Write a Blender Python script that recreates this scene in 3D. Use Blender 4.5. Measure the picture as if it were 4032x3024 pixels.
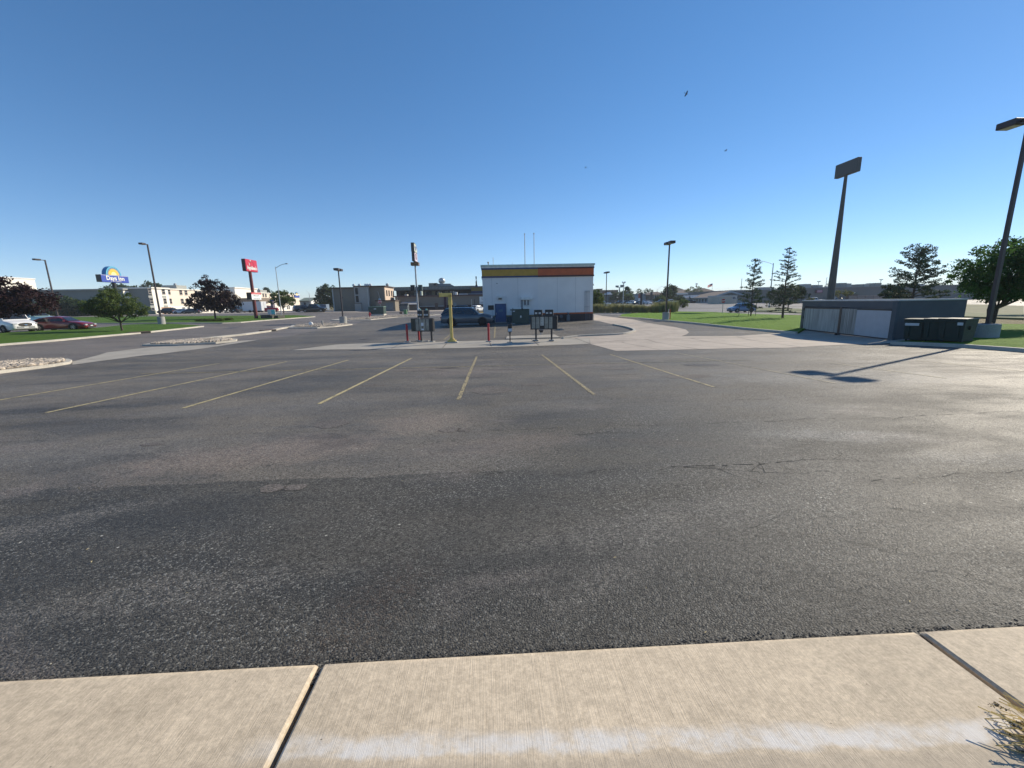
import bpy, math, random
from math import radians, sin, cos, pi, sqrt, atan, tan
from mathutils import Vector, Matrix
from mathutils.geometry import tessellate_polygon
for o in list(bpy.data.objects): bpy.data.objects.remove(o)
scn = bpy.context.scene
COL = scn.collection
R = random.Random(7)

# ---------------------------------------------------------------- camera
F = 1620.0; CH = 2.45
PSI = radians(2.86); PIT = atan(321 / F); ROL = radians(1.17)
cf = Vector((sin(PSI) * cos(PIT), cos(PSI) * cos(PIT), -sin(PIT)))
r0 = Vector((cos(PSI), -sin(PSI), 0)); u0 = r0.cross(cf)
cr = cos(ROL) * r0 - sin(ROL) * u0
cu = cos(ROL) * u0 + sin(ROL) * r0
CAMP = Vector((0, 0, CH))
cam_d = bpy.data.cameras.new('camera'); cam = bpy.data.objects.new('camera', cam_d); COL.objects.link(cam)
m = Matrix.Identity(4)
for i in range(3):
    m[i][0] = cr[i]; m[i][1] = cu[i]; m[i][2] = -cf[i]; m[i][3] = CAMP[i]
cam.matrix_world = m
cam_d.sensor_fit = 'HORIZONTAL'; cam_d.sensor_width = 36.0
cam_d.lens = 36.0 * F / 4032.0
cam_d.clip_start = 0.05; cam_d.clip_end = 9000
scn.camera = cam

# ---------------------------------------------------------------- sky, sun, exposure
SUN_EL = radians(29.0); SUN_AZ = radians(60.5)      # azimuth from +Y towards +X
w = bpy.data.worlds.new('World'); scn.world = w; w.use_nodes = True
wn = w.node_tree; wn.nodes.clear()
sky = wn.nodes.new('ShaderNodeTexSky'); sky.sky_type = 'NISHITA'; sky.sun_disc = False
sky.sun_elevation = SUN_EL; sky.sun_rotation = SUN_AZ
sky.altitude = 3000; sky.air_density = 1.0; sky.dust_density = 0.15; sky.ozone_density = 1.6
bg = wn.nodes.new('ShaderNodeBackground'); bg.inputs[1].default_value = 0.15
wo = wn.nodes.new('ShaderNodeOutputWorld')
hs = wn.nodes.new('ShaderNodeHueSaturation'); hs.inputs['Saturation'].default_value = 1.36; hs.inputs['Value'].default_value = 1.03; hs.inputs['Hue'].default_value = .497
gm = wn.nodes.new('ShaderNodeGamma'); gm.inputs[1].default_value = .80
wn.links.new(sky.outputs[0], gm.inputs[0]); wn.links.new(gm.outputs[0], hs.inputs['Color'])
ti = wn.nodes.new('ShaderNodeMix'); ti.data_type = 'RGBA'; ti.blend_type = 'MULTIPLY'; ti.inputs[0].default_value = 1; ti.inputs[7].default_value = (.98, .98, 1.06, 1)
wn.links.new(hs.outputs[0], ti.inputs[6]); wn.links.new(ti.outputs[2], bg.inputs[0]); wn.links.new(bg.outputs[0], wo.inputs[0])
sd = bpy.data.lights.new('sun', 'SUN'); sd.energy = 4.8; sd.angle = radians(0.53); sd.color = (1.0, 0.89, 0.71)
so = bpy.data.objects.new('sun', sd); COL.objects.link(so)
sv = Vector((sin(SUN_AZ) * cos(SUN_EL), cos(SUN_AZ) * cos(SUN_EL), sin(SUN_EL)))
so.rotation_mode = 'QUATERNION'; so.rotation_quaternion = sv.to_track_quat('Z', 'Y'); so.location = (40, 20, 60)
scn.view_settings.view_transform = 'Standard'; scn.view_settings.look = 'None'
scn.view_settings.exposure = 0.36; scn.view_settings.gamma = 1.0

# ---------------------------------------------------------------- terrain height
GX = [-2500, -400, -185, -165, -150, -110, -80, -60, -40, -30, -22, -10, 0, 10, 19.5, 21.5, 35, 60, 100, 200, 500, 2500]
GY = [-60, 0, 10, 23.4, 30, 43, 60, 80, 110, 135, 155, 220, 400, 1000, 4000]
#        -2500 -400 -185 -165 -150 -110  -80  -60  -40  -30  -22  -10    0   10  19.5 21.5  35   60  100  200  500 2500
GZ = [
    [2.5]*22,
    [0.9, 0.9, 0.9, .9, .9, .9, .9, .9, .82,.82,.82,.82,.82,.82,.82, .82, .85,.9, .9, .9, .9, .9],
    [1.0, 1.0, 1.0,1.0,.9,.9,.8,.7, .55,.5, .48,.47,.47,.47,.47, .50, .6, .6, .6, .6, .6, .6],
    [1.2, 1.2, 1.2,1.2,.9,.8,.7,.6, .42,.30,.10, 0,  0,  0,  0,  .15, .35,.2, .1, .2, .2, .2],
    [1.5, 1.5, 1.5,1.5,1.0,.9,.8,.7,.42,.32,.12,.07,.12,.12,.10, .18, .25,.1, -.2, 0, .2, .2],
    [2.0, 2.0, 1.8,1.6,1.2,1.0,.9,.75,.45,.38,.28,.28,.44,.46,.44,.40,.25, 0, -.3,-.1, .2, .2],
    [2.5, 2.5, 2.2,1.9,1.4,1.1,1.0,.85,.60,.42,.18,.15,.30,.35,.30,.28,.12,-.2, -.3,-.1, .2, .2],
    [3.5, 3.5, 2.8,2.3,1.6,1.2,1.1,1.0,.78,.50,.38,.30,.25,.22,.18,.15,.0, -.35,-.35, 0, .3, .3],
    [6.0, 6.0, 4.5,3.0,1.9,1.3,1.2,1.2, 1.1,.90,.85,.80,.60,.40,.30,.3, .2, .1,  .1, .2, .5, .5],
    [8.0, 8.0, 8.0,7.6,1.3,1.2,1.1,1.2, 1.2,1.1,1.1,1.0,.80,.60,.45,.45,.4, .35, .3, .3, .6, .6],
    [8.5, 8.5, 8.2,7.8,5.0,1.0,1.0,1.2, 1.3,1.3,1.3,1.2,1.0,.70,.60,.6, .5, .5,  .4, .4, .7, .7],
    [9.0, 9.0, 8.8,8.4,7.0,.60,.60,1.2, 1.5,1.5,1.5,1.4,1.2,1.0,.85,.85,.8, .7,  .6, .6, .9, .9],
    [12, 10,  9,  8,  6, 2, 2, 2, 2, 2, 2, 2, 1.8,1.7,1.6,1.6,1.6,1.6,1.6,1.6,1.8,1.8],
    [16, 12, 10, 8, 6, 3, 3, 3, 3, 3, 3, 3, 3, 3, 3, 3, 3, 3, 3, 3, 3, 3],
    [20]*22,
]
def _cell(a, v):
    lo = 0
    while lo < len(a) - 2 and v >= a[lo + 1]: lo += 1
    return lo
def g(x, y):
    i = _cell(GX, x); j = _cell(GY, y)
    s = (x - GX[i]) / (GX[i+1] - GX[i]); t = (y - GY[j]) / (GY[j+1] - GY[j])
    a, b, c, d = GZ[j][i], GZ[j][i+1], GZ[j+1][i], GZ[j+1][i+1]
    return a + s*(b-a) + t*(d-b) if s >= t else a + t*(c-a) + s*(d-c)
def _ray(px, py): return cf + (px-2016)/F*cr - (py-1512)/F*cu
def at(px, py, Y):                 # point of a photo pixel at depth Y
    d = _ray(px, py); return CAMP + d*(Y/d.y)
def G(px, py, off=0.0):            # point of a photo pixel on the terrain
    d = _ray(px, py); t = 0.3; st = 0.25; p = CAMP
    while t < 5000:
        q = CAMP + d*t
        if q.z < g(q.x, q.y) + off:
            lo, hi = t-st, t
            for _ in range(30):
                mi = (lo+hi)/2; q = CAMP + d*mi
                if q.z < g(q.x, q.y) + off: hi = mi
                else: lo = mi
            return (q.x, q.y)
        st = max(.25, t*.01); t += st
    return (p.x, p.y)
def GP(pts, off=0.0): return [G(a, b, off) for a, b in pts]

# ---------------------------------------------------------------- materials
MATS = {}
def mat(name, col, rough=.6, metal=0., var=.12, scale=3., bump=0., bscale=60., spec=.5, trans=0., stretch=None, emit=0, coat=0.):
    if name in MATS: return MATS[name]
    mt = bpy.data.materials.new(name); mt.use_nodes = True; nt = mt.node_tree
    bs = nt.nodes['Principled BSDF']
    bs.inputs['Roughness'].default_value = rough; bs.inputs['Metallic'].default_value = metal
    bs.inputs['Specular IOR Level'].default_value = spec
    if coat: bs.inputs['Coat Weight'].default_value = coat; bs.inputs['Coat Roughness'].default_value = .08
    tc = nt.nodes.new('ShaderNodeTexCoord'); mp = nt.nodes.new('ShaderNodeMapping')
    nt.links.new(tc.outputs['Object'], mp.inputs[0])
    if stretch: mp.inputs['Scale'].default_value = stretch
    no = nt.nodes.new('ShaderNodeTexNoise'); no.inputs['Scale'].default_value = scale; no.inputs['Detail'].default_value = 6
    nt.links.new(mp.outputs[0], no.inputs['Vector'])
    rp = nt.nodes.new('ShaderNodeMapRange'); rp.inputs[1].default_value = .3; rp.inputs[2].default_value = .7
    rp.inputs[3].default_value = 1-var; rp.inputs[4].default_value = 1+var
    nt.links.new(no.outputs[0], rp.inputs[0])
    mx = nt.nodes.new('ShaderNodeVectorMath'); mx.operation = 'SCALE'; mx.inputs[0].default_value = col[:3]
    nt.links.new(rp.outputs[0], mx.inputs['Scale']); nt.links.new(mx.outputs[0], bs.inputs['Base Color'])
    if bump:
        n2 = nt.nodes.new('ShaderNodeTexNoise'); n2.inputs['Scale'].default_value = bscale; n2.inputs['Detail'].default_value = 4
        nt.links.new(mp.outputs[0], n2.inputs['Vector'])
        bp = nt.nodes.new('ShaderNodeBump'); bp.inputs['Strength'].default_value = bump; bp.inputs['Distance'].default_value = .02
        nt.links.new(n2.outputs[0], bp.inputs['Height']); nt.links.new(bp.outputs[0], bs.inputs['Normal'])
    if trans:
        out = nt.nodes['Material Output']; tr = nt.nodes.new('ShaderNodeBsdfTranslucent'); ms = nt.nodes.new('ShaderNodeMixShader')
        ms.inputs[0].default_value = trans; nt.links.new(mx.outputs[0], tr.inputs[0])
        nt.links.new(bs.outputs[0], ms.inputs[1]); nt.links.new(tr.outputs[0], ms.inputs[2]); nt.links.new(ms.outputs[0], out.inputs[0])
    MATS[name] = mt; return mt

class NT:                          # tiny node helper
    def __init__(s, name, rough=.6, spec=.5):
        s.m = bpy.data.materials.new(name); s.m.use_nodes = True; s.t = s.m.node_tree; s.b = s.t.nodes['Principled BSDF']
        s.b.inputs['Roughness'].default_value = rough; s.b.inputs['Specular IOR Level'].default_value = spec
        s.c = s.t.nodes.new('ShaderNodeTexCoord').outputs['Object']
    def n(s, ty, **k):
        q = s.t.nodes.new(ty)
        for a, b in k.items(): setattr(q, a, b)
        return q
    def l(s, a, b): s.t.links.new(a, b)
    def map(s, sc, loc=(0,0,0), rot=0):
        q = s.n('ShaderNodeMapping'); q.inputs['Scale'].default_value = sc; q.inputs['Location'].default_value = loc
        q.inputs['Rotation'].default_value = (0,0,rot); s.l(s.c, q.inputs[0]); return q.outputs[0]
    def noise(s, sc, det=5, vec=None, rough=.55, dist=0):
        q = s.n('ShaderNodeTexNoise'); q.inputs['Scale'].default_value = sc; q.inputs['Detail'].default_value = det
        q.inputs['Roughness'].default_value = rough; q.inputs['Distortion'].default_value = dist
        s.l(vec or s.c, q.inputs['Vector']); return q.outputs[0]
    def vor(s, sc, feat='F1', vec=None):
        q = s.n('ShaderNodeTexVoronoi', feature=feat); q.inputs['Scale'].default_value = sc; s.l(vec or s.c, q.inputs['Vector']); return q
    def rng(s, v, a, b, c=0., d=1.):
        q = s.n('ShaderNodeMapRange'); q.interpolation_type = 'SMOOTHSTEP'
        for i, x in enumerate((a, b, c, d)): q.inputs[i+1].default_value = x
        s.l(v, q.inputs[0]); return q.outputs[0]
    def math(s, op, a, b=None):
        q = s.n('ShaderNodeMath', operation=op)
        for i, v in enumerate((a, b)):
            if v is None: continue
            if isinstance(v, (int, float)): q.inputs[i].default_value = v
            else: s.l(v, q.inputs[i])
        return q.outputs[0]
    def mix(s, f, a, b, blend='MIX'):
        q = s.n('ShaderNodeMix', data_type='RGBA', blend_type=blend)
        for i, v in ((0, f), (6, a), (7, b)):
            if isinstance(v, (int, float)): q.inputs[i].default_value = v
            elif isinstance(v, tuple): q.inputs[i].default_value = (*v, 1)
            else: s.l(v, q.inputs[i])
        return q.outputs[2]
    def bump(s, h, st, dist=.01):
        q = s.n('ShaderNodeBump'); q.inputs['Strength'].default_value = st; q.inputs['Distance'].default_value = dist
        s.l(h, q.inputs['Height']); s.l(q.outputs[0], s.b.inputs['Normal']); return q
    def color(s, v): s.l(v, s.b.inputs['Base Color'])

_pk = (.25, .20, .168); _gr = (.20, .185, .165); _bk = (.030, .029, .028); _wh = (.26, .26, .255); _br = (.07, .05, .036)
WEAR = [(-3.0, 5.1, 1.9, .75, .35, .62, _pk), (-5.6, 5.6, 2.2, .8, .2, .5, _gr), (-1.1, 6.4, 1.0, .8, 0, .5, _pk), (-3.9, 3.25, 1.5, .22, .55, .55, _gr), (-4.2, 8.0, 3.2, .55, .1, .4, _gr), (-9.5, 8.4, 2.6, .35, .12, .75, _bk), (-7, 7.2, 1.8, .3, .1, .5, _bk),
        (.2, 5.1, 1.2, .5, .2, .35, _pk), (.9, 7.3, 1.6, .6, .1, .35, _gr), (-.6, 12.6, 2.0, 1.0, .3, .4, _pk), (3.2, 13.5, 1.8, .7, 0, .4, _pk), (.9, 2.8, .8, .3, .1, .5, _gr), (-2.0, 2.35, 1.1, .22, .15, .42, _gr), (-.7, 2.15, .5, .28, 1.2, .55, _br), (.75, 2.3, .55, .14, .6, .42, _gr),
        (4.6, 4.9, 1.2, .35, -.2, .5, _wh), (5.8, 3.9, 1.5, .35, -.1, .4, _wh), (3.3, 3.9, 1.5, .5, 0, .3, _gr), (2.2, 4.9, .9, .22, -.3, .45, _br), (1.9, 3.1, .8, .3, .2, .35, _gr), (8.5, 9.5, 3.5, 1.2, -.1, .4, _wh), (6, 15.5, 3, .9, 0, .35, _gr), (-6.2, 12.2, 3, .6, .1, .4, _bk), (-2.6, 16, 2.4, .8, 0, .35, _gr), (2, 10.6, 2.2, .6, .1, .3, _bk), (-13, 11.5, 3, .7, .2, .4, _gr), (-.3, 3.35, .7, .3, 0, .4, _bk), (1.6, 2.1, .9, .2, 0, .45, _bk)]
def asphalt(name, dark, light, speck=1., pink=1., seam=True, rough=.78):
    t = NT(name, rough, .34)
    big = t.noise(.16, 5, t.map((.55, 1.5, 1)), .6, .6)
    med = t.noise(.9, 6, t.map((.6, 1.3, 1), (7, 3, 0)), .62, .3)
    f = t.rng(t.math('ADD', t.math('MULTIPLY', big, .6), t.math('MULTIPLY', med, .4)), .38, .62)
    c = t.mix(f, dark, light)
    vw = t.vor(80., 'F1', t.map((1, 1, 1), (31, 17, 0))); cw = t.n('ShaderNodeSeparateColor'); t.l(vw.outputs['Color'], cw.inputs[0])
    if seam:                       # paving seam: the pass beyond it is older, greyer and more worn
        sp = t.n('ShaderNodeSeparateXYZ'); t.l(t.c, sp.inputs[0]); wob = t.noise(1.3, 5)
        yy = t.math('ADD', sp.outputs[1], t.math('MULTIPLY', wob, .16))
        s1 = t.rng(yy, 4.22, 4.27); lx = t.rng(sp.outputs[0], 1.5, -1.2)
        older = t.mix(1., c, (1.42, 1.40, 1.38), 'MULTIPLY'); newer = t.mix(1., c, (.72, .74, .75), 'MULTIPLY')
        c = t.mix(t.math('MAXIMUM', t.math('MULTIPLY', s1, lx), t.rng(yy, 4.5, 9.5, 0, .85)), newer, older)
        for (cx, cy, rx, ry, rot, st, colr) in WEAR:
            q = t.n('ShaderNodeMapping'); q.vector_type = 'TEXTURE'; q.inputs['Location'].default_value = (cx, cy, 0); q.inputs['Rotation'].default_value = (0, 0, rot); q.inputs['Scale'].default_value = (rx, ry, 1000); t.l(t.c, q.inputs[0])
            ln = t.n('ShaderNodeVectorMath', operation='LENGTH'); t.l(q.outputs[0], ln.inputs[0])
            dd = t.math('ADD', ln.outputs['Value'], t.math('MULTIPLY', t.math('SUBTRACT', t.noise(2.6, 8, None, .75), .5), 2.3))
            m0 = t.rng(dd, 1.15, .35)
            gr_ = t.rng(cw.outputs[0], .45, .75, .12 if cy < 4.1 else .55, 1.0)
            c = t.mix(t.math('MULTIPLY', t.math('MULTIPLY', m0, st*(1.15 if cy < 4.1 else 1.1)), gr_), c, colr)
    pk = t.rng(t.noise(.75, 4, t.map((.7, 1.2, 1), (3.3, 1.7, 0)), .5, .4), .63, .72)
    c = t.mix(t.math('MULTIPLY', pk, .55*pink), c, (.19, .165, .15))
    br = t.rng(t.noise(.5, 3, t.map((.8, 1.1, 1), (13, 31, 0))), .66, .75)
    c = t.mix(t.math('MULTIPLY', br, .5*pink), c, (.055, .042, .034))
    v = t.vor(95.); cc = t.n('ShaderNodeSeparateColor'); t.l(v.outputs['Color'], cc.inputs[0])
    c = t.mix(1., c, t.mix(cc.outputs[0], (.42, .42, .42), (1.62, 1.60, 1.55)), 'MULTIPLY')
    ve = t.vor(70., 'DISTANCE_TO_EDGE', t.map((1, 1, 1), (2, 7, 0))); pit = t.math('MULTIPLY', t.rng(ve.outputs['Distance'], .10, .0), t.rng(t.noise(30, 3), .45, .6))
    c = t.mix(t.math('MULTIPLY', pit, .7), c, (.012, .012, .012))
    worn = t.rng(t.noise(.8, 5, t.map((1, 1, 1), (40, 2, 0)), .6), .42, .66)
    sp2 = t.rng(cc.outputs[1], .86, .93)
    c = t.mix(t.math('MULTIPLY', t.math('MULTIPLY', sp2, t.math('ADD', .4, t.math('MULTIPLY', worn, .6))), .62*speck), c, (.36, .35, .31))
    v3 = t.vor(14.); c3 = t.n('ShaderNodeSeparateColor'); t.l(v3.outputs['Color'], c3.inputs[0])
    dot = t.math('MULTIPLY', t.rng(v3.outputs['Distance'], .16, .1), t.rng(c3.outputs[2], .985, .99))
    c = t.mix(dot, c, (.5, .48, .42))
    dn = t.n('ShaderNodeVectorMath', operation='ADD'); nz = t.n('ShaderNodeTexNoise'); nz.inputs['Scale'].default_value = 5.; nz.inputs['Detail'].default_value = 5; t.l(t.c, nz.inputs['Vector']); nsc = t.n('ShaderNodeVectorMath', operation='SCALE'); nsc.inputs['Scale'].default_value = .16; t.l(nz.outputs['Color'], nsc.inputs[0]); t.l(t.c, dn.inputs[0]); t.l(nsc.outputs[0], dn.inputs[1])
    sc = t.vor(4.2, 'DISTANCE_TO_EDGE', dn.outputs[0])
    hair = t.math('MULTIPLY', t.rng(sc.outputs['Distance'], .020, .004), t.rng(t.noise(1.6, 4, t.map((1,1,1),(9,60,0)), .7), .50, .60))
    c = t.mix(t.math('MULTIPLY', hair, .6), c, (.015, .015, .015))
    t.color(c)
    h = t.math('ADD', t.math('MULTIPLY', v.outputs['Distance'], -1.2), t.math('MULTIPLY', t.noise(240, 3), .6))
    t.bump(t.math('SUBTRACT', h, pit), .8, .006)
    t.l(t.rng(med, .35, .7, rough-.07, rough+.1), t.b.inputs['Roughness'])
    return t.m

def concrete(name, col, warm=None, broom=False, rough=.8):
    t = NT(name, rough, .4)
    n1 = t.rng(t.noise(.8, 6), .3, .7); n2 = t.noise(22, 5)
    c = t.mix(n1, tuple(a*.86 for a in col), tuple(a*1.08 for a in col))
    c = t.mix(1., c, t.mix(t.rng(n2, .3, .7), (.88, .88, .88), (1.08, 1.08, 1.08)), 'MULTIPLY')
    st = t.rng(t.noise(1.7, 4, t.map((1, 1, 1), (9, 4, 0))), .58, .72)
    c = t.mix(t.math('MULTIPLY', st, .35), c, tuple(a*.62 for a in (warm or col)))
    if broom:
        bm = t.noise(1., 4, t.map((260, 4, 1), rot=radians(3))); 
        c = t.mix(1., c, t.mix(t.rng(bm, .3, .7), (.92, .92, .915), (1.055, 1.055, 1.05)), 'MULTIPLY')
        fine = t.noise(60, 6, None, .7); c = t.mix(1., c, t.mix(t.rng(fine, .3, .7), (.84,.84,.83), (1.12,1.12,1.12)), 'MULTIPLY')
        sp = t.n('ShaderNodeSeparateXYZ'); t.l(t.c, sp.inputs[0])
        yy = t.math('ADD', t.math('ADD', sp.outputs[1], t.math('MULTIPLY', sp.outputs[0], .048)), t.math('MULTIPLY', t.math('SUBTRACT', t.noise(4.5, 8, None, .65), .5), .13))
        band = t.math('MULTIPLY', t.rng(yy, 1.222, 1.25), t.rng(yy, 1.345, 1.285))
        band = t.math('MULTIPLY', band, t.rng(sp.outputs[0], -1.1, -.6))
        c = t.mix(t.math('MULTIPLY', band, t.rng(t.noise(7, 7, None, .7), .35, .62, .15, .85)), c, (.66, .64, .61))
        lower = t.rng(yy, 1.235, 1.19); c = t.mix(t.math('MULTIPLY', lower, .4), c, (.33, .28, .22))
        pit = t.vor(34.); cp = t.n('ShaderNodeSeparateColor'); t.l(pit.outputs['Color'], cp.inputs[0])
        c = t.mix(t.math('MULTIPLY', t.rng(pit.outputs['Distance'], .12, .06), t.rng(cp.outputs[0], .975, .985)), c, (.1, .08, .06))
        t.bump(t.math('ADD', bm, t.math('MULTIPLY', fine, .7)), .45, .004)
    else:
        t.bump(n2, .2, .01)
    t.color(c); return t.m

def grassmat(name, a, b, c3):
    t = NT(name, .9, .15)
    n1 = t.rng(t.noise(.35, 5, t.map((1, 1.6, 1))), .3, .7); n2 = t.rng(t.noise(3.5, 5), .35, .65); n3 = t.noise(45, 4)
    c = t.mix(n1, a, b); c = t.mix(t.math('MULTIPLY', n2, .5), c, c3)
    c = t.mix(1., c, t.mix(t.rng(n3, .3, .7), (.55, .55, .5), (1.4, 1.4, 1.3)), 'MULTIPLY')
    t.color(c); t.bump(t.math('ADD', n3, t.noise(14, 3)), 1., .06); return t.m

A_LOT = asphalt('lot_asphalt', (.060, .056, .050), (.118, .107, .092), rough=.66)
A_ROAD = asphalt('road_asphalt', (.135, .119, .108), (.20, .178, .16), .5, .2, False, .65)
A_FAR = asphalt('far_asphalt', (.17, .16, .155), (.25, .24, .23), .3, .2, False, .7)
C_WALK = concrete('walk_concrete', (.56, .465, .345), (.47, .38, .27), True)
C_PAN = concrete('pan_concrete', (.37, .34, .29), (.30, .25, .20))
C_APR = concrete('apron_concrete', (.42, .36, .30), (.33, .26, .21))
C_KERB = concrete('kerb_concrete', (.48, .45, .39))
C_BASE = concrete('base_concrete', (.33, .33, .31))
GR = grassmat('lawn_grass', (.085, .19, .012), (.12, .24, .02), (.17, .26, .035))
GRL = grassmat('lawn_grass_left', (.055, .125, .016), (.075, .15, .02), (.10, .165, .03))
DRY = grassmat('dry_earth', (.20, .165, .10), (.26, .21, .13), (.15, .15, .075))
YEL = mat('worn_yellow', (.40, .30, .10), .8, var=.3, scale=30)
def paint_line(name, col, keep=.45):
    t = NT(name, .7, .3); v = t.vor(60.); cc = t.n('ShaderNodeSeparateColor'); t.l(v.outputs['Color'], cc.inputs[0])
    f = t.math('MULTIPLY', t.rng(t.math('ADD', t.math('MULTIPLY', cc.outputs[0], .5), t.noise(6, 5)), keep+.1, keep+.32), .92)
    t.color(t.mix(f, (.07, .067, .062), col)); t.bump(v.outputs['Distance'], .5, .005); return t.m
P_YEL = paint_line('stripe_yellow', (.40, .33, .18), .46); P_PALE = paint_line('stripe_pale', (.36, .32, .22), .5)
BLACK = mat('black_paint', (.018, .018, .02), .45)
DARKB = mat('dark_bronze', (.045, .033, .032), .45)
WHITE = mat('white_paint', (.72, .72, .70), .6, var=.05)
CHROME = mat('chrome', (.6, .6, .62), .15, 1.)
STEEL = mat('galvanised_steel', (.38, .39, .40), .5, .6)
GLASS = mat('dark_glass', (.015, .018, .02), .06, 0, var=.02, spec=.9)
TYRE = mat('tyre_rubber', (.014, .014, .014), .85)
RED = mat('red_paint', (.38, .02, .025), .5)
YELP = mat('yellow_pole', (.62, .47, .14), .55, var=.15, scale=5)

# ---------------------------------------------------------------- mesh helper
class MB:
    def __init__(s): s.v = []; s.f = []; s.mi = []; s.k = 0
    def face(s, pts):
        n = len(s.v); s.v += [tuple(p) for p in pts]; s.f.append(tuple(range(n, n+len(pts)))); s.mi.append(s.k); return s
    def raw(s, vs, fs):
        n = len(s.v); s.v += [tuple(p) for p in vs]
        for q in fs: s.f.append(tuple(n+i for i in q)); s.mi.append(s.k)
        return s
    def box(s, x0, x1, y0, y1, z0, z1, bev=0):
        if bev > 0:
            b = bev; vs = []
            lv = [(z0, b), (z0+b, 0), (z1-b, 0), (z1, b)]
            for z, i in lv:
                for x, y in ((x0+i, y0+b), (x0+b, y0+i), (x1-b, y0+i), (x1-i, y0+b), (x1-i, y1-b), (x1-b, y1-i), (x0+b, y1-i), (x0+i, y1-b)):
                    if i: x = min(max(x, x0+b), x1-b); y = min(max(y, y0+b), y1-b)
                    vs.append((x, y, z))
            fs = [tuple(reversed(range(8))), tuple(range(24, 32))]
            for l in range(3):
                for i in range(8):
                    j = (i+1) % 8; fs.append((l*8+i, l*8+j, l*8+8+j, l*8+8+i))
            return s.raw(vs, fs)
        return s.raw([(x0,y0,z0),(x1,y0,z0),(x1,y1,z0),(x0,y1,z0),(x0,y0,z1),(x1,y0,z1),(x1,y1,z1),(x0,y1,z1)],
                     [(3,2,1,0),(4,5,6,7),(0,1,5,4),(1,2,6,5),(2,3,7,6),(3,0,4,7)])
    def cyl(s, a, b, r0, r1=None, n=12, caps=True):
        a = Vector(a); b = Vector(b); r1 = r0 if r1 is None else r1
        d = (b-a).normalized(); q = Vector((0,0,1)) if abs(d.z) < .9 else Vector((1,0,0))
        x = d.cross(q).normalized(); y = d.cross(x)
        vs = [a+(x*cos(2*pi*i/n)+y*sin(2*pi*i/n))*r0 for i in range(n)]+[b+(x*cos(2*pi*i/n)+y*sin(2*pi*i/n))*r1 for i in range(n)]
        fs = [(i, n+i, n+(i+1) % n, (i+1) % n) for i in range(n)]
        if caps: fs += [tuple(range(n)), tuple(reversed(range(n, 2*n)))]
        return s.raw(vs, fs)
    def tube(s, pts, r, n=8):
        for a, b in zip(pts, pts[1:]): s.cyl(a, b, r, r, n)
        return s
    def prism(s, poly, z0, z1):
        n = len(poly)
        ar = sum(poly[i][0]*poly[(i+1) % n][1]-poly[(i+1) % n][0]*poly[i][1] for i in range(n))
        if ar < 0: poly = poly[::-1]
        vs = [(x, y, z0) for x, y in poly]+[(x, y, z1) for x, y in poly]
        return s.raw(vs, [tuple(reversed(range(n))), tuple(range(n, 2*n))]+[(i, (i+1) % n, n+(i+1) % n, n+i) for i in range(n)])
    def ball(s, c, r, sx=1, sy=1, sz=1, n=8, m=5):
        vs = [(c[0], c[1], c[2]-r*sz)]
        for j in range(1, m):
            ph = -pi/2+pi*j/m
            for i in range(n):
                th = 2*pi*i/n; vs.append((c[0]+r*sx*cos(ph)*cos(th), c[1]+r*sy*cos(ph)*sin(th), c[2]+r*sz*sin(ph)))
        vs.append((c[0], c[1], c[2]+r*sz)); e = len(vs)-1; fs = []
        for i in range(n):
            fs.append((0, 1+(i+1) % n, 1+i)); fs.append((e, e-n+i, e-n+(i+1) % n))
            for j in range(m-2):
                a = 1+j*n; fs.append((a+i, a+(i+1) % n, a+n+(i+1) % n, a+n+i))
        return s.raw(vs, fs)
    def xf(s, mtx):
        s.v = [tuple(mtx @ Vector(p)) for p in s.v]; return s
    def build(s, name, mats, parent=None, smooth=False, label=None):
        me = bpy.data.meshes.new(name); me.from_pydata(s.v, [], s.f)
        for q in (mats if isinstance(mats, (list, tuple)) else [mats]): me.materials.append(q)
        if any(s.mi): me.polygons.foreach_set('material_index', s.mi)
        if smooth: me.polygons.foreach_set('use_smooth', [True]*len(me.polygons))
        me.update()
        if smooth and smooth != 'all': me.set_sharp_from_angle(angle=radians(40))
        o = bpy.data.objects.new(name, me); COL.objects.link(o)
        if parent: o.parent = parent
        if label: o['label'] = label
        return o
def tag(o, label=None, cat=None, group=None, kind=None):
    for k, v in (('label', label), ('category', cat), ('group', group), ('kind', kind)):
        if v: o[k] = v
    return o
def thing(name, label, cat, loc=(0,0,0), rz=0, group=None):
    o = bpy.data.objects.new(name, None); o.empty_display_size = .3; COL.objects.link(o)
    o.location = loc; o.rotation_euler = (0, 0, rz); return tag(o, label, cat, group)
KIDS = lambda o: [c for c in bpy.data.objects if c.parent == o]
def copy_tree(o, loc=None, rz=None, label=None, parent=None):
    c = o.copy(); COL.objects.link(c); c.parent = parent
    if loc is not None: c.location = loc
    if rz is not None: c.rotation_euler = (0, 0, rz)
    if label: c['label'] = label
    for k in KIDS(o): copy_tree(k, parent=c)
    return c
def gp(x, y, off=0.): return (x, y, g(x, y)+off)
def gl(px, py, off=0.):
    x, y = G(px, py); return (x, y, g(x, y)+off)
def text(name, s, size, mt, parent, M4, ext=.01, sx=1., bold=0., align='CENTER'):
    cu_ = bpy.data.curves.new(name, 'FONT'); cu_.body = s; cu_.size = size; cu_.extrude = ext; cu_.offset = bold
    cu_.align_x = align; cu_.align_y = 'CENTER'; cu_.resolution_u = 3
    o = bpy.data.objects.new(name, cu_); COL.objects.link(o)
    dg = bpy.context.evaluated_depsgraph_get(); me = bpy.data.meshes.new_from_object(o.evaluated_get(dg))
    bpy.data.objects.remove(o); me.transform(M4 @ Matrix.Diagonal((sx, 1, 1, 1))); me.materials.clear(); me.materials.append(mt)
    q = bpy.data.objects.new(name, me); COL.objects.link(q); q.parent = parent; return q
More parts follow.
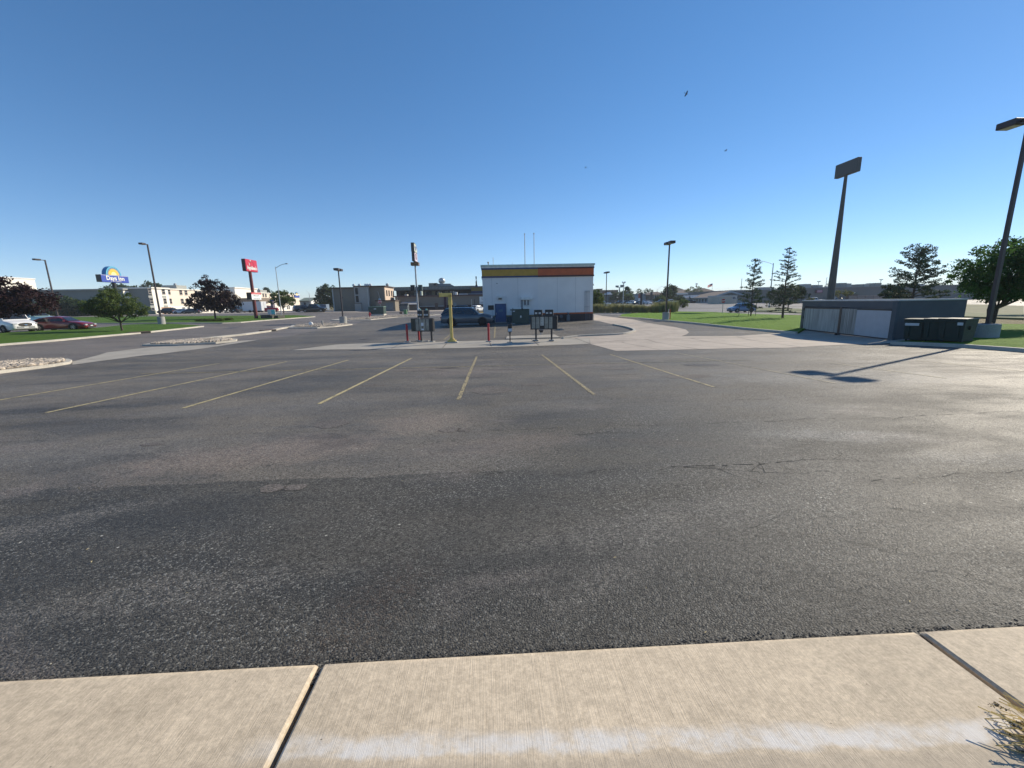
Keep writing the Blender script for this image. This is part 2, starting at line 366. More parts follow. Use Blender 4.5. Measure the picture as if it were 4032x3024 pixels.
# text planes: reading direction along d, normal n, at point p
def tm(p, d, n):
    d = Vector(d); n = Vector(n); u = n.cross(d); mm = Matrix.Identity(4)
    for i in range(3): mm[i][0] = d[i]; mm[i][1] = u[i]; mm[i][2] = n[i]; mm[i][3] = p[i]
    return mm

# ---------------------------------------------------------------- draped sheets
def clip(poly, a, b):              # keep left side of a->b (2D)
    out = []; n = len(poly)
    sd_ = lambda p: (b[0]-a[0])*(p[1]-a[1])-(b[1]-a[1])*(p[0]-a[0])
    for i in range(n):
        p, q = poly[i], poly[(i+1) % n]; sp, sq = sd_(p), sd_(q)
        if sp >= 0: out.append(p)
        if (sp > 0 > sq) or (sp < 0 < sq):
            t = sp/(sp-sq); out.append((p[0]+t*(q[0]-p[0]), p[1]+t*(q[1]-p[1])))
    return out
def drape(mb, poly, off):
    tris = tessellate_polygon([[Vector((x, y, 0)) for x, y in poly]])
    for tr in tris:
        tp = [poly[i] for i in tr]
        if (tp[1][0]-tp[0][0])*(tp[2][1]-tp[0][1])-(tp[1][1]-tp[0][1])*(tp[2][0]-tp[0][0]) < 0: tp = tp[::-1]
        x0 = min(p[0] for p in tp); x1 = max(p[0] for p in tp); y0 = min(p[1] for p in tp); y1 = max(p[1] for p in tp)
        for i in range(_cell(GX, x0), _cell(GX, x1)+1):
            for j in range(_cell(GY, y0), _cell(GY, y1)+1):
                A, B, C_, D = (GX[i],GY[j]), (GX[i+1],GY[j]), (GX[i],GY[j+1]), (GX[i+1],GY[j+1])
                za, zb, zc, zd = GZ[j][i], GZ[j][i+1], GZ[j+1][i], GZ[j+1][i+1]
                wx = B[0]-A[0]; wy = C_[1]-A[1]
                for T, k in (((A, B, D), 0), ((A, D, C_), 1)):
                    q = tp
                    for e in range(3):
                        q = clip(q, T[e], T[(e+1) % 3])
                        if len(q) < 3: break
                    if len(q) < 3: continue
                    if abs(sum(q[a][0]*q[(a+1)%len(q)][1]-q[(a+1)%len(q)][0]*q[a][1] for a in range(len(q)))) < 1e-6: continue
                    pts = []
                    for x, y in q:
                        s_, t_ = (x-A[0])/wx, (y-A[1])/wy
                        z = za+s_*(zb-za)+t_*(zd-zb) if k == 0 else za+t_*(zc-za)+s_*(zd-zc)
                        pts.append((x, y, z+off))
                    mb.face(pts)
    return mb
def skirt(mb, poly, top, bot=-.03, step=1.):
    n = len(poly)
    ar = sum(poly[i][0]*poly[(i+1) % n][1]-poly[(i+1) % n][0]*poly[i][1] for i in range(n))
    if ar < 0: poly = poly[::-1]
    for i in range(n):
        a, b = poly[i], poly[(i+1) % n]; L = math.hypot(b[0]-a[0], b[1]-a[1]); k = max(1, int(L/step)); k = min(k, 200)
        for q in range(k):
            p = [(a[0]+(b[0]-a[0])*t, a[1]+(b[1]-a[1])*t) for t in (q/k, (q+1)/k)]
            mb.face([(*p[0], g(*p[0])+bot), (*p[1], g(*p[1])+bot), (*p[1], g(*p[1])+top), (*p[0], g(*p[0])+top)])
    return mb
def sheet(name, poly, off, mt, kind='structure', label=None, raised=0):
    mb = MB(); drape(mb, poly, off)
    if raised: skirt(mb, poly, off)
    return tag(mb.build(name, mt), label, None, None, kind)
def strip(line, w_, side=0):       # side 0 centred, +1 left of line
    out1, out2 = [], []; n = len(line)
    for i in range(n):
        a = line[max(0, i-1)]; b = line[min(n-1, i+1)]
        dx, dy = b[0]-a[0], b[1]-a[1]; L = math.hypot(dx, dy) or 1; nx, ny = -dy/L, dx/L
        o1, o2 = (w_/2, -w_/2) if side == 0 else (w_*side, 0)
        out1.append((line[i][0]+nx*o1, line[i][1]+ny*o1)); out2.append((line[i][0]+nx*o2, line[i][1]+ny*o2))
    return out1+out2[::-1]
def smoothline(pts, k=6):
    out = []
    n = len(pts)
    for i in range(n-1):
        p0, p1, p2, p3 = pts[max(0, i-1)], pts[i], pts[i+1], pts[min(n-1, i+2)]
        for q in range(k):
            t = q/k; t2, t3 = t*t, t*t*t
            out.append(tuple(.5*(2*p1[a]+(p2[a]-p0[a])*t+(2*p0[a]-5*p1[a]+4*p2[a]-p3[a])*t2+(-p0[a]+3*p1[a]-3*p2[a]+p3[a])*t3) for a in (0, 1)))
    out.append(tuple(pts[-1])); return out
def segs(mb, line, w_, off, side=0):
    for a, b in zip(line, line[1:]):
        drape(mb, strip([a, b], w_, side), off)
    return mb

# ================================================================ SETTING
def rect(x0, x1, y0, y1): return [(x0, y0), (x1, y0), (x1, y1), (x0, y1)]
sheet('ground', rect(-2490, 2490, -59, 3990), -.04, DRY)
sheet('side_road', rect(-120, -8.5, 2.2, 100), -.012, A_ROAD)
# the lot: near edge 1.70, gutter at 23.5, back lot to the restaurant
lot_left = GP([(0, 1480), (285, 1432), (560, 1398), (800, 1371), (1017, 1337), (1150, 1322), (1300, 1290), (1400, 1279)])
lot = [(-40, 1.62), (60, 1.62), (60, 14), (21, 21.5), (23, 60), (12, 66), (-10, 74), (-22, 74)] + lot_left[::-1] + [(-40, 13.5)]
sheet('parking_lot', lot, 0, A_LOT)
pan = GP([(1150, 1379), (1300, 1376.7), (1531, 1375.6), (1745, 1372), (2100, 1363), (2322, 1354), (2322, 1330), (2250, 1332), (1987, 1339), (1842, 1343), (1647, 1348), (1445, 1352), (1320, 1357)])
sheet('drainage_pan', pan, .006, C_PAN)
apron = GP([(2324, 1354), (2425, 1382), (2600, 1379), (2900, 1372), (3100, 1370), (3220, 1363), (3330, 1358), (3420, 1357), (3500, 1352), (3600, 1340), (3450, 1290), (3150, 1298), (3145, 1312), (3070, 1312),
            (2911, 1323), (2683, 1324), (2703, 1317), (2713, 1309), (2701, 1298), (2662, 1289), (2553, 1272), (2372, 1244), (2338, 1237), (2338, 1262), (2359, 1265), (2415, 1278), (2483, 1294), (2496, 1301), (2491, 1307), (2451, 1316), (2379, 1319.5), (2288, 1323), (2220, 1331), (2322, 1331)])
sheet('concrete_lane', apron, .009, C_APR)
# saw joints and cracks in the concrete
jm = MB()
for a in ([(1925, 1340), (1934, 1364)], [(2092, 1336), (2122, 1360)], [(1764, 1346), (1742, 1371)], [(1585, 1350), (1540, 1374)], [(2265, 1332), (2322, 1353)],
          [(2450, 1348), (2600, 1378)], [(2540, 1335), (2760, 1377)], [(2720, 1332), (2990, 1371)], [(2900, 1326), (3150, 1366)], [(2330, 1353), (2440, 1341), (2560, 1336), (2900, 1330), (3080, 1324)]):
    drape(jm, strip(GP(a), .035), .013)
tag(jm.build('concrete_joint', mat('joint_dark', (.10, .085, .07), .9)), kind='structure')
# painted dark strip standing in for the shadow of the pan's lip
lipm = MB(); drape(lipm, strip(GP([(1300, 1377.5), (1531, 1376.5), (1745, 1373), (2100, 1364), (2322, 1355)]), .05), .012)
tag(lipm.build('pan_lip_shadow', mat('lip_shadow_dark', (.03, .022, .02), .9)), kind='structure')
# painted stripes
ym = MB(); pm = MB(); cm = MB()
for i, x in enumerate((-11.35, -8.62, -6.08, -3.45, -.67, 2.14, 4.94, 7.75)):
    y0, y1 = (8.2, 17.6) if i < 6 else (8.7, 17)
    drape(cm if i < 4 else ym if i < 7 else pm, strip([(x-.02, y0+.25*(i == 0)), (x+.06, y1)], .085), .005)
cl = [(-12.0, 14.50), (-6, 14.23), (-2, 14.05), (0, 13.98)]
drape(ym, strip(cl, .08), .0075); drape(pm, strip([(.02, 13.98), (6, 13.7), (9, 13.56)], .08), .0075)
for x in (10.6, 13.4): drape(pm, strip([(x, 8.9), (x+.03, 12.2)], .09), .005)
bl = [GP([(1748, 1338), (1778, 1311)]), GP([(1947, 1331), (1950, 1283)]), [(-7.6, 27.3), (-7.6, 31.5)]]
for s_ in bl[:2]: drape(ym, strip(s_, .1), .005)
tag(cm.build('clear_stripes', paint_line('stripe_clear', (.50, .42, .22), .36)), kind='structure'); tag(ym.build('stall_stripes', P_YEL), kind='structure'); tag(pm.build('faded_stripes', P_PALE), kind='structure')
# long cracks in the asphalt
ck = MB(); CR = random.Random(3)
def crack(p0, p1, w0, wob=.06, n=26):
    pts = []
    off = 0
    for i in range(n+1):
        t = i/n; off += CR.uniform(-wob, wob)*.5; off *= .9
        pts.append((p0[0]+(p1[0]-p0[0])*t, p0[1]+(p1[1]-p0[1])*t+off))
    for a in range(n):
        if CR.random() < .68: drape(ck, strip([pts[a], pts[a+1]], w0*.55*CR.uniform(.25, 1.3)), .004+.0005*(a % 2))
crack(G(1800, 1697), G(2600, 1674), .016); crack(G(2600, 1674), G(4032, 1622), .018, .09, 40)
crack(G(2260, 1863), G(2640, 1850), .012); crack(G(2640, 1838), G(3120, 1815), .022, .05, 20); crack(G(2660, 1836), G(3400, 1862), .010, .05)
crack(G(1750, 1864), G(1990, 1866), .014); crack(G(400, 1800), G(1400, 1730), .010, .04, 30); crack(G(3400, 1895), G(4032, 1850), .012)
crack((-2.4, 4.1), (-.7, 4.2), .010); crack(G(2300, 1590), G(3400, 1560), .02, .08, 30); crack(G(0, 1742), G(1700, 1690), .014, .05, 40)
tag(ck.build('asphalt_cracks', mat('crack_dark', (.012, .012, .012), .95)), kind='structure')
# light scrapes and bare patches on the asphalt (wear with a shape of its own)
pt = MB()
def blob(c, rx, ry, off, seed, n=22):
    rr = random.Random(seed); a0 = [rr.uniform(.72, 1.2) for _ in range(n)]
    a0 = [(a0[i-1]+a0[i]*2+a0[(i+1) % n])/4 for i in range(n)]
    return [(c[0]+rx*cos(2*pi*i/n)*a0[i], c[1]+ry*sin(2*pi*i/n)*a0[i]) for i in range(n)]
for i, (px, py, rx, ry) in enumerate([(1305, 1668, .27, .26), (1770, 1692, .17, .14), (1820, 1690, .08, .07), (1830, 1697, .1, .05), (1075, 1922, .15, .1), (1160, 1920, .11, .08), (1930, 1535, .45, .55), (1870, 1480, .5, .35), (2430, 1452, .6, .3), (1650, 1455, .9, .55),
                           (1455, 1517, .2, .13), (1505, 1517, .16, .1), (600, 1750, .16, .09), (2100, 1515, .35, .2), (2700, 1482, .7, .35), (1960, 1455, .6, .18)]):
    drape(pt, blob(G(px, py), rx, ry, 0, i), .0035)
tag(pt.build('worn_patches', asphalt('bare_patch', (.105, .095, .088), (.16, .142, .13), .7, .2, False, .8)), kind='structure')
oil = MB()
for i, (px, py, rx, ry) in enumerate([(1436, 1336, .45, .25), (2310, 1273, .7, .5), (2760, 1438, .6, .35), (1760, 1450, .4, .12)]):
    drape(oil, blob(G(px, py), rx, ry, 0, 50+i), .0045)
tag(oil.build('oil_stains', asphalt('oil_stain', (.035, .027, .023), (.05, .04, .034), .2, .1, False, .6)), kind='structure')

# pavement underfoot: broomed slabs with open joints and eased edges
WK = .022
for i, (xa, xb) in enumerate([(-6.8, -3.83), (-3.805, -.868), (-.843, 2.10), (2.125, 5.06), (5.085, 8.0)]):
    ya = lambda x: 1.715 - .010*x
    b = MB(); pts = []
    z = lambda x, y: g(x, y)
    nx = 12; ys = [0, .02, .5, .9, 1.0]; e = .014
    rows = []
    yl = [(0.2, 0), (1.55, 0), (None, 1), (None, 2)]
    grid = []
    for q in range(nx+1):
        x = xa+(xb-xa)*q/nx
        yb = ya(x)
        col_ = [(x, .3, g(x, .3)+WK), (x, 1.0, g(x, 1.0)+WK), (x, yb-.035, g(x, yb)+WK), (x, yb-.012, g(x, yb)+WK-.005), (x, yb, g(x, yb)+WK-.02), (x, yb, g(x, yb)-.06)]
        grid.append(col_)
    def ease(c, dx, dz): return [(p[0]+dx, p[1], p[2]-dz) for p in c]
    full = [ [(p[0], p[1], p[2]-.09) for p in ease(grid[0], 0, 0)], ease(grid[0], 0, .012), ease(grid[0], .012, .001)] + grid[1:-1] + [ease(grid[-1], -.012, .001), ease(grid[-1], 0, .012), [(p[0], p[1], p[2]-.09) for p in grid[-1]]]
    vs = [p for c in full for p in c]; k = 6
    b.raw(vs, [(a*k+j, (a+1)*k+j, (a+1)*k+j+1, a*k+j+1) for a in range(len(full)-1) for j in range(k-1)])
    tag(b.build('sidewalk', C_WALK, smooth=True), kind='structure')
tag(MB().box(-7, 8.2, .25, 1.62, .60, .715).build('sidewalk_bed', mat('joint_soil', (.035, .03, .025), .95)), kind='structure')
# crumbled asphalt along the pavement edge, loose gravel
def pebbles(name, mt, n, fn, smin, smax, seed, lab, flat=.6):
    rr = random.Random(seed); b = MB()
    for _ in range(n):
        x, y, off = fn(rr); s_ = rr.uniform(smin, smax); z = g(x, y)+off
        n0 = len(b.v); b.ball((x, y, z+s_*.3*flat), s_, rr.uniform(.7, 1.3), rr.uniform(.6, 1.2), flat*rr.uniform(.7, 1.2), 5, 3)
        b.v[n0:] = [(p[0]+rr.uniform(-.25, .25)*s_, p[1]+rr.uniform(-.25, .25)*s_, p[2]+rr.uniform(-.15, .15)*s_) for p in b.v[n0:]]
    return tag(b.build(name, mt), lab, None, None, 'stuff')
pebbles('asphalt_crumbs', mat('crumb', (.04, .042, .042), .9), 1500, lambda r: (lambda x: (x, 1.722-.010*x+abs(r.gauss(0, .016)), 0))(r.uniform(-4, 6.5)), .0022, .007, 5, 'dark asphalt crumbs along the edge of the pavement')
pebbles('loose_gravel', mat('pale_gravel', (.30, .28, .23), .9), 700, lambda r: (r.uniform(-6, 8), 1.8+abs(r.gauss(0, 2.6)), 0), .002, .0055, 6, 'pale grit scattered over the near asphalt')

# ---- kerbs and lawns, right-hand side
KL = smoothline(GP([(2440, 1250), (2520, 1256), (2620, 1265), (2740, 1276), (2860, 1289), (3000, 1303), (3140, 1315)]), 4)
KB = GP([(3510, 1356), (3630, 1360), (3821, 1370), (4032, 1386), (4300, 1412), (4700, 1470)])
lawn = KL + [(21.9, 27.6)] + [(24.9, 27.0), (23.2, 19.6)] + KB + [(60, 10), (70, 45)] + GP([(4032, 1284), (3850, 1281), (3146, 1246), (2962, 1240), (2806, 1231), (2662, 1229), (2590, 1229), (2450, 1240)])
LH = .13
sheet('lawn', [p for p in lawn], LH, GR, raised=1)
for nm, ln in (('lawn_kerb', KL), ('lot_kerb', KB)):
    kp = strip(ln, .17, -1); b = MB(); drape(b, kp, LH+.012); skirt(b, kp, LH+.012, step=.5)
    tag(b.build(nm, C_KERB), kind='structure')
gk = MB(); drape(gk, strip([(p[0]-.17, p[1]-.12) for p in KL], .16, -1), .0125); tag(gk.build('gutter_strip', C_KERB), kind='structure')
# curved kerb between the dark back lot and the lane
kc = smoothline(GP([(2415, 1280), (2470, 1291), (2496, 1301), (2491, 1308), (2451, 1317), (2379, 1321), (2288, 1325), (2215, 1334)]), 5)
b = MB(); kp = strip(kc, .16); drape(b, kp, .11); skirt(b, kp, .11, step=.4); tag(b.build('curved_kerb', C_KERB), kind='structure')
# menu pad
padp = GP([(1992, 1336), (1997, 1326), (2185, 1319.5), (2206, 1331), (2100, 1333)])
b = MB(); drape(b, padp, .05); skirt(b, padp, .05); tag(b.build('menu_pad', C_PAN), kind='structure')
# far right: street, far lots
sheet('street', [(12, 61), (70, 46.5), (260, 46), (260, 100), (8.5, 100)], -.008, A_FAR)
sheet('far_parking_lot', rect(-8, 330, 101, 205), -.008, A_FAR)
sheet('verge', [(12.2, 66.5)]+GP([(2345, 1236), (2480, 1233), (2600, 1229), (2662, 1227), (2660, 1216), (2500, 1212), (2345, 1213)]), .1, mat('verge_soil', (.17, .15, .09), .95, var=.3, scale=2), raised=1)
ve = MB(); vl = GP([(2342, 1237), (2480, 1234), (2600, 1230)]); drape(ve, strip(vl, .3), .12); skirt(ve, strip(vl, .3), .12); tag(ve.build('verge_kerb', C_KERB), kind='structure')
sheet('median', GP([(2970, 1228), (3146, 1234), (3300, 1236), (4032, 1258), (4032, 1240), (3300, 1222), (3040, 1213), (2975, 1216)]), .12, mat('median_grass', (.11, .13, .05), .95, var=.3, scale=1), raised=1)
sheet('far_lawn', GP([(2440, 1195), (2500, 1195), (2560, 1193), (2500, 1189), (2420, 1186)]), .03, mat('far_grass', (.17, .18, .06), .95, var=.2, scale=.4))
sheet('house_lawn', rect(58, 130, 186, 204), .03, MATS['far_grass'])
sheet('bank', GP([(3200, 1215), (4032, 1238), (4032, 1205), (3900, 1200), (3200, 1195)]), .04, mat('bank_grass', (.14, .14, .06), .95, var=.35, scale=.6))
# ---- left: lawns with kerbs, rock islands
def kerbed(name, poly, front, mt, h=.13, kw=.35):
    sheet(name, poly, h, mt, raised=1)
    kp = strip(front, kw, -1); b = MB(); drape(b, kp, h-.02); skirt(b, kp, h-.02); tag(b.build(name+'_kerb', C_KERB), kind='structure')
f1 = GP([(-200, 1380), (0, 1360), (200, 1344), (362, 1329), (535, 1314), (700, 1297), (790, 1287)])
kerbed('roadside_lawn', f1+GP([(765, 1284), (687, 1279), (586, 1279), (506, 1282), (380, 1295), (145, 1308), (0, 1317), (-200, 1330)]), f1, GRL)
f2 = GP([(330, 1275), (500, 1275), (700, 1273), (881, 1273.5), (940, 1271), (1060, 1261), (1180, 1252), (1235, 1248)])
kerbed('island_lawn', f2+GP([(1235, 1247), (1160, 1243.5), (1000, 1245), (700, 1248), (370, 1249.5), (250, 1252)]), f2, GRL)
ROCKM = mat('river_rock', (.42, .36, .29), .85, var=.45, scale=1.7)
def island(name, poly, n, seed, s0=.035, s1=.105):
    b = MB(); drape(b, poly, .10); skirt(b, poly, .10); tag(b.build(name+'_kerb', C_KERB), kind='structure')
    cx = sum(p[0] for p in poly)/len(poly); cy = sum(p[1] for p in poly)/len(poly)
    inn = [(cx+(p[0]-cx)*.86, cy+(p[1]-cy)*.86) for p in poly]
    b = MB(); drape(b, inn, .125); tag(b.build(name+'_soil', mat('rock_soil', (.22, .19, .16), .95, var=.3, scale=9)), kind='structure')
    tr = [[inn[i] for i in t] for t in tessellate_polygon([[Vector((*p, 0)) for p in inn]])]
    ar = [abs((t[1][0]-t[0][0])*(t[2][1]-t[0][1])-(t[1][1]-t[0][1])*(t[2][0]-t[0][0])) for t in tr]
    def fn(r):
        t = r.choices(tr, ar)[0]; a, c = r.random(), r.random()
        if a+c > 1: a, c = 1-a, 1-c
        return (t[0][0]+a*(t[1][0]-t[0][0])+c*(t[2][0]-t[0][0]), t[0][1]+a*(t[1][1]-t[0][1])+c*(t[2][1]-t[0][1]), .12)
    pebbles('river_rocks', ROCKM, n, fn, s0, s1, seed, {'near_island': 'river rocks filling the nearest kerbed island at the left edge', 'entrance_island': 'river rocks in the long kerbed island by the entrance', 'lamp_island': 'river rocks around the concrete base of the twin lamp post', 'corner_island': 'river rocks beside the green transformer and red hydrant'}[name], .75)
island('near_island', GP([(-400, 1530), (0, 1470), (200, 1445), (275, 1433), (285, 1425), (270, 1420), (120, 1427), (0, 1436), (-400, 1480)]), 3200, 1)
island('entrance_island', GP([(560, 1362), (700, 1361), (850, 1353), (930, 1344), (935, 1339), (900, 1336), (800, 1339), (640, 1350)]), 2200, 2)
island('lamp_island', GP([(1137, 1293), (1250, 1293), (1320, 1288), (1388, 1279), (1360, 1276), (1240, 1276), (1150, 1283)]), 1500, 3)
island('corner_island', GP([(1300, 1262), (1361, 1264), (1460, 1260), (1566, 1249.5), (1640, 1246), (1740, 1240), (1640, 1239), (1500, 1245), (1400, 1252)]), 1500, 4, .05, .15)
b = MB(); ks = strip(GP([(640, 1350), (820, 1334), (960, 1319), (1050, 1307), (1137, 1290)]), .45); drape(b, ks, .12); skirt(b, ks, .12); tag(b.build('road_kerb', C_KERB), kind='structure')
sheet('entrance_pan', GP([(285, 1436), (560, 1400), (800, 1372), (1017, 1338), (940, 1342), (860, 1358), (600, 1366), (420, 1388), (285, 1424)]), .004, C_PAN)
# far pavements on the left
sheet('far_pavement', rect(-95, -3, 100.5, 110), .05, C_APR, raised=1)
sheet('hotel_lot', rect(-150, -60, 101, 232), -.01, A_ROAD)
hp = GP([(150, 1240), (560, 1240), (560, 1237.5), (150, 1237.5)])
sheet('hotel_kerb', hp, .1, C_KERB)
sheet('motel_lot', rect(-62, 30, 110.5, 135), -.01, A_ROAD)
# distant hills
def hills(name, Y, x0, x1, h0, h1, seed, mt):
    rr = random.Random(seed); b = MB(); n = 90; ph = [rr.uniform(0, 6.28) for _ in range(5)]
    vs = []
    for i in range(n+1):
        x = x0+(x1-x0)*i/n
        h = h0+(h1-h0)*(.5+.24*sin(x*.0021+ph[0])+.15*sin(x*.006+ph[1])+.08*sin(x*.017+ph[2])+.04*sin(x*.05+ph[3]))
        for q, k in ((-520, -.3), (-300, .35), (-120, .8), (0, 1), (300, .7), (900, 0)): vs.append((x, Y+q, 4+(h-4)*max(k, -.2) if k > 0 else 0))
    b.raw(vs, [(a*6+j, (a+1)*6+j, (a+1)*6+j+1, a*6+j+1) for a in range(n) for j in range(5)])
    tag(b.build(name, mt, smooth='all'), kind='structure')
hills('hills', 2300, -900, 4200, 10, 34, 4, mat('hill_brush', (.20, .19, .15), .95, var=.3, scale=.01))
hills('far_hills', 3300, 200, 6000, 20, 38, 9, mat('hill_far', (.24, .25, .26), .95, var=.15, scale=.006))

# ================================================================ VEHICLES
def paint(name, col, rough=.3): return mat('paint_'+name, col, rough, .25 if name not in ('white', 'red') else 0, var=.02, coat=.8)
HL = mat('headlight_glass', (.55, .57, .6), .12, .3, var=.02); TLM = mat('tail_lens', (.35, .01, .012), .2); PLATE = mat('plate', (.6, .62, .64), .5)
CLAD = mat('black_plastic', (.022, .022, .023), .6); RIM = mat('alloy_rim', (.34, .35, .36), .3, .8)
def wheel_meshes(r, wd, rimm=None, ns=5):
    t = MB(); prof = [(r*.60, -wd/2), (r*.93, -wd/2), (r, -wd*.36), (r, wd*.36), (r*.93, wd/2), (r*.60, wd/2)]; n = 22
    vs = [(p[0]*cos(2*pi*i/n), p[1], p[0]*sin(2*pi*i/n)) for i in range(n) for p in prof]; k = len(prof)
    t.raw(vs, [(i*k+j, i*k+j+1, ((i+1) % n)*k+j+1, ((i+1) % n)*k+j) for i in range(n) for j in range(k-1)])
    t.cyl((0, -wd*.1, 0), (0, wd*.1, 0), r*.6, n=16)
    m_ = MB()
    for s in (-1, 1):
        for a in range(ns):
            th = 2*pi*a/ns; c, q = cos(th), sin(th); o = wd*.42*s; hw = r*.085
            pts = [(c*r*.08-q*hw, o, q*r*.08+c*hw), (c*r*.08+q*hw, o, q*r*.08-c*hw), (c*r*.6+q*hw*1.4, o, q*r*.6-c*hw*1.4), (c*r*.6-q*hw*1.4, o, q*r*.6+c*hw*1.4)]
            m_.face(pts if s > 0 else pts[::-1]); m_.face(pts[::-1] if s > 0 else pts)
        m_.cyl((0, -wd*.46, 0), (0, wd*.46, 0), r*.16, n=10) if s > 0 else None
        for a in range(16):
            t0, t1 = 2*pi*a/16, 2*pi*(a+1)/16
            m_.face([(cos(t)*rr*r, wd*.45*s, sin(t)*rr*r) for t, rr in ((t0, .62), (t1, .62), (t1, .55), (t0, .55))][::s])
    return t, m_
WH = {}
CARK = {   # L, W, H, belt height, hood z, wheelbase, wheel r, ground clearance, (a,b,c,d greenhouse x from the front as fractions), rear deck z, nose slope
 'suv':    dict(L=4.95, W=1.98, H=1.74, belt=1.08, hood=1.10, nose=.88, wb=2.90, r=.38, gc=.25, gh=(.27, .40, .90, .985), deck=1.08, tail=.98, rails=True),
 'cross':  dict(L=4.60, W=1.86, H=1.64, belt=1.00, hood=.99, nose=.78, wb=2.67, r=.35, gc=.21, gh=(.26, .40, .84, .97), deck=1.0, tail=.92, rails=True),
 'sedan':  dict(L=4.92, W=1.86, H=1.45, belt=.90, hood=.86, nose=.66, wb=2.82, r=.345, gc=.16, gh=(.27, .43, .72, .915), deck=.97, tail=.90, rails=False),
 'hatch':  dict(L=4.25, W=1.78, H=1.48, belt=.92, hood=.88, nose=.70, wb=2.6, r=.32, gc=.17, gh=(.24, .40, .84, .97), deck=.94, tail=.86, rails=False),
 'pickup': dict(L=5.85, W=2.02, H=1.90, belt=1.20, hood=1.17, nose=1.02, wb=3.65, r=.40, gc=.33, gh=(.25, .345, .585, .625), deck=1.16, tail=1.12, rails=False),
 'van':    dict(L=5.55, W=2.06, H=2.30, belt=1.22, hood=1.18, nose=.95, wb=3.3, r=.36, gc=.24, gh=(.19, .30, .97, .995), deck=1.2, tail=1.2, rails=False),
}
def car(name, kind, pm_, label, cat, loc, rz, group=None, detail=2, rim=None, glass=None, dark_low=True):
    K = CARK[kind]; L, W, H = K['L'], K['W'], K['H']; hw = W/2; gc = K['gc']
    root = thing(name, label, cat, loc, rz, group)
    X = lambda f: L/2-f*L                         # f measured from the nose
    gh = [X(f) for f in K['gh']]
    # lower body lofted along the length
    st = [(0.0, gc+.16, K['nose']-.20, .70), (.008, gc+.08, K['nose']-.10, .82), (.035, gc+.02, K['nose'], .92), (.09, gc, K['nose']+(K['hood']-K['nose'])*.55, .975), (.18, gc, K['hood'], 1.0),
          (K['gh'][0], gc, K['belt']+.01, 1.), (.5, gc, K['belt'], 1.), (.72, gc, K['belt']+.01, 1.), (K['gh'][3]-.01, gc+.02, K['deck'], .985), (.975, gc+.06, K['tail'], .95), (.992, gc+.12, K['tail']-.08, .90), (1., gc+.18, K['tail']-.2, .80)]
    st = sorted(st, key=lambda q: q[0]); b = MB(); ring = []
    for f, zb, zt, wf in st:
        w_ = hw*wf; x = X(f); h = zt-zb
        half = [(w_*.80, zb), (w_*.965, zb+.05), (w_, zb+h*.30), (w_*.985, zb+h*.55), (w_*.985, zb+h*.72), (w_*.94, zt-.055), (w_*.86, zt-.01), (w_*.45, zt+.022)]
        ring.append([(x, y, z) for y, z in half]+[(x, -y, z) for y, z in half[::-1]])
    k = len(ring[0]); vs = [p for r_ in ring for p in r_]
    fs = [(i*k+j, i*k+(j+1) % k, (i+1)*k+(j+1) % k, (i+1)*k+j) for i in range(len(ring)-1) for j in range(k)]
    fs += [tuple(range(k))[::-1], tuple((len(ring)-1)*k+j for j in range(k))]
    b.raw(vs, [tuple(reversed(q)) for q in fs])
    # greenhouse shell
    a, c1, c2, d = gh; zb_ = K['belt']-.03; wr = hw*.76; wbt = hw*.925
    if kind == 'van': wr = hw*.86
    if kind == 'pickup': wr = hw*.80
    n_ = 7; rg = []
    sec = [(a, zb_, zb_+.02, wbt*.93), ((a*.5+c1*.5), zb_, (zb_+H)/2+.05, (wbt+wr)/2*.96)] if False else []
    def gsec(x, top, wt):
        return [(x, wbt, zb_), (x, wt+(wbt-wt)*.12, zb_+(top-zb_)*.86), (x, wt*.93, top-.035), (x, wt*.5, top), (x, -wt*.5, top), (x, -wt*.93, top-.035), (x, -(wt+(wbt-wt)*.12), zb_+(top-zb_)*.86), (x, -wbt, zb_)]
    secs = [gsec(a, zb_+.03, wbt*.97), gsec(c1+.02*L*0, H-.045, wr), gsec(c1*.7+c2*.3, H, wr), gsec(c1*.3+c2*.7, H-.005, wr), gsec(c2, H-.06, wr*.98), gsec(d, K['deck']+.02, wbt*.95)]
    if kind in ('suv', 'cross', 'hatch', 'van'):
        secs[-1] = gsec(d, K['deck']+.05, wbt*.97)
    vs = [p for r_ in secs for p in r_]; k = 8
    b.raw(vs, [tuple(reversed((i*k+j, i*k+(j+1) % k, (i+1)*k+(j+1) % k, (i+1)*k+j))) for i in range(len(secs)-1) for j in range(k)])
    b.build('body', pm_, root, smooth=True)
    gm_ = glass or GLASS
    if kind == 'pickup':
        m_ = MB().box(X(.985), d-.05, -hw*.80, hw*.80, K['belt']-.02, K['belt']+.035); m_.build('bed', CLAD, root)
    # windows
    def sidept(x, t, s):                          # t 0 at belt .. 1 at roof edge, clipped to the greenhouse slope
        top = H-.05
        w0, w1 = wbt, wr+(wbt-wr)*.12; y = w0+(w1-w0)*t/.86*.86
        return (x, s*(y+.008), zb_+.05+(top-.10-zb_-.05)*t)
    slope_f = lambda t: a+(c1-a)*t; slope_r = lambda t: d+(c2-d)*t
    cuts = {'suv': [.0, .36, .70, 1.], 'cross': [0, .38, .74, 1.], 'sedan': [0, .50, 1.], 'hatch': [0, .46, .80, 1.], 'pickup': [0, .55, 1.], 'van': [0, .22, .5, .75]}[kind]
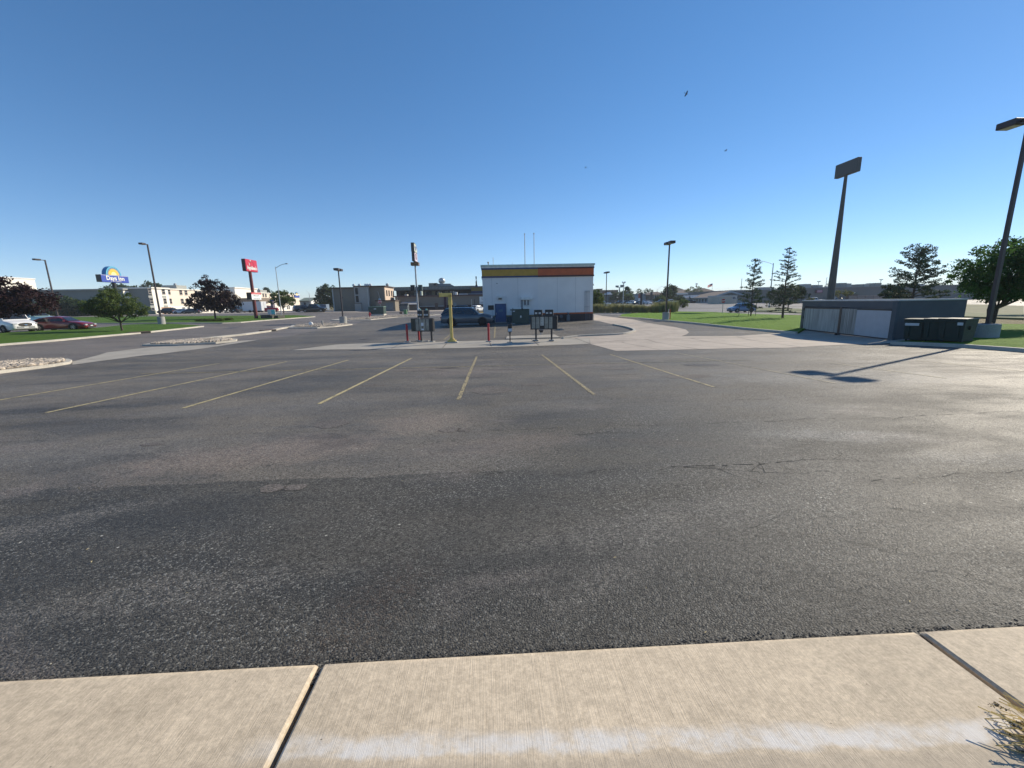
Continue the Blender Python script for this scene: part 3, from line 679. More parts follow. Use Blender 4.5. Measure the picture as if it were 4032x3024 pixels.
    for s in (-1, 1):
        for i in range(len(cuts)-1):
            q0, q1 = cuts[i], cuts[i+1]; pts = []
            for t, q, e in ((.04, q0, -1), (.04, q1, 1), (.93, q1, 1), (.93, q0, -1)):
                xf, xr = slope_f(t)-.14-(.05 if kind == 'van' else 0), slope_r(t)+.12
                x = xf+(xr-xf)*q; x += -e*.0 + (-.03 if e < 0 and i else 0) + (.03 if e > 0 and i < len(cuts)-2 else 0)
                pts.append(sidept(x, t, s))
            m_ = MB(); m_.face(pts if s > 0 else pts[::-1]); m_.face([(p[0], p[1]-s*.012, p[2]) for p in (pts[::-1] if s > 0 else pts)])
            m_.build('side_window', gm_, root)
    def endglass(x0, x1, ztop, nm, e):
        z0 = K['belt']+.05 if e > 0 else K['deck']+.07; z1 = ztop
        zz0 = zb_+.03 if e > 0 else K['deck']+.02
        f0 = (z0-zz0)/(H-.045-zz0); f1 = (z1-zz0)/(H-.045-zz0)
        xa, xb = x0+(x1-x0)*f0+e*.012, x0+(x1-x0)*f1+e*.012; wa, wb2 = wbt*.90, wr*.86
        pts = [(xa, -wa, z0+.012), (xa, wa, z0+.012), (xb, wb2, z1+.012), (xb, -wb2, z1+.012)]
        m_ = MB(); m_.face(pts); m_.face([(p[0]-e*.01, p[1], p[2]-.01) for p in pts[::-1]]); m_.build(nm, gm_, root)
    endglass(a, c1, H-.13, 'windshield', 1)
    endglass(d, c2, H-.16, 'rear_window', -1)
    # wheels and arches
    ky = (round(K['r'], 3), rim.name if rim else '')
    for sx in (1, -1):
        xw = X(.5)+sx*K['wb']/2+(.03 if kind != 'pickup' else .12)
        for sy in (-1, 1):
            am = MB(); n = 16; R1 = K['r']*1.20; yo = hw*1.003+.004
            am.face([(xw+R1*cos(pi*i/n*1.16-.25), sy*yo, K['r']+R1*sin(pi*i/n*1.16-.25)) for i in range(n+1)][::-sy])
            am.build('wheel_arch', CLAD, root)
            if ky not in WH:
                t_, m2 = wheel_meshes(K['r'], .24); to = t_.build('wheel', TYRE, root, smooth=True); ro = m2.build('rim', rim or RIM, to); WH[ky] = (to, ro)
            else:
                to = WH[ky][0].copy(); COL.objects.link(to); to.parent = root; ro = WH[ky][1].copy(); COL.objects.link(ro); ro.parent = to
            to.location = (xw, sy*(hw-.085), K['r'])
    if detail:
        z = K['nose']
        for s in (-1, 1):
            MB().box(L/2-.16, L/2-.005, min(s*hw*.52, s*hw*.86), max(s*hw*.52, s*hw*.86), z-.17, z-.05, .015).build('headlight', HL, root)
            zt = K['tail']-.1; MB().box(-L/2+.005, -L/2+.14, min(s*hw*.60, s*hw*.90), max(s*hw*.60, s*hw*.90), zt-.14, zt, .015).build('tail_light', TLM, root)
            xm = a-.30; MB().box(xm-.07, xm+.07, s*(hw+.10)-.10, s*(hw+.10)+.05, K['belt']-.0, K['belt']+.14, .02).build('mirror', pm_, root)
        if kind == 'van':
            gpz = [(cos(2*pi*i/20)*.56*(1 if abs(cos(2*pi*i/20)) < .8 else .97), sin(2*pi*i/20)*.17) for i in range(20)]
            vb = MB(); vb.raw([(L/2+.03-.10*abs(y_)*.6, y_, z-.20+z_) for y_, z_ in gpz]+[(L/2-.2, y_, z-.20+z_) for y_, z_ in gpz], [tuple(range(20))]+[(i, 20+i, 20+(i+1) % 20, (i+1) % 20) for i in range(20)]); vb.build('grille', CLAD, root)
            vb = MB(); vb.raw([(L/2+.045-.10*abs(y_*.3)*.6, y_*.3, z-.20+z_*.33) for y_, z_ in gpz], [tuple(range(20))]); vb.build('badge', CHROME, root)
            MB().box(L/2-.05, L/2+.03, -.75, .75, gc+.04, gc+.14, .02).build('lower_intake', CLAD, root)
        else: MB().box(L/2-.06, L/2+.012, -hw*.45, hw*.45, z-.24, z-.07, .01).build('grille', CLAD, root)
        MB().box(L/2-.10, L/2+.02, -hw*.62, hw*.62, gc+(.03 if kind != 'van' else .17), gc+(.20 if kind != 'van' else .36), .02).build('front_bumper', CLAD if kind != 'van' else mat('grey_bumper', (.25, .26, .27), .5), root)
        MB().box(-L/2-.02, -L/2+.1, -hw*.62, hw*.62, gc+.05, gc+.24, .02).build('rear_bumper', CLAD, root)
        MB().box(L/2+.015, L/2+.03, -.16, .16, gc+.22, gc+.32).build('plate', PLATE, root)
        MB().box(-L/2-.01, -L/2+.005, -.16, .16, K['tail']-.38, K['tail']-.26).build('plate', PLATE, root)
        if dark_low: 
            for s in (-1, 1): MB().box(X(.8), X(.22), min(s*hw*.97, s*(hw+.006)), max(s*hw*.97, s*(hw+.006)), gc-.01, gc+.12, .005).build('sill', CLAD, root)
        if K['rails']:
            for s in (-1, 1): MB().tube([(c1-.15, s*wr*.82, H-.03), (c1-.3, s*wr*.84, H+.045), (c2+.2, s*wr*.84, H+.045), (c2+.05, s*wr*.82, H-.06)], .016, 6).build('roof_rail', BLACK, root)
        if kind != 'van':
            for s in (-1, 1):
                for xx in (a-.95, a-1.85) if kind != 'pickup' else (a-.95,):
                    MB().box(xx-.10, xx+.10, min(s*hw*.985, s*(hw+.018)), max(s*hw*.985, s*(hw+.018)), K['belt']-.16, K['belt']-.125, .004).build('door_handle', pm_ if kind != 'pickup' else CLAD, root)
    return root
PW = paint('white', (.72, .72, .72)); PBK = paint('black', (.012, .012, .014)); PR = paint('red', (.16, .008, .012)); PSL = paint('slate', (.035, .06, .085))
PTL = paint('teal', (.36, .50, .47)); PBL = paint('blue', (.10, .18, .30)); PGY = paint('grey', (.14, .15, .16)); POR = paint('orange', (.55, .08, .02)); PSV = paint('silver', (.42, .43, .44)); PGN = paint('green', (.03, .05, .04)); PDR = paint('dark_red', (.12, .015, .015))
x, y = G(1845, 1287); s1 = car('suv', 'suv', PSL, 'slate blue suv with roof rails, nose to the blue door of the drive-in', 'suv', gp(x-.15, 40.3), radians(-4), rim=mat('black_rim', (.03, .03, .032), .35, .6))
ax = G(75, 1311); h_ = radians(-15)
van = car('van', 'van', PW, 'white van with an oval grille at the left edge of the photo', 'van', gp(ax[0]-cos(h_)*1.65, ax[1]-sin(h_)*1.65, .01), h_, dark_low=False)
ax = G(236, 1303); sed = car('sedan', 'sedan', PR, 'dark red sedan parked beside the white van under the purple tree', 'sedan', gp(ax[0]-.3, ax[1]+.7, .01), radians(11))
tp_ = at(125, 1290, 53); tpk = car('pickup', 'pickup', PTL, 'pale teal pickup parked behind the white van and the red sedan', 'pickup', gp(tp_.x, 53, .01), radians(4))
bs_ = G(2918, 1230); car('suv', 'cross', PBL, 'light blue crossover suv on the street behind the small pine', 'suv', (bs_[0], bs_[1], g(*bs_)+.0), radians(183), rim=RIM)
# cars seen small, placed where they stand
def small(px, py, Y, kind, pm_, label, rz, name='parked_car', detail=1, group=None):
    p = at(px, py, Y); return car(name, kind, pm_, label, {'pickup': 'pickup', 'suv': 'suv', 'cross': 'car', 'sedan': 'car', 'hatch': 'car', 'van': 'van'}[kind], (p.x, p.y, g(p.x, p.y)+.0), radians(rz), group, detail)
GC1 = 'cars parked in front of the hotel'; GC2 = 'vehicles in the lots across the street'; GC3 = 'cars on the hill'
small(1237, 1229, 104, 'pickup', PBK, 'black pickup beside the green dumpster across the street', 3, 'pickup', group=GC1)
small(1196, 1226, 112, 'suv', PBK, 'black suv half hidden behind the black pickup', 40, 'suv', group=GC1)
small(250, 1172, 150, 'sedan', POR, 'orange car on the hill above the bushes', 5, group=GC3)
small(222, 1172, 156, 'sedan', PDR, 'dark red car on the hill just left of the orange car', 20, group=GC3)
small(283, 1172, 150, 'suv', PW, 'white suv on the hill next to the orange car', 185, group=GC3)
small(309, 1174, 146, 'sedan', PBK, 'black car on the hill by the corner of the hotel', 170, group=GC3)
small(660, 1237, 128, 'suv', PBK, 'black suv parked at the hotel wall behind the single arm lamp post', 175, group=GC1)
small(693, 1237, 131, 'sedan', PSV, 'silver sedan behind the black suv near the hotel wall', 178, group=GC1)
small(722, 1237, 126, 'sedan', PW, 'white sedan in the middle of the row by the hotel', 178, group=GC1)
small(756, 1237, 124, 'sedan', PBK, 'black sedan at the end of the row by the purple tree', 182, group=GC1)
small(893, 1236, 120, 'cross', PSV, 'silver crossover just right of the purple tree', 80, group=GC1)
small(940, 1238, 116, 'suv', PBK, 'black suv backed up to the white trailer', 95, group=GC1)
small(1060, 1232, 120, 'suv', PDR, 'dark red suv behind the right end of the white trailer', 60, group=GC1)
small(2366, 1211, 108, 'pickup', PW, 'white pickup nearest to the corner of the drive-in behind the grasses', 178, 'pickup', group=GC2)
small(2374, 1199, 150, 'pickup', PW, 'white pickup with dark windows behind the nearer white one', 178, 'pickup', group=GC2)
small(2441, 1186, 205, 'suv', PBK, 'black suv at the left end of the far parked row', 178, group=GC2)
small(2463, 1188, 198, 'cross', PGN, 'dark green car second in the far parked row', 175, group=GC2)
small(2484, 1188.5, 196, 'cross', PW, 'white hatchback third in the far parked row', 135, group=GC2)
small(2503, 1186, 210, 'cross', PBK, 'black car behind the orange and black pylon sign', 130, group=GC2)
small(2512, 1195, 170, 'sedan', PBK, 'black car in front of the pylon sign', 170, group=GC2)
small(2546, 1188, 190, 'pickup', PDR, 'dark red pickup just right of the pylon sign', 178, 'pickup', group=GC2)
small(2530, 1196.5, 168, 'sedan', PSV, 'silver car below the dark red pickup', 120, group=GC2)
small(2549, 1197, 166, 'sedan', PW, 'white car nose on below the dark red pickup', 100, group=GC2)
small(2580, 1187, 205, 'suv', PSV, 'silver car between the dark sign and the tan shop', 170, group=GC2)
small(2606, 1195, 165, 'pickup', PGN, 'dark green pickup left of the tall twin lamp post', 178, 'pickup', group=GC2)
small(2642, 1192, 175, 'pickup', PW, 'white pickup right of the tall twin lamp post', 178, 'pickup', group=GC2)
small(2717, 1191, 185, 'suv', PBK, 'black suv in front of the brown roofed clinic', 0, 'suv', group=GC2)
small(3203, 1188, 128, 'pickup', PW, 'white pickup by the big grey store behind the bin enclosure', 178, 'pickup', group=GC2)
small(3300, 1187, 112, 'suv', PBK, 'black suv behind the thick sign pole', 0, 'suv', group=GC2)
small(1805, 1229, 88, 'suv', PBK, 'black suv by the back wall of the long tan store', 182, 'suv', group=GC2)
small(1880, 1218, 99, 'hatch', PW, 'white car parked tail out by the tan store', 60, group=GC2)

# ================================================================ TREES
def leafmat(name, col, tr=.35): return mat(name, col, .65, var=.38, scale=1.1, trans=tr, spec=.25)
LG = leafmat('leaf_green', (.095, .135, .032)); LD = leafmat('leaf_dark_green', (.045, .078, .028)); LP = leafmat('leaf_purple', (.034, .015, .018), .22); LY = leafmat('leaf_yellow_green', (.12, .13, .04)); LPI = leafmat('needle_green', (.055, .085, .045), .2); LSP = leafmat('needle_blue_green', (.075, .10, .07), .2); LB = leafmat('leaf_bright_green', (.055, .115, .03), .5)
BARK = mat('bark', (.085, .065, .05), .9, var=.35, scale=12, bump=.6, bscale=25)
def leaves(mb, c, rad, n, size, rr, flat=1.):
    for _ in range(n):
        while True:
            p = Vector((rr.uniform(-1, 1), rr.uniform(-1, 1), rr.uniform(-1, 1)))
            if .1 < p.length < 1: break
        q = Vector((c[0]+p.x*rad, c[1]+p.y*rad, c[2]+p.z*rad*flat)); s = size*rr.uniform(.6, 1.4)
        nrm = (Vector((rr.gauss(0, 1), rr.gauss(0, 1), rr.gauss(.5, 1)))).normalized()
        u_ = nrm.orthogonal().normalized(); v_ = nrm.cross(u_); a = rr.uniform(0, 6.28); u2 = u_*cos(a)+v_*sin(a); v2 = nrm.cross(u2)
        mb.face([q-u2*s, q-v2*s*.5+nrm*s*.12, q+u2*s, q+v2*s*.5+nrm*s*.12])
def limb(mb, a, b, r0_, r1_, rr, k=4, wob=.12):
    a = Vector(a); b = Vector(b); L = (b-a).length; pts = [a]
    for i in range(1, k): pts.append(a.lerp(b, i/k)+Vector((rr.uniform(-1, 1), rr.uniform(-1, 1), rr.uniform(-.4, .8)))*L*wob*.5)
    pts.append(b)
    for i in range(k): mb.cyl(pts[i], pts[i+1], r0_+(r1_-r0_)*i/k, r0_+(r1_-r0_)*(i+1)/k, 6, False)
def broadleaf(name, label, loc, h, crowns, lm, seed, trunk=.16, fork=.3, nclump=90, nleaf=38, size=.13, cat='tree', group=None, clump=.42, multi=1):
    """crowns: list of (x, y, z, rx, ry, rz) ellipsoids relative to the base"""
    rr = random.Random(seed); root = thing(name, label, cat, loc, 0, group)
    tb = MB(); tops = []
    for m_ in range(multi):
        bx = (m_-(multi-1)/2)*trunk*1.6
        limb(tb, (bx, 0, -.1), (bx*2.2, 0, h*fork), trunk, trunk*.72, rr, 3, .04); tops.append((bx*2.2, 0, h*fork))
    cl = MB(); vol = [c[3]*c[4]*c[5] for c in crowns]
    cents = []
    for i in range(nclump):
        c = rr.choices(crowns, vol)[0]
        while True:
            p = Vector((rr.uniform(-1, 1), rr.uniform(-1, 1), rr.uniform(-1, 1)))
            if .25 < p.length < 1 and (p.length > .55 or rr.random() < .35): break
        q = (c[0]+p.x*c[3], c[1]+p.y*c[4], c[2]+p.z*c[5]); cents.append(q)
        rad = clump*rr.uniform(.6, 1.35)
        leaves(cl, q, rad, int(nleaf*rr.uniform(.6, 1.3)), size, rr, .75)
    for q in rr.sample(cents, min(len(cents), 16)):
        t0 = rr.choice(tops); limb(tb, t0, (q[0]*.92, q[1]*.92, q[2]-.1), trunk*.42, trunk*.08, rr, 4)
    limb(tb, tops[0], (crowns[0][0], crowns[0][1], crowns[0][2]+crowns[0][5]*.7), trunk*.6, trunk*.1, rr, 4, .05)
    tb.build('trunk', BARK, root); cl.build('crown', lm, root)
    return root
def conifer(name, label, loc, h, rmax, lm, seed, base=.18, whorls=14, arms=6, droop=.1, tuft=.22, nl=26, size=.09, open_=.0, top=1., prof=None, cat='tree', group=None, tr=.13, lean=0):
    rr = random.Random(seed); root = thing(name, label, cat, loc, rr.uniform(0, 6.28) if lean == 0 else lean, group)
    tb = MB(); limb(tb, (0, 0, -.1), (rr.uniform(-.1, .1), 0, h), tr, .02, rr, 6, .015)
    cl = MB()
    for w_ in range(whorls):
        t = w_/(whorls-1); z = h*(base+(top-base)*t**.95); dz = h*(top-base)/whorls
        Rr = rmax*(prof(t) if prof else (1-t)**.8)+.12
        for a in range(arms):
            if rr.random() < open_: continue
            th = 2*pi*(a+rr.uniform(-.3, .3))/arms+w_*.7; L = Rr*rr.uniform(.65, 1.12)
            up = (-droop+t*.5)*L+rr.uniform(-.1, .15)*L
            jz = rr.uniform(-.55, .55)*dz*(1 if w_ < whorls-1 else 0); p0 = Vector((0, 0, z+jz)); p1 = Vector((cos(th)*L, sin(th)*L, z+jz+up))
            limb(tb, p0, p1, tr*.28*(1-t*.6), .008, rr, 3, .06)
            k = max(2, int(L/tuft*1.1))
            for i in range(k):
                f = (i+1)/k
                if f < .25 and L > .8: continue
                q = p0.lerp(p1, f)+Vector((rr.uniform(-1, 1), rr.uniform(-1, 1), rr.uniform(-.3, .6)))*tuft*.6
                leaves(cl, q, tuft*rr.uniform(.6, 1.1), int(nl*rr.uniform(.6, 1.2)), size, rr, .6)
    leaves(cl, (0, 0, h), .12, 20, size, rr, 2)
    tb.build('trunk', BARK, root); cl.build('crown', lm, root)
    return root
# left side
p = at(40, 1180, 36)
broadleaf('purple_plum_tree', 'large dark purple tree above the white van at the left edge', gp(p.x-3.4, 36), 4.9, [(2.7, 0, 3.3, 2.0, 1.8, 1.35), (5.0, -.1, 2.9, 1.8, 1.6, 1.0), (.3, 0, 3.2, 2.2, 1.8, 1.5), (2.5, -.2, 2.2, 2.6, 1.6, .6), (2.3, .2, 4.3, 1.0, .9, .6)], LP, 11, .17, .25, 330, 48, .11, clump=.42)
p = at(479, 1291, 42)
broadleaf('small_green_tree', 'low wide green tree on the lawn in front of the shaded hotel wall', gp(p.x, 42, .1), 3.9, [(-.2, 0, 2.6, 1.7, 1.5, 1.15), (-2.0, .1, 2.2, 1.5, 1, .8), (1.55, 0, 1.95, 1.3, .9, .65), (.1, 0, 1.75, 2.3, 1.2, .5), (-.6, 0, 3.4, .95, .8, .5)], LG, 12, .10, .2, 230, 42, .085, clump=.32)
x, y = G(849, 1256, .1)
broadleaf('purple_tree', 'rounded dark purple tree on the island lawn left of the red pole sign', gp(x, y, .1), 6.9, [(0, 0, 4.0, 2.5, 2.3, 1.9), (-1.6, 0, 2.6, 2.1, 2, 1.3), (1.9, 0, 2.6, 2.0, 2, 1.3), (-.3, 0, 5.7, 1.1, 1, .9), (.3, .3, 2.0, 3.0, 2, .8), (-.6, 0, 6.3, .6, .6, .7)], LP, 13, .14, .2, 220, 46, .15, clump=.5)
p = at(1118, 1233, 98)
broadleaf('street_tree', 'small green tree in front of the hotel right of the street light', gp(p.x, 98, .1), 5.6, [(0, 0, 3.6, 2.4, 2, 1.6), (.9, 0, 2.6, 2, 2, 1.1), (-1.3, 0, 2.8, 1.5, 1.4, 1.2)], LG, 14, .12, .2, 110, 40, .17, clump=.48)
for i, (px, py, Y, rx, h) in enumerate([(262, 1236, 116, 4.2, 5.4), (322, 1236, 114, 3.6, 4.2), (375, 1238, 110, 4.2, 4.4), (195, 1225, 124, 3., 4.5), (110, 1238, 112, 4.5, 4.0)]):
    p = at(px, py, Y)
    broadleaf('shrub', ['tall dark shrub below the orange car on the hill', 'dark shrub left of the low wide green tree', 'dark shrub behind the low wide green tree', 'shrub on the dry slope behind the left lamp post', 'dark shrub behind the teal pickup'][i], gp(p.x, Y), h, [(0, 0, h*.45, rx, 2.2, h*.5)], LD if i != 3 else LG, 20+i, .12, .15, 110, 34, .26, 'shrub', 'shrubs in front of the hill', .75)
for i, (px, py, Y, h, rx, lm) in enumerate([(475, 1150, 190, 6.5, 4.5, LD), (512, 1150, 196, 4.8, 4, LD), (600, 1150, 200, 7.0, 6, LD), (920, 1170, 200, 5, 3.0, LY)]):
    if i == 3: continue
    p = at(px, 1215, Y); zz = g(p.x, Y)
    ztop = at(px, [1122, 1124, 1113][i], Y).z-zz
    broadleaf('background_tree', ['green treetop showing above the hotel roof behind the blue pole sign', 'lower green treetop just right of the blue sign pole above the hotel', 'wide dark treetop above the hotel behind the single arm lamp post'][i], gp(p.x, Y), ztop, [(0, 0, ztop*.6, rx, 4, ztop*.4)], lm, 30+i, .3, .3, 70, 34, .4, group='treetops above the hotel roof', clump=1.2)
for px, top_, lab in ((1059, 1137, 'spruce top rising above the hotel roof right of the red pole'), (1107, 1149, 'smaller spruce top above the hotel roof at the street light')):
    p = at(px, 1225, 245); z0 = g(p.x, 245); conifer('spruce_tree', lab, gp(p.x, 245), at(px, top_, 245).z-z0, 4.2, LD, int(px), .15, 12, 6, tuft=.9, nl=18, size=.45, group='spruces behind the hotel', tr=.3)
p = at(1295, 1225, 150); broadleaf('evergreen_tree', 'dense dark green tree between the white house and the tan motel', gp(p.x, 150), 9.5, [(0, 0, 4.6, 3.4, 3, 4.2), (-1.6, 0, 3.5, 3, 3, 3.2), (.6, 0, 7.4, 1.9, 1.7, 1.6), (2.6, 0, 4, 2.4, 2, 3.6)], LD, 40, .25, .12, 200, 40, .27, clump=.85)
for i, (px, py, Y, L_) in enumerate([(825, 1268, 49.5, 3.6), (886, 1264, 52, 2.1)]):
    x, y = G(px, py-2, .1); q = thing('low_hedge', ['longer low hedge below the purple tree on the lawn', 'shorter low hedge by the pale stone below the purple tree'][i], 'hedge', gp(x, y, .1))
    hm = MB(); rr = random.Random(i)
    for _ in range(60): leaves(hm, (rr.uniform(-L_/2, L_/2), rr.uniform(-.3, .3), rr.uniform(.08, .32)), .22, 40, .06, rr, .6)
    hm.build('foliage', LG, q); st_ = MB()
    for kx in range(int(L_/.5)): st_.cyl((-L_/2+.3+kx*.5, 0, -.05), (-L_/2+.3+kx*.5, 0, .3), .02, n=5)
    st_.build('stems', BARK, q)
# right side
p = at(2350, 1200, 88); broadleaf('roadside_tree', 'green tree at the right corner of the drive-in', gp(p.x, 88), 4.6, [(0, 0, 2.9, 1.3, 1.3, 1.6), (.2, 0, 1.8, 1.5, 1.4, 1.1), (-.4, 0, 3.6, .8, .8, .8)], LG, 41, .12, .2, 90, 40, .15, clump=.42)
x, y = G(2956, 1243.5, LH)
conifer('young_pine', 'young open pine on the lawn in front of the light blue suv', gp(x, y, LH), 5.9, 1.5, LPI, 51, .16, 13, 5, -.12, .24, 34, .065, .22, tr=.085, prof=lambda t: (.95-.85*t) if t > .12 else .75, lean=.4)
for i, dx in enumerate((-.85, -.1, .75)):
    MBs = MB().cyl((0, 0, -.1), (0, 0, 1.35), .03, n=6); o = MBs.build('tree_stake', mat('stake_wood', (.16, .13, .1), .9)); o.location = gp(x+dx+(.2 if i == 1 else 0), y+.9-.3*i, LH); tag(o, ['left wooden stake beside the young open pine', 'middle wooden stake behind the young open pine', 'right wooden stake beside the young open pine'][i], 'stake', 'stakes around the young pine')
x, y = G(3081, 1251.5, LH)
conifer('spruce_tree', 'sparse tall spruce with a bare pointed top left of the bin enclosure', gp(x, y, LH), 6.6, 1.75, LSP, 52, .10, 19, 5, .06, .15, 17, .055, .2, tr=.11, prof=lambda t: (1-t)**.75, lean=1.)
x, y = G(3102, 1222, .1)
broadleaf('honeylocust_tree', 'spreading yellowish green tree behind the sparse spruce', gp(x, y), 5.6, [(0, 0, 3.9, 3.0, 2.4, 1.1), (1.4, 0, 3.1, 2.6, 2, .9), (-2.0, 0, 3.2, 2.4, 2, 1.2), (-2.4, 0, 1.9, 1.8, 1.6, .9)], leafmat('leaf_olive', (.055, .075, .03)), 53, .13, .2, 170, 40, .14, clump=.45)
p = at(3308, 1187, 100); zz = g(p.x, 100)
broadleaf('thin_tree', 'thin yellow green tree right of the thick sign pole', gp(p.x, 100), 4.2, [(0, 0, 3.1, 2.6, 1.6, .7), (-2, 0, 2.9, 1.2, 1, .5), (1.6, 0, 3.2, 1.2, 1, .4)], LY, 54, .07, .3, 46, 30, .14, clump=.4)
p = at(3192, 1190, 118); broadleaf('shrub', 'round yellow green shrub in front of the white pickup by the store', gp(p.x, 118), 2.0, [(0, 0, 1.1, 1.0, .9, .9)], LY, 55, .05, .2, 30, 40, .14, 'shrub', clump=.4)
p = at(3592, 1200, 44); zz = g(p.x, 44)
conifer('ponderosa_pine', 'broad open pine rising behind the bin enclosure', gp(p.x, 44), at(3592, 1000, 44).z-zz, 3.1, LPI, 56, .22, 12, 6, -.16, .34, 42, .085, .2, tr=.17, prof=lambda t: (.95-.62*t) if t > .15 else .9, lean=2.)
p = at(3510, 1195, 50); conifer('bushy_pine', 'small bushy pine at the lower left of the broad open pine', gp(p.x, 50), 2.9, 1.5, LPI, 57, .1, 7, 6, -.2, .4, 46, .14, .1, tr=.07, prof=lambda t: 1-.5*t)
x, y = G(3893, 1296, LH)
broadleaf('cottonwood_tree', 'big dense green tree behind the nearest lamp post', gp(x, y, LH), 5.2, [(.1, 0, 3.5, 1.9, 1.9, 1.3), (-1.15, 0, 2.9, 1.25, 1.4, .95), (1.7, 0, 3.2, 1.7, 1.8, 1.2), (.4, 0, 2.3, 1.9, 1.7, .75), (2.7, .2, 2.6, 1.4, 1.4, 1.0), (.9, 0, 4.4, .9, .9, .5)], LB, 58, .13, .22, 470, 52, .075, clump=.36, multi=2)
p = at(4090, 1240, 40); broadleaf('background_tree', 'green tree cut off by the right edge behind the nearest lamp post', gp(p.x, 40), 5.5, [(0, 0, 3.2, 2.6, 2.2, 2.2)], LG, 59, .15, .2, 130, 40, .14, clump=.5)
def bg(i, px, base, Y, top_, rx, lm, lab, kind=0):
    p = at(px, base, Y); z0 = g(p.x, Y); h = at(px, top_, Y).z-z0
    if kind: return conifer('background_tree', lab, gp(p.x, Y), h, rx, lm, 70+i, .08, 11, 7, tuft=.8, nl=26, size=.34, group='trees in the far right background', tr=.2)
    return broadleaf('background_tree', lab, gp(p.x, Y), h, [(0, 0, h*.62, rx, rx*.8, h*.38), (-rx*.4, 0, h*.4, rx*.8, rx*.7, h*.28), (rx*.35, 0, h*.48, rx*.7, rx*.6, h*.34)], lm, 70+i, .2, .15, 80, 36, .30, group='trees in the far right background', clump=.9)
bg(0, 2436, 1182, 230, 1139, 4.4, LD, 'dark tree under the twin billboards')
bg(1, 2469, 1180, 240, 1133, 5.5, LD, 'pointed dark tree right of the twin billboards', 1)
bg(2, 2522, 1176, 300, 1138, 7.5, LD, 'tree above the pale garages on their left side')
bg(3, 2543, 1176, 305, 1136, 6.5, LD, 'tree above the pale garages on their right side')
bg(4, 2476, 1180, 215, 1158, 2.4, LG, 'small light green tree in front of the pale garages')
bg(5, 2622, 1186, 190, 1124, 2.3, LD, 'tall tree just left of the tall twin lamp post')
bg(6, 2642, 1186, 196, 1118, 2.4, LD, 'tall tree just right of the tall twin lamp post')
bg(7, 2733, 1178, 260, 1125, 6.0, LG, 'tree above the brown roofs next to the white lamp mast')
bg(8, 2672, 1186, 200, 1168, 3.0, LD, 'low tree at the left end of the brown roofed clinic')
bg(9, 2602, 1188, 185, 1168, 2.6, LG, 'small shrub like tree by the tan shop')
bg(10, 3385, 1150, 260, 1117, 9., LD, 'dark tree above the roof of the big store')
bg(11, 3262, 1150, 240, 1118, 3.4, LD, 'dark tree at the store roof beside the thick sign pole')
x, y = G(2686, 1212)
broadleaf('round_bush', 'dense round bush on the kerb by the street entrance', gp(x, y), 2.4, [(0, 0, 1.2, 1.6, 1.4, 1.1)], LG, 90, .1, .1, 90, 50, .10, 'bush', clump=.36)
# ornamental grass clumps in the verge
GM = mat('reed_grass', (.24, .24, .11), .8, var=.35, scale=6, trans=.3)
gmb = MB(); rr = random.Random(4)
for _ in range(420):
    a = rr.uniform(0, 6.28); r_ = rr.uniform(0, .45); x0, y0 = cos(a)*r_, sin(a)*r_; hh = rr.uniform(.8, 1.55); ox, oy = cos(a)*hh*rr.uniform(.1, .45), sin(a)*hh*rr.uniform(.1, .45); wv = rr.uniform(.012, .025)
    px_, py_ = -sin(a)*wv, cos(a)*wv
    gmb.face([(x0-px_, y0-py_, 0), (x0+px_, y0+py_, 0), (x0+ox*.5+px_, y0+oy*.5+py_, hh*.7), (x0+ox*.5-px_, y0+oy*.5-py_, hh*.7)])
    gmb.face([(x0+ox*.5-px_, y0+oy*.5-py_, hh*.7), (x0+ox*.5+px_, y0+oy*.5+py_, hh*.7), (x0+ox, y0+oy, hh)])
gproto = None; gi = 0
for i in range(26):
    px = 2344+i*12.6+rr.uniform(-3, 3); row = i % 2
    x, y = G(px, 1231.5-row*3-max(0, (px-2600)*.02), .1)
    if gproto is None: o = gproto = gmb.build('ornamental_grass', GM)
    else: o = gproto.copy(); COL.objects.link(o)
    o.location = gp(x, y, .1); s_ = rr.uniform(.8, 1.25); o.scale = (s_*1.2, s_*1.2, s_*(1.25 if 2420 < px < 2450 or px > 2560 else .95)); o.rotation_euler = (0, 0, rr.uniform(0, 6))
    tag(o, 'clump of tall ornamental grass in the verge behind the drive lane', 'grass clump', 'ornamental grass clumps in the verge')
p = at(2592, 1228, 76); broadleaf('dark_shrub', 'dark green shrub standing among the ornamental grasses', gp(p.x, 74, .1), 1.7, [(0, 0, .9, 1.1, .9, .8)], LD, 91, .05, .1, 50, 44, .08, 'shrub', clump=.3)

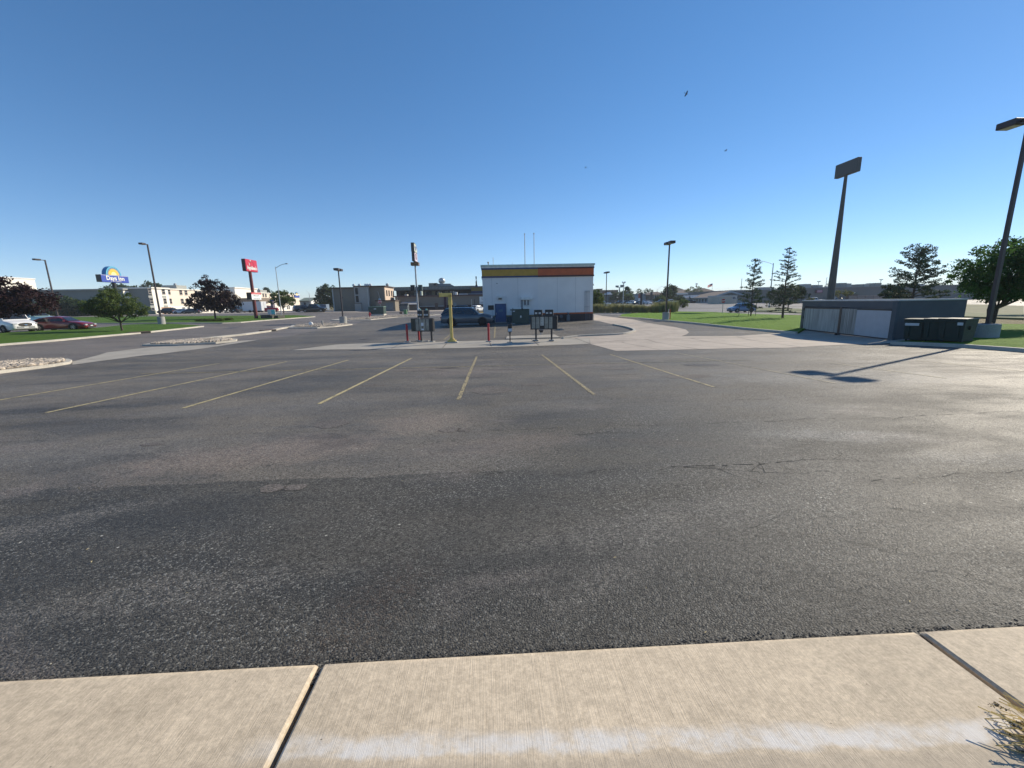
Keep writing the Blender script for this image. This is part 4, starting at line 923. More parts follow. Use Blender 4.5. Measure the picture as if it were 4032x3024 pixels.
# ================================================================ STREET FURNITURE
def bolt_base(x, y, z, root, r, h, mt=C_BASE):
    b = MB(); n = 20; pr = [(r*1.06, -.15), (r*1.06, 0), (r, .05), (r, h-.04), (r-.04, h)]
    vs = [(p[0]*cos(2*pi*i/n), p[0]*sin(2*pi*i/n), p[1]) for p in pr for i in range(n)]
    b.raw(vs, [(j*n+i, j*n+(i+1) % n, (j+1)*n+(i+1) % n, (j+1)*n+i) for j in range(len(pr)-1) for i in range(n)]+[tuple((len(pr)-1)*n+i for i in range(n))])
    return b.build('concrete_base', mt, root, smooth=True)
LENS = mat('lamp_lens', (.42, .42, .40), .3)
def shoebox(root, dy, z, L=.62, W=.42, H=.20, arm=.25, x=0):
    s = 1 if dy > 0 else -1
    MB().box(x-.035, x+.035, min(0, s*(arm+.05)), max(0, s*(arm+.05)), z-.05, z+.04).build('arm', DARKB, root)
    y0, y1 = s*arm, s*(arm+L); y0, y1 = min(y0, y1), max(y0, y1)
    h = MB().box(x-W/2, x+W/2, y0, y1, z-H/2, z+H/2, .02).build('lamp_head', DARKB, root)
    ln = MB().box(x-W*.38, x+W*.38, y0+.07, y1-.07, z-H/2-.012, z-H/2+.004).build('lens', LENS, h)
def lamp_post(label, loc, H, bh, br, pr_, heads, group='dark lamp posts round the lot', hd=None, pw=.10):
    r_ = thing('lamp_post', label, 'lamp post', loc, 0, group)
    bolt_base(0, 0, 0, r_, br, bh)
    MB().box(-pr_*1.9, pr_*1.9, -pr_*1.9, pr_*1.9, bh-.01, bh+.03).build('base_plate', DARKB, r_)
    b = MB(); b.raw([(sx*pr_, sy*pr_, z) for z, pr_ in ((bh, pr_), (H+.05, pr_*.8)) for sx, sy in ((-1,-1),(1,-1),(1,1),(-1,1))], [(0,1,5,4),(1,2,6,5),(2,3,7,6),(3,0,4,7),(4,5,6,7)])
    b.build('pole', DARKB, r_)
    for dy in heads: shoebox(r_, dy, H, **(hd or {}))
    return r_
nb = (22.75, 17.8)
lamp_post('nearest tall lamp post on a wide concrete base beside the dumpsters', gp(*nb), 9.25, .75, .42, .072, (1, -1), hd=dict(L=.72, W=.55, H=.26, arm=.26))
x, y = G(2621, 1258, LH); HH = at(2633, 960, y).z-g(x, y)
lamp_post('twin head lamp post at the front edge of the right hand lawn', gp(x, y, LH-.05), HH, .75, .33, .065, (1, -1), hd=dict(L=.62, W=.5, H=.24, arm=.14))
x, y = G(2385, 1232); lamp_post('twin head lamp post standing among the ornamental grasses', gp(x, y), at(2388, 1073, y).z-g(x, y), .7, .36, .07, (1, -1), hd=dict(L=.85, W=.6, H=.25, arm=.16))
x, y = G(1353, 1277); lamp_post('twin head lamp post on the rock island left of the tan motel', gp(x, y), at(1327, 1062, y).z-g(x, y), .95, .42, .07, (1, -1), hd=dict(L=.7, W=.55, H=.26, arm=.16))
x, y = G(638, 1277, .1); lamp_post('single arm lamp post beside the blue hotel pole sign', gp(x, y, .08), at(578, 966, y).z-g(x, y), .95, .38, .075, (-1,), hd=dict(L=.62, W=.42, H=.2, arm=.45))
p = at(232, 1262, 62); lamp_post('single arm lamp post at the far left behind the red sedan', gp(p.x, 62), at(176, 1025, 62).z-g(p.x, 62), .7, .38, .075, (-1,), hd=dict(L=.75, W=.42, H=.2, arm=.7))
# cobra head street lights
def street_light(label, loc, H, arm_len, side, r=.10, rise=.7):
    r_ = thing('street_light', label, 'street light', loc, 0, 'grey street lights with curved arms')
    MB().cyl((0, 0, -.1), (0, 0, H), r, r*.55, 12).build('pole', STEEL, r_, smooth=True)
    pts = [(side[0]*arm_len*t, side[1]*arm_len*t, H-.3+rise*sin(t*pi/2)) for t in (0, .15, .3, .5, .75, 1)]
    MB().tube(pts, .045, 8).build('arm', STEEL, r_, smooth=True)
    e = pts[-1]; hb = MB(); d = Vector((side[0], side[1], 0)); q = Vector((-side[1], side[0], 0))
    for t, w_, h_ in ((0, .07, .07), (.15, .13, .11), (.5, .15, .12), (.68, .08, .06)): 
        c = Vector(e)+d*t; hb.v += [tuple(c+q*w_), tuple(c+q*w_*.7+Vector((0,0,h_))), tuple(c-q*w_*.7+Vector((0,0,h_))), tuple(c-q*w_), tuple(c-Vector((0,0,h_*.5)))]
    for i in range(3):
        for j in range(5): hb.f.append((i*5+j, i*5+(j+1) % 5, (i+1)*5+(j+1) % 5, (i+1)*5+j)); hb.mi.append(0)
    hb.f += [(0,1,2,3,4), (19,18,17,16,15)]; hb.mi += [0, 0]
    hb.build('lamp_head', STEEL, r_)
    return r_
p = at(1109, 1243, 84); street_light('grey street light right of the red pole sign', gp(p.x, 84), at(1085, 1050, 84).z-g(p.x, 84), 2.2, (.96, -.3))
x, y = G(3028, 1211, .1); street_light('grey street light between the young pine and the spruce', gp(x, y), at(3047, 1036, y).z-g(x, y), 3.9, (-.97, .2), .16, 1.0)
p = at(2586, 1180, 230); street_light('distant pale street light by the tan shop', gp(p.x, 230), at(2586, 1140, 230).z-g(p.x, 230), 3.5, (.95, .3), .2, 2.)
# tall light masts far away
def mast(label, px, base, Y, top_, kind):
    p = at(px, base, Y); H = at(px, top_, Y).z-g(p.x, Y); r_ = thing('light_mast', label, 'light mast', gp(p.x, Y), 0, 'tall light masts in the distance')
    MB().cyl((0, 0, 0), (0, 0, H), .2, .12, 8).build('pole', STEEL, r_)
    k = Y/1620
    if kind == 'v':
        for s in (-1, 1):
            b = MB().tube([(0, 0, H-1.), (s*5*k, 0, H-.2)], .07, 5); b.build('arm', STEEL, r_)
            MB().box(s*4*k-1.2*k, s*5*k+1.5*k, -.4, .4, H-.35, H+.1).build('lamp_head', STEEL, r_)
    elif kind == 'box':
        MB().box(-3.4*k, 3.4*k, -.4, .4, H-4.2*k, H).build('lamp_head', STEEL, r_)
    else: MB().box(-1.2*k, 1.2*k, -.3, .3, H-1.2*k, H).build('lamp_head', STEEL, r_)
mast('mast with a v shaped pair of lamps beside the twin billboards', 2453, 1195, 160, 1110, 'v')
mast('mast with a round flood light cluster behind the brown roofs', 2741, 1150, 280, 1116, 'box')
mast('plain pale mast left of the young pine', 2916, 1160, 200, 1098, 'cap')
mast('v headed mast above the store roof left of the thick sign pole', 3219, 1150, 260, 1107, 'v')
mast('plain mast above the store roof next to the thick sign pole', 3249, 1150, 240, 1093, 'cap')
mast('v headed mast above the right part of the store roof', 3462, 1150, 260, 1100, 'v')

# ---- bollards and the clearance bar
def bollard(label, loc, h=1.12, mt=RED):
    r_ = thing('bollard', label, 'bollard', loc, 0, 'red steel bollards round the drive lane')
    MB().box(-.09*1.9, .09*1.9, -.17, .17, -.02, .06, .02).build('footing', C_BASE, r_)
    MB().cyl((0, 0, .0), (0, 0, h), .068, n=14).cyl((0, 0, h), (0, 0, h+.03), .068, .03, 14).build('post', mt, r_, smooth=True)
    return r_
bollard('leftmost red bollard, standing clear of the menu boards', gp(-5.4, 27.2)); bollard('red bollard behind the left menu board', gp(-4.72, 27.6))
bollard('red bollard between the yellow clearance bar and the speaker post', gp(-.11, 26)); 
p = at(1800+612/2.765, 900+1030/2.765, 40.6); bollard('red bollard beside the dark green transformer at the building', gp(p.x, 40.6), 1.25)
cb = gp(-2.42, 26.05); r_ = thing('clearance_bar', 'yellow clearance pole with a short square arm at the drive lane', 'clearance bar', cb)
zt = 3.12-cb[2]
MB().box(-.42, .38, -.34, .34, -.02, .07, .03).build('footing', C_BASE, r_)
MB().box(-.26, .26, -.22, .22, .07, .16, .02).box(-.15, .15, -.13, .13, .16, .27, .02).build('base_plate', YELP, r_)
MB().box(-.085, .085, -.085, .085, .16, zt-.5, .01).build('post', YELP, r_)
MB().box(-.115, .115, -.115, .115, zt-.75, zt-.42, .01).build('sleeve', YELP, r_)
b = MB(); b.raw([(-.07, -.07, zt-.45), (.10, -.07, zt-.45), (.10, .07, zt-.45), (-.07, .07, zt-.45), (-.12, -.07, zt-.18), (.10, -.07, zt-.18), (.10, .07, zt-.18), (-.12, .07, zt-.18)], [(3,2,1,0),(4,5,6,7),(0,1,5,4),(1,2,6,5),(2,3,7,6),(3,0,4,7)])
b.box(-.66, .10, -.07, .07, zt-.24, zt-.02, .01); b.build('arm', YELP, r_)
MB().box(-.66, -.62, -.085, .085, zt-.26, zt, .005).build('end_cap', mat('yellow_shade', (.45, .33, .10), .6), r_)
# ---- menu boards
PAN1 = mat('menu_panel', (.23, .23, .20), .25, var=.35, scale=2.2, spec=.6); PAN2 = mat('menu_panel_pale', (.42, .43, .40), .3, var=.25, scale=3)
PAPER = mat('paper_notice', (.55, .58, .62), .6)
def menu(label, base_l, base_r, zbot, ztop, ext_l, ext_r, th, topz, cols, loc, green=False):
    """two legs from base_l to base_r; board spans beyond them"""
    r_ = thing('menu_board', label, 'menu board', loc, th, 'drive through menu boards')
    for x in (base_l, base_r):
        MB().box(x-.05, x+.05, -.05, .05, 0, zbot+.3, .008).build('leg', BLACK, r_)
        MB().box(x-.17, x+.17, -.15, .15, -.02, .045, .01).build('footing', C_BASE, r_)
    x0, x1 = base_l-ext_l, base_r+ext_r
    MB().box(x0, x1, -.10, .12, zbot, ztop, .015).build('cabinet', BLACK, r_)
    n = cols; w_ = (x1-x0-.12-(.22))/n
    for i in range(n):
        a = x0+.07+w_*i; ws = w_*(.62 if i in (0, n-1) else 1)
        z1 = ztop-.05; z0 = zbot+(.24 if i == n//2 and not green else .06)
        pn = MB().box(a+.02, a+w_-.03, -.112, -.099, z0, z1).build('menu_panel', PAN2 if i == n//2 and not green else PAN1, r_)
        rr = random.Random(i+int(x0*10)); tx = MB()
        for q in range(7):
            zz = z1-.09-q*.095
            if zz < z0+.05: break
            tx.box(a+.05, a+.05+(w_-.13)*rr.uniform(.4, 1), -.1145, -.1135, zz-.008, zz+.012)
        tx.build('menu_lines', mat('menu_ink', (.10, .10, .10), .5), pn)
    MB().box(x1-.13, x1-.02, -.14, -.09, zbot+.05, ztop-.05, .01).build('side_speaker', CLAD, r_)
    return r_, x0, x1
b2 = gp(2.85, 25.7); r2, xa, xb = menu('right hand five panel menu board on the pale pad', 0, .98, .68, 1.50, .33, .36, radians(-16), 1.9, 5, (b2[0], b2[1], b2[2]+.05))
for i, x in enumerate((-.10, .58)):
    t = MB().box(x, x+.50, -.08, .10, 1.53, 1.88, .012).build('topper', BLACK, r2)
    for k in (.06, .29): MB().box(x+k, x+k+.14, -.086, -.079, 1.63, 1.73).build('vent', mat('topper_gap', (.45, .47, .48), .4), t)
    MB().box(x+.03, x+.05, -.02, .0, 1.50, 1.54).build('bracket', BLACK, t)
b1 = gp(-4.50, 27.15); r1, xa, xb = menu('left hand menu board with a dark folded end panel', 0, .78, .66, 1.50, .62, .20, radians(-22), 1.9, 5, (b1[0], b1[1], b1[2]+.0), True)
MB().box(.12, .30, -.118, -.111, 1.02, 1.22).build('notice', PAPER, r1); MB().box(.12, .30, -.118, -.111, .74, .84).build('notice', PAPER, r1)
MB().box(-.62, -.34, -.135, -.10, .67, 1.49, .005).build('end_panel', mat('dark_olive', (.03, .033, .022), .5), r1)
for i, x in enumerate((-.14, .32)):
    t = MB().box(x, x+.36, -.08, .10, 1.53, 2.0, .012).build('topper', BLACK, r1)
    for k in (.03, .20): MB().box(x+k, x+k+.12, -.086, -.079, 1.67, 1.77).build('vent', MATS['topper_gap'], t)
    MB().box(x+.12, x+.24, -.03, .03, 2.0, 2.1, .01).build('sensor', mat('aqua_plastic', (.25, .45, .42), .4), t)
b = MB().tube([(0, 0, .03), (.12, -.08, .03), (.22, -.04, .025), (.34, -.10, .05), (.42, -.02, .02)], .02, 6); o = b.build('loose_conduit', STEEL); o.location = gp(-4.35, 26.95); tag(o, 'short length of loose conduit on the asphalt by the left menu board', 'conduit')
# speaker post and small flood light
sp = gp(1.2, 25.3); r_ = thing('speaker_post', 'slim speaker post with a white notice left of the right menu board', 'speaker post', sp)
MB().box(-.16, .14, -.13, .13, -.01, .05, .01).build('footing', C_BASE, r_)
MB().cyl((0, 0, .04), (0, 0, .62), .035, n=10).cyl((0, 0, .50), (0, 0, .66), .055, n=10).build('post', BLACK, r_)
MB().box(-.13, .13, -.09, .09, .64, 1.13, .02).build('speaker_housing', BLACK, r_); MB().box(-.12, .12, -.098, -.088, .68, .86).build('notice', PAPER, r_)
t_ = MB().box(-.10, .10, -.10, -.088, .90, 1.10, .005).build('speaker_grille', CLAD, r_)
p = gl(2128, 1321, .05); r_ = thing('ground_floodlight', 'small flood light on a stub in front of the right menu board legs', 'flood light', p)
MB().cyl((0, 0, -.02), (0, 0, .17), .028, n=8).cyl((.1, 0, -.02), (.1, 0, .17), .025, n=8).build('stub', STEEL, r_)
b = MB(); b.raw([(-.12, -.06, .32), (.22, -.06, .32), (.22, .12, .36), (-.12, .12, .36), (-.04, -.05, .16), (.14, -.05, .16), (.14, .06, .18), (-.04, .06, .18)], [(0,1,2,3),(7,6,5,4),(4,5,1,0),(5,6,2,1),(6,7,3,2),(7,4,0,3)]); b.build('housing', BLACK, r_)

# ---- utility boxes
GBX = mat('utility_green', (.035, .062, .05), .5, var=.12); GBP = mat('utility_pale_green', (.20, .33, .26), .5)
p = at(2050, 1270, 40.9); r_ = thing('transformer', 'dark green double door transformer against the white drive-in wall', 'transformer', gp(p.x, 40.95))
w_ = 1.66/2; MB().box(-w_, w_, -.45, .5, 0, 1.34, .02).build('cabinet', GBX, r_); MB().box(-w_-.03, w_+.03, -.5, .55, 1.34, 1.40, .015).build('lid', GBX, r_)
for s in (-1, 1):
    d = MB().box(min(s*.02, s*(w_-.04)), max(s*.02, s*(w_-.04)), -.465, -.449, .06, 1.28).build('door', GBX, r_)
MB().box(-.06, .06, -.475, -.464, .58, .78).build('handle_plate', WHITE, r_); MB().box(-w_+.05, -w_+.25, -.475, -.464, 1.17, 1.26).build('notice', PAPER, r_)
p = at(1488, 1246, 80); zz = g(p.x, 80)
r_ = thing('transformer', 'green transformer on a pale pad at the rock island with the red hydrant', 'transformer', gp(p.x, 80, .1)); k = 80/1620
MB().box(-28*k, 28*k, -1.0, 1.0, 0, .35, .02).build('pad', C_KERB, r_); MB().box(-28*k, 28*k, -.95, .95, .35, 1.65, .03).build('cabinet', GBX, r_)
MB().box(-28*k-.04, 28*k+.04, -1.0, 1.0, 1.65, 1.74, .02).build('lid', GBP, r_)
for q in (-6, -1): MB().box((q-1.6)*k, (q+1.6)*k, -.962, -.951, 1.2, 1.42).build('notice', PAPER, r_)
p = at(1597, 1239, 86); r_ = thing('utility_pedestal', 'small bright green pedestal right of the green transformer', 'pedestal', gp(p.x, 86, .1))
MB().box(-.30, .30, -.3, .3, 0, .85, .02).build('cabinet', mat('bright_green', (.10, .24, .10), .5), r_); MB().box(-.33, .33, -.33, .33, .85, .93, .02).build('lid', GBP, r_)
p = at(1579, 1241, 86); r_ = thing('low_sign', 'low dark red sign box on the rocks beside the green pedestal', 'sign', gp(p.x, 86, .1)); MB().box(-.27, .27, -.06, .06, .1, .42, .01).build('panel', mat('maroon', (.08, .015, .018), .5), r_); MB().box(-.2, -.15, -.03, .03, -.05, .1).build('leg', BLACK, r_); MB().box(.15, .2, -.03, .03, -.05, .1).build('leg', BLACK, r_)
# fire hydrant
x, y = G(1457, 1249, .1); r_ = thing('fire_hydrant', 'red fire hydrant on the rocks left of the green transformer', 'fire hydrant', gp(x, y, .1))
MB().cyl((0, 0, -.05), (0, 0, .05), .2, n=12).cyl((0, 0, .05), (0, 0, .68), .13, .12, 12).ball((0, 0, .68), .14, 1, 1, 1.1, 12, 6).cyl((0, 0, .8), (0, 0, .88), .04, n=6).build('barrel', RED, r_, smooth=True)
for s in (-1, 1): MB().cyl((s*.1, 0, .52), (s*.24, 0, .52), .07, n=10).build('nozzle', RED, r_)
MB().cyl((0, -.1, .42), (0, -.24, .42), .085, n=10).build('nozzle', RED, r_)
p = at(168, 1237, 104); r_ = thing('fire_hydrant', 'small red hydrant on the dry slope behind the teal pickup', 'fire hydrant', gp(p.x, 104)); MB().cyl((0,0,0),(0,0,.75),.2,.17,10).ball((0,0,.75),.2,1,1,1,10,5).build('barrel', RED, r_, smooth=True)
for s in (-1, 1): MB().cyl((s*.1, 0, .5), (s*.38, 0, .5), .09, n=8).build('nozzle', RED, r_)
# stop signs
def stop_sign(label, loc, h, back, rz=0, s_=.38):
    r_ = thing('stop_sign', label, 'stop sign', loc, rz, 'stop signs')
    MB().box(-.03, .03, -.02, .02, -.1, h+.1).build('post', STEEL, r_)
    oc = [(s_*cos(pi/8+i*pi/4), s_*sin(pi/8+i*pi/4)) for i in range(8)]
    b = MB().prism(oc, -.008, .008); b.xf(Matrix.Translation((0, -.035, h)) @ Matrix.Rotation(pi/2, 4, 'X')); pl = b.build('sign_plate', WHITE, r_)
    b = MB().prism([(q[0]*.93, q[1]*.93) for q in oc], -.002, .002); b.xf(Matrix.Translation((0, -.046, h)) @ Matrix.Rotation(pi/2, 4, 'X')); b.build('red_face', RED, pl)
    text('lettering', 'STOP', s_*.66, WHITE, pl, tm((0, -.05, h), (1, 0, 0), (0, -1, 0)), .002, 1, .01)
    return r_
p = at(1500, 1240, 88); r_ = stop_sign('stop sign above the green transformer with a pale blue tab on top', gp(p.x, 88), 88*(1240-1196)/1620+.2, 0, 0, .42); MB().box(-.25, .25, -.04, -.02, 88*(1240-1196)/1620+.68, 88*(1240-1196)/1620+.86).build('street_tab', mat('pale_blue_tab', (.3, .55, .7), .5), r_)
x, y = G(2844, 1233, .1); stop_sign('stop sign at the street edge in front of the brown roofed clinic', gp(x, y, .05), (1233-1184)*y/1620, 0, 0, .36)
# orange marker post by the twin lamp
x, y = G(2631, 1257, LH); r_ = thing('marker_post', 'orange marker post against the base of the twin head lamp post', 'marker post', gp(x+.08, y-.1, LH)); MB().box(-.09, .09, -.03, .03, 0, .98, .01).build('panel', mat('orange_marker', (.45, .10, .03), .6), r_); MB().box(-.13, -.09, -.035, .02, 0, 1.0).build('white_edge', WHITE, r_); MB().cyl((0, 0, .98), (0, 0, 1.55), .02, n=6).build('whip', mat('tan_rod', (.35, .28, .15), .6), r_)
# stub and white rock on the lamp island
p = gl(1270, 1283, .1); o = MB().box(-.09, .09, -.06, .06, 0, .48, .01).build('marker_stub', C_BASE); o.location = p; tag(o, 'short grey stub standing in the rocks left of the twin lamp base', 'marker')
p = gl(1225, 1285, .1); o = MB().ball((0, 0, .16), .3, .9, .5, .9, 8, 5).build('white_boulder', WHITE, smooth='all'); o.location = p; tag(o, 'white boulder in the rocks of the lamp island', 'boulder')

# ================================================================ BIN ENCLOSURE, DUMPSTERS
EA = Vector((20.30, 19.80)); EB = Vector((21.70, 28.0)); L_ = (EB-EA).length; th = math.atan2(EB.y-EA.y, EB.x-EA.x)   # front runs EA -> EB, facing -X
EN = thing('bin_enclosure', 'grey block bin enclosure with two corrugated white metal gates', 'enclosure', (EA.x, EA.y, .05), th)
BLKM = mat('painted_block', (.10, .108, .115), .85, var=.10, scale=1.2, bump=.25, bscale=40); CAPM = mat('cap_concrete', (.50, .50, .47), .8)
# local: x along the front (0 = near corner), y<0 is behind (world +X)
D_ = 3.05; T_ = .30; HE = 2.08
def lbox(nm, mt, *a, **k): return MB().box(*a, **k).build(nm, mt, EN)
lbox('side_wall', BLKM, -.02, T_, -D_, -.02, -.1, HE); lbox('side_wall', BLKM, L_-T_, L_, -D_, -.02, -.1, HE)
lbox('back_wall', BLKM, T_, L_-T_, -D_, -D_+T_, -.1, HE)
lbox('front_lintel', BLKM, T_, L_-T_, -.24, -.03, HE-.34, HE)
lbox('coping', CAPM, -.05, T_+.03, -D_-.03, .01, HE, HE+.07, bev=.01); lbox('coping', CAPM, L_-T_-.03, L_+.04, -D_-.03, .01, HE, HE+.07, bev=.01)
lbox('coping', CAPM, T_+.03, L_-T_-.03, -D_-.03, -D_+T_+.03, HE, HE+.07, bev=.01); lbox('coping', CAPM, T_+.03, L_-T_-.03, -.27, .0, HE, HE+.06, bev=.01)
lbox('corner_post', mat('block_edge', (.075, .09, .10), .8), -.06, .24, -.10, .06, -.1, HE-.02, bev=.01)
lbox('slab', C_APR, T_, L_-T_, -D_+T_, .3, -.04, .012)
GW = mat('gate_white', (.36, .39, .43), .45, .35, var=.06, scale=2.5)
def gate(x0, x1, worn):
    n = 46; b = MB(); z0, z1 = .20, HE-.42
    gm2 = mat('gate_worn', (.36, .36, .33), .6, .2, var=.34, scale=1.6, stretch=(4, 1, .35)) if worn else GW
    vs = []
    for i in range(n*2+1):
        x = x0+(x1-x0)*i/(n*2); y = -.02+(.022 if (i//1) % 2 else 0); vs += [(x, y, z0), (x, y, z1)]
    b.raw(vs, [(i*2, i*2+1, i*2+3, i*2+2) for i in range(n*2)]); b.raw([(v[0], v[1]-.006, v[2]) for v in vs], [(i*2+2, i*2+3, i*2+1, i*2) for i in range(n*2)])
    return b.build('gate', gm2, EN)
mid = L_*.50
g1 = gate(T_+.05, mid-.10, False); g2 = gate(mid+.10, L_-T_-.05, True)
o = MB().box(mid-1.35, mid-.11, .002, .016, .21, HE-.43).build('worn_strip', mat('strip_worn', (.27, .27, .25), .6, .2, var=.5, scale=2.2, stretch=(6, 1, .25)), g1)
for (xa, xb, gg) in ((T_+.05, mid-.10, g1), (mid+.10, L_-T_-.05, g2)):
    for z in (.17, HE-.45): MB().box(xa, xb, -.055, .004, z-.03, z+.03).build('rail', BLACK, gg)
MB().box(mid-.09, mid+.09, -.06, .03, .10, HE-.36).build('gate_post', DARKB, EN)
MB().cyl((mid+.02, .06, .08), (mid+.09, .10, .08), .09, n=12).build('caster', TYRE, EN)
for z in (.35, 1.0, 1.55): MB().box(L_-T_-.09, L_-T_+.02, .0, .05, z-.09, z+.09).build('hinge', BLACK, EN); 
# dumpsters
DG = mat('dumpster_green', (.006, .022, .018), .65, var=.2, scale=3); RIMD = mat('dumpster_rim', (.02, .035, .037), .4)
def dumpster(label, x, y, rz, w_=.95, d=1.05, h=1.02, mark=0):
    r_ = thing('dumpster', label, 'dumpster', gp(x, y, LH), rz, 'dark green dumpsters beside the bin enclosure')
    b = MB(); a = .90; q = [(-w_/2*a, 0), (w_/2*a, 0), (w_/2*a, d*a), (-w_/2*a, d*a)]; q2 = [(-w_/2, -.06), (w_/2, -.06), (w_/2, d), (-w_/2, d)]
    b.raw([(p[0], p[1], .06) for p in q]+[(p[0], p[1], h) for p in q2], [(3,2,1,0),(4,5,6,7),(0,1,5,4),(1,2,6,5),(2,3,7,6),(3,0,4,7)]); b.build('bin_body', DG, r_)
    MB().box(-w_/2-.04, w_/2+.04, -.11, d+.04, h-.01, h+.035, .01).build('lid', RIMD, r_)
    MB().box(-w_/2-.02, w_/2+.02, -.09, -.04, h-.12, h-.02, .01).build('rim_rail', DG, r_)
    for s in (-1, 1): MB().box(s*w_*.28-.03, s*w_*.28+.03, -.075, -.03, .2, h-.12, .01).build('rib', DG, r_); MB().box(min(s*w_*.46, s*(w_*.5+.05)), max(s*w_*.46, s*(w_*.5+.05)), .3, .55, h-.42, h-.28).build('fork_pocket', DG, r_)
    for s in (-1, 1):
        for yy in (.12, d*.8): MB().cyl((s*w_*.36-.03, yy, .06), (s*w_*.36+.03, yy, .06), .06, n=8).build('caster', TYRE, r_)
    if mark == 1: MB().box(-.36, .12, -.083, -.077, h-.27, h-.15).build('white_label', mat('label_pale', (.42, .47, .5), .5), r_)
    if mark == 2: MB().box(.18, .36, -.083, -.077, h-.24, h-.12).build('white_label', MATS['label_pale'], r_)
    return r_
for px_, py_, w_, mk, rz_, lab in ((3596, 1343, .78, 1, -58, 'left dumpster with a long pale label, nearest the gates'), (3670, 1345, .68, 0, -62, 'plain middle dumpster between the other two'), (3738, 1348, .84, 2, -72, 'right dumpster with a small square label, end bin in the row')):
    x, y = G(px_, py_, LH); dumpster(lab, x, y, radians(rz_), w_, .95, .98, mk)

# ================================================================ THE DRIVE-IN
BX0, BX1, BY = -.65, 10.72, 43.0; BZ = .40
fx = lambda c: BX0+(c-272)*.00938
fz = lambda c: .47+(995-c)*.00927
DI = thing('drive_in_restaurant', 'white drive-in with a yellow and orange band and blue back door', 'restaurant', (0, 0, 0))
WLW = mat('stucco_white', (.68, .68, .68), .85, var=.05, scale=.8, bump=.3, bscale=30); WLG = mat('stucco_pale', (.72, .71, .69), .85, var=.05, scale=.8, bump=.3, bscale=30)
XM = fx(875); TOPZ = fz(395); BYB = BY+17
MB().box(BX0, XM, BY-.05, BYB, BZ-.2, TOPZ).build('wall', WLW, DI); MB().box(XM, BX1, BY, BYB, BZ-.2, TOPZ-.003).build('wall', WLG, DI)
OR_ = mat('band_orange', (.46, .10, .03), .6); YB = mat('band_yellow', (.42, .25, .035), .6); NB = mat('band_blue', (.02, .045, .13), .5); MR = mat('band_maroon', (.06, .018, .018), .5)
def band(nm, c0, c1, ml, mr, pr_):
    z0, z1 = fz(c1), fz(c0)
    MB().box(BX0-pr_, XM, BY-.05-pr_, BY-.05, z0, z1).build(nm, ml, DI); MB().box(XM, BX1+pr_, BY-.02-pr_, BY, z0, z1).build(nm, mr, DI)
    MB().box(BX1, BX1+pr_, BY, BYB, z0, z1).build(nm, mr, DI); MB().box(BX0-pr_, BX0, BY-.05, BYB, z0, z1).build(nm, ml, DI)
band('colour_band', 428, 497, YB, OR_, .03); band('trim_line', 412, 427.5, NB, MR, .07); band('trim_line', 497.5, 514, NB, MR, .07)
WT = mat('parapet_white', (.66, .68, .66), .6)
band('parapet', 396, 411.5, WT, WT, .05); CP = mat('cap_metal', (.42, .52, .48), .4, .3)
MB().box(BX0-.13, BX1+.13, BY-.16, BYB+.1, TOPZ, TOPZ+.17).build('cap', CP, DI)
MB().box(BX0-.03, XM, BY-.085, BY-.05, fz(933), fz(920)).build('plinth_line', mat('plinth_tan', (.22, .16, .06), .6), DI); MB().box(XM, BX1+.03, BY-.04, BY, fz(920), fz(905)).build('plinth_line', OR_, DI)
for a, c, mt, yy in ((BX0, fx(403)-.06, mat('plinth_teal', (.035, .07, .085), .6), BY-.075), (fx(520)+.06, XM, mat('plinth_teal', (0, 0, 0)), BY-.075)):
    MB().box(a-.02, c, yy, BY-.05, BZ-.2, fz(933)-.002).build('plinth', mt, DI)
MB().box(XM, BX1+.02, BY-.03, BY, BZ-.2, fz(920)-.002).build('plinth', mat('plinth_brown', (.045, .03, .03), .6), DI)
MB().box(BX1, BX1+.02, BY, BYB, BZ-.2, fz(920)-.002).build('plinth', MATS['plinth_brown'], DI)
# door
d_ = MB().box(fx(407), fx(517), BY-.09, BY-.05, fz(1005), fz(799)).build('door', mat('door_blue', (.02, .075, .19), .45), DI)
for a, c, z0, z1 in ((fx(401), fx(407), fz(1008), fz(793)), (fx(517), fx(523), fz(1008), fz(793)), (fx(407), fx(517), fz(799), fz(793))): MB().box(a, c, BY-.105, BY-.05, z0, z1).build('door_frame', mat('frame_blue', (.015, .035, .10), .5), DI)
MB().box(fx(411), fx(416), BY-.15, BY-.09, fz(912), fz(890)).build('handle', STEEL, d_); MB().box(fx(440), fx(485), BY-.096, BY-.089, fz(880), fz(855)).build('notice', mat('door_notice', (.06, .14, .2), .5), d_)
MB().box(fx(400), fx(526), BY-.5, BY-.05, BZ-.1, .50).build('threshold', C_BASE, DI)
def fb(nm, mt, c0, c1, r0_, r1_, dp, parent=None): return MB().box(fx(c0), fx(c1), BY-.05-dp, BY-.05 if c0 < 875 else BY, fz(r1_), fz(r0_), .01).build(nm, mt, parent or DI)
vn = fb('vent', BLACK, 325, 388, 808, 857, .06)
for i in range(5): MB().box(fx(328), fx(385), BY-.135, BY-.108, fz(852-i*9), fz(848-i*9)).build('louvre', CLAD, vn)
wl = fb('wall_light', WT, 437, 480, 705, 728, .28); fb('lens', mat('lens_grey', (.10, .11, .11), .3), 440, 477, 728, 747, .2, wl)
hd = fb('hood', WT, 683, 806, 727, 756, .35)
for c in (706, 742, 776): fb('duct', WT, c, c+10, 757, 818, .16)
fb('grille_box', mat('grille_grey', (.22, .24, .26), .5), 717, 742, 760, 812, .08); fb('grille_box', MATS['grille_grey'], 753, 776, 760, 812, .08)
fb('back_box', WT, 706, 792, 820, 868, .10); fb('cable_box', MATS['grille_grey'], 684, 704, 757, 840, .05)
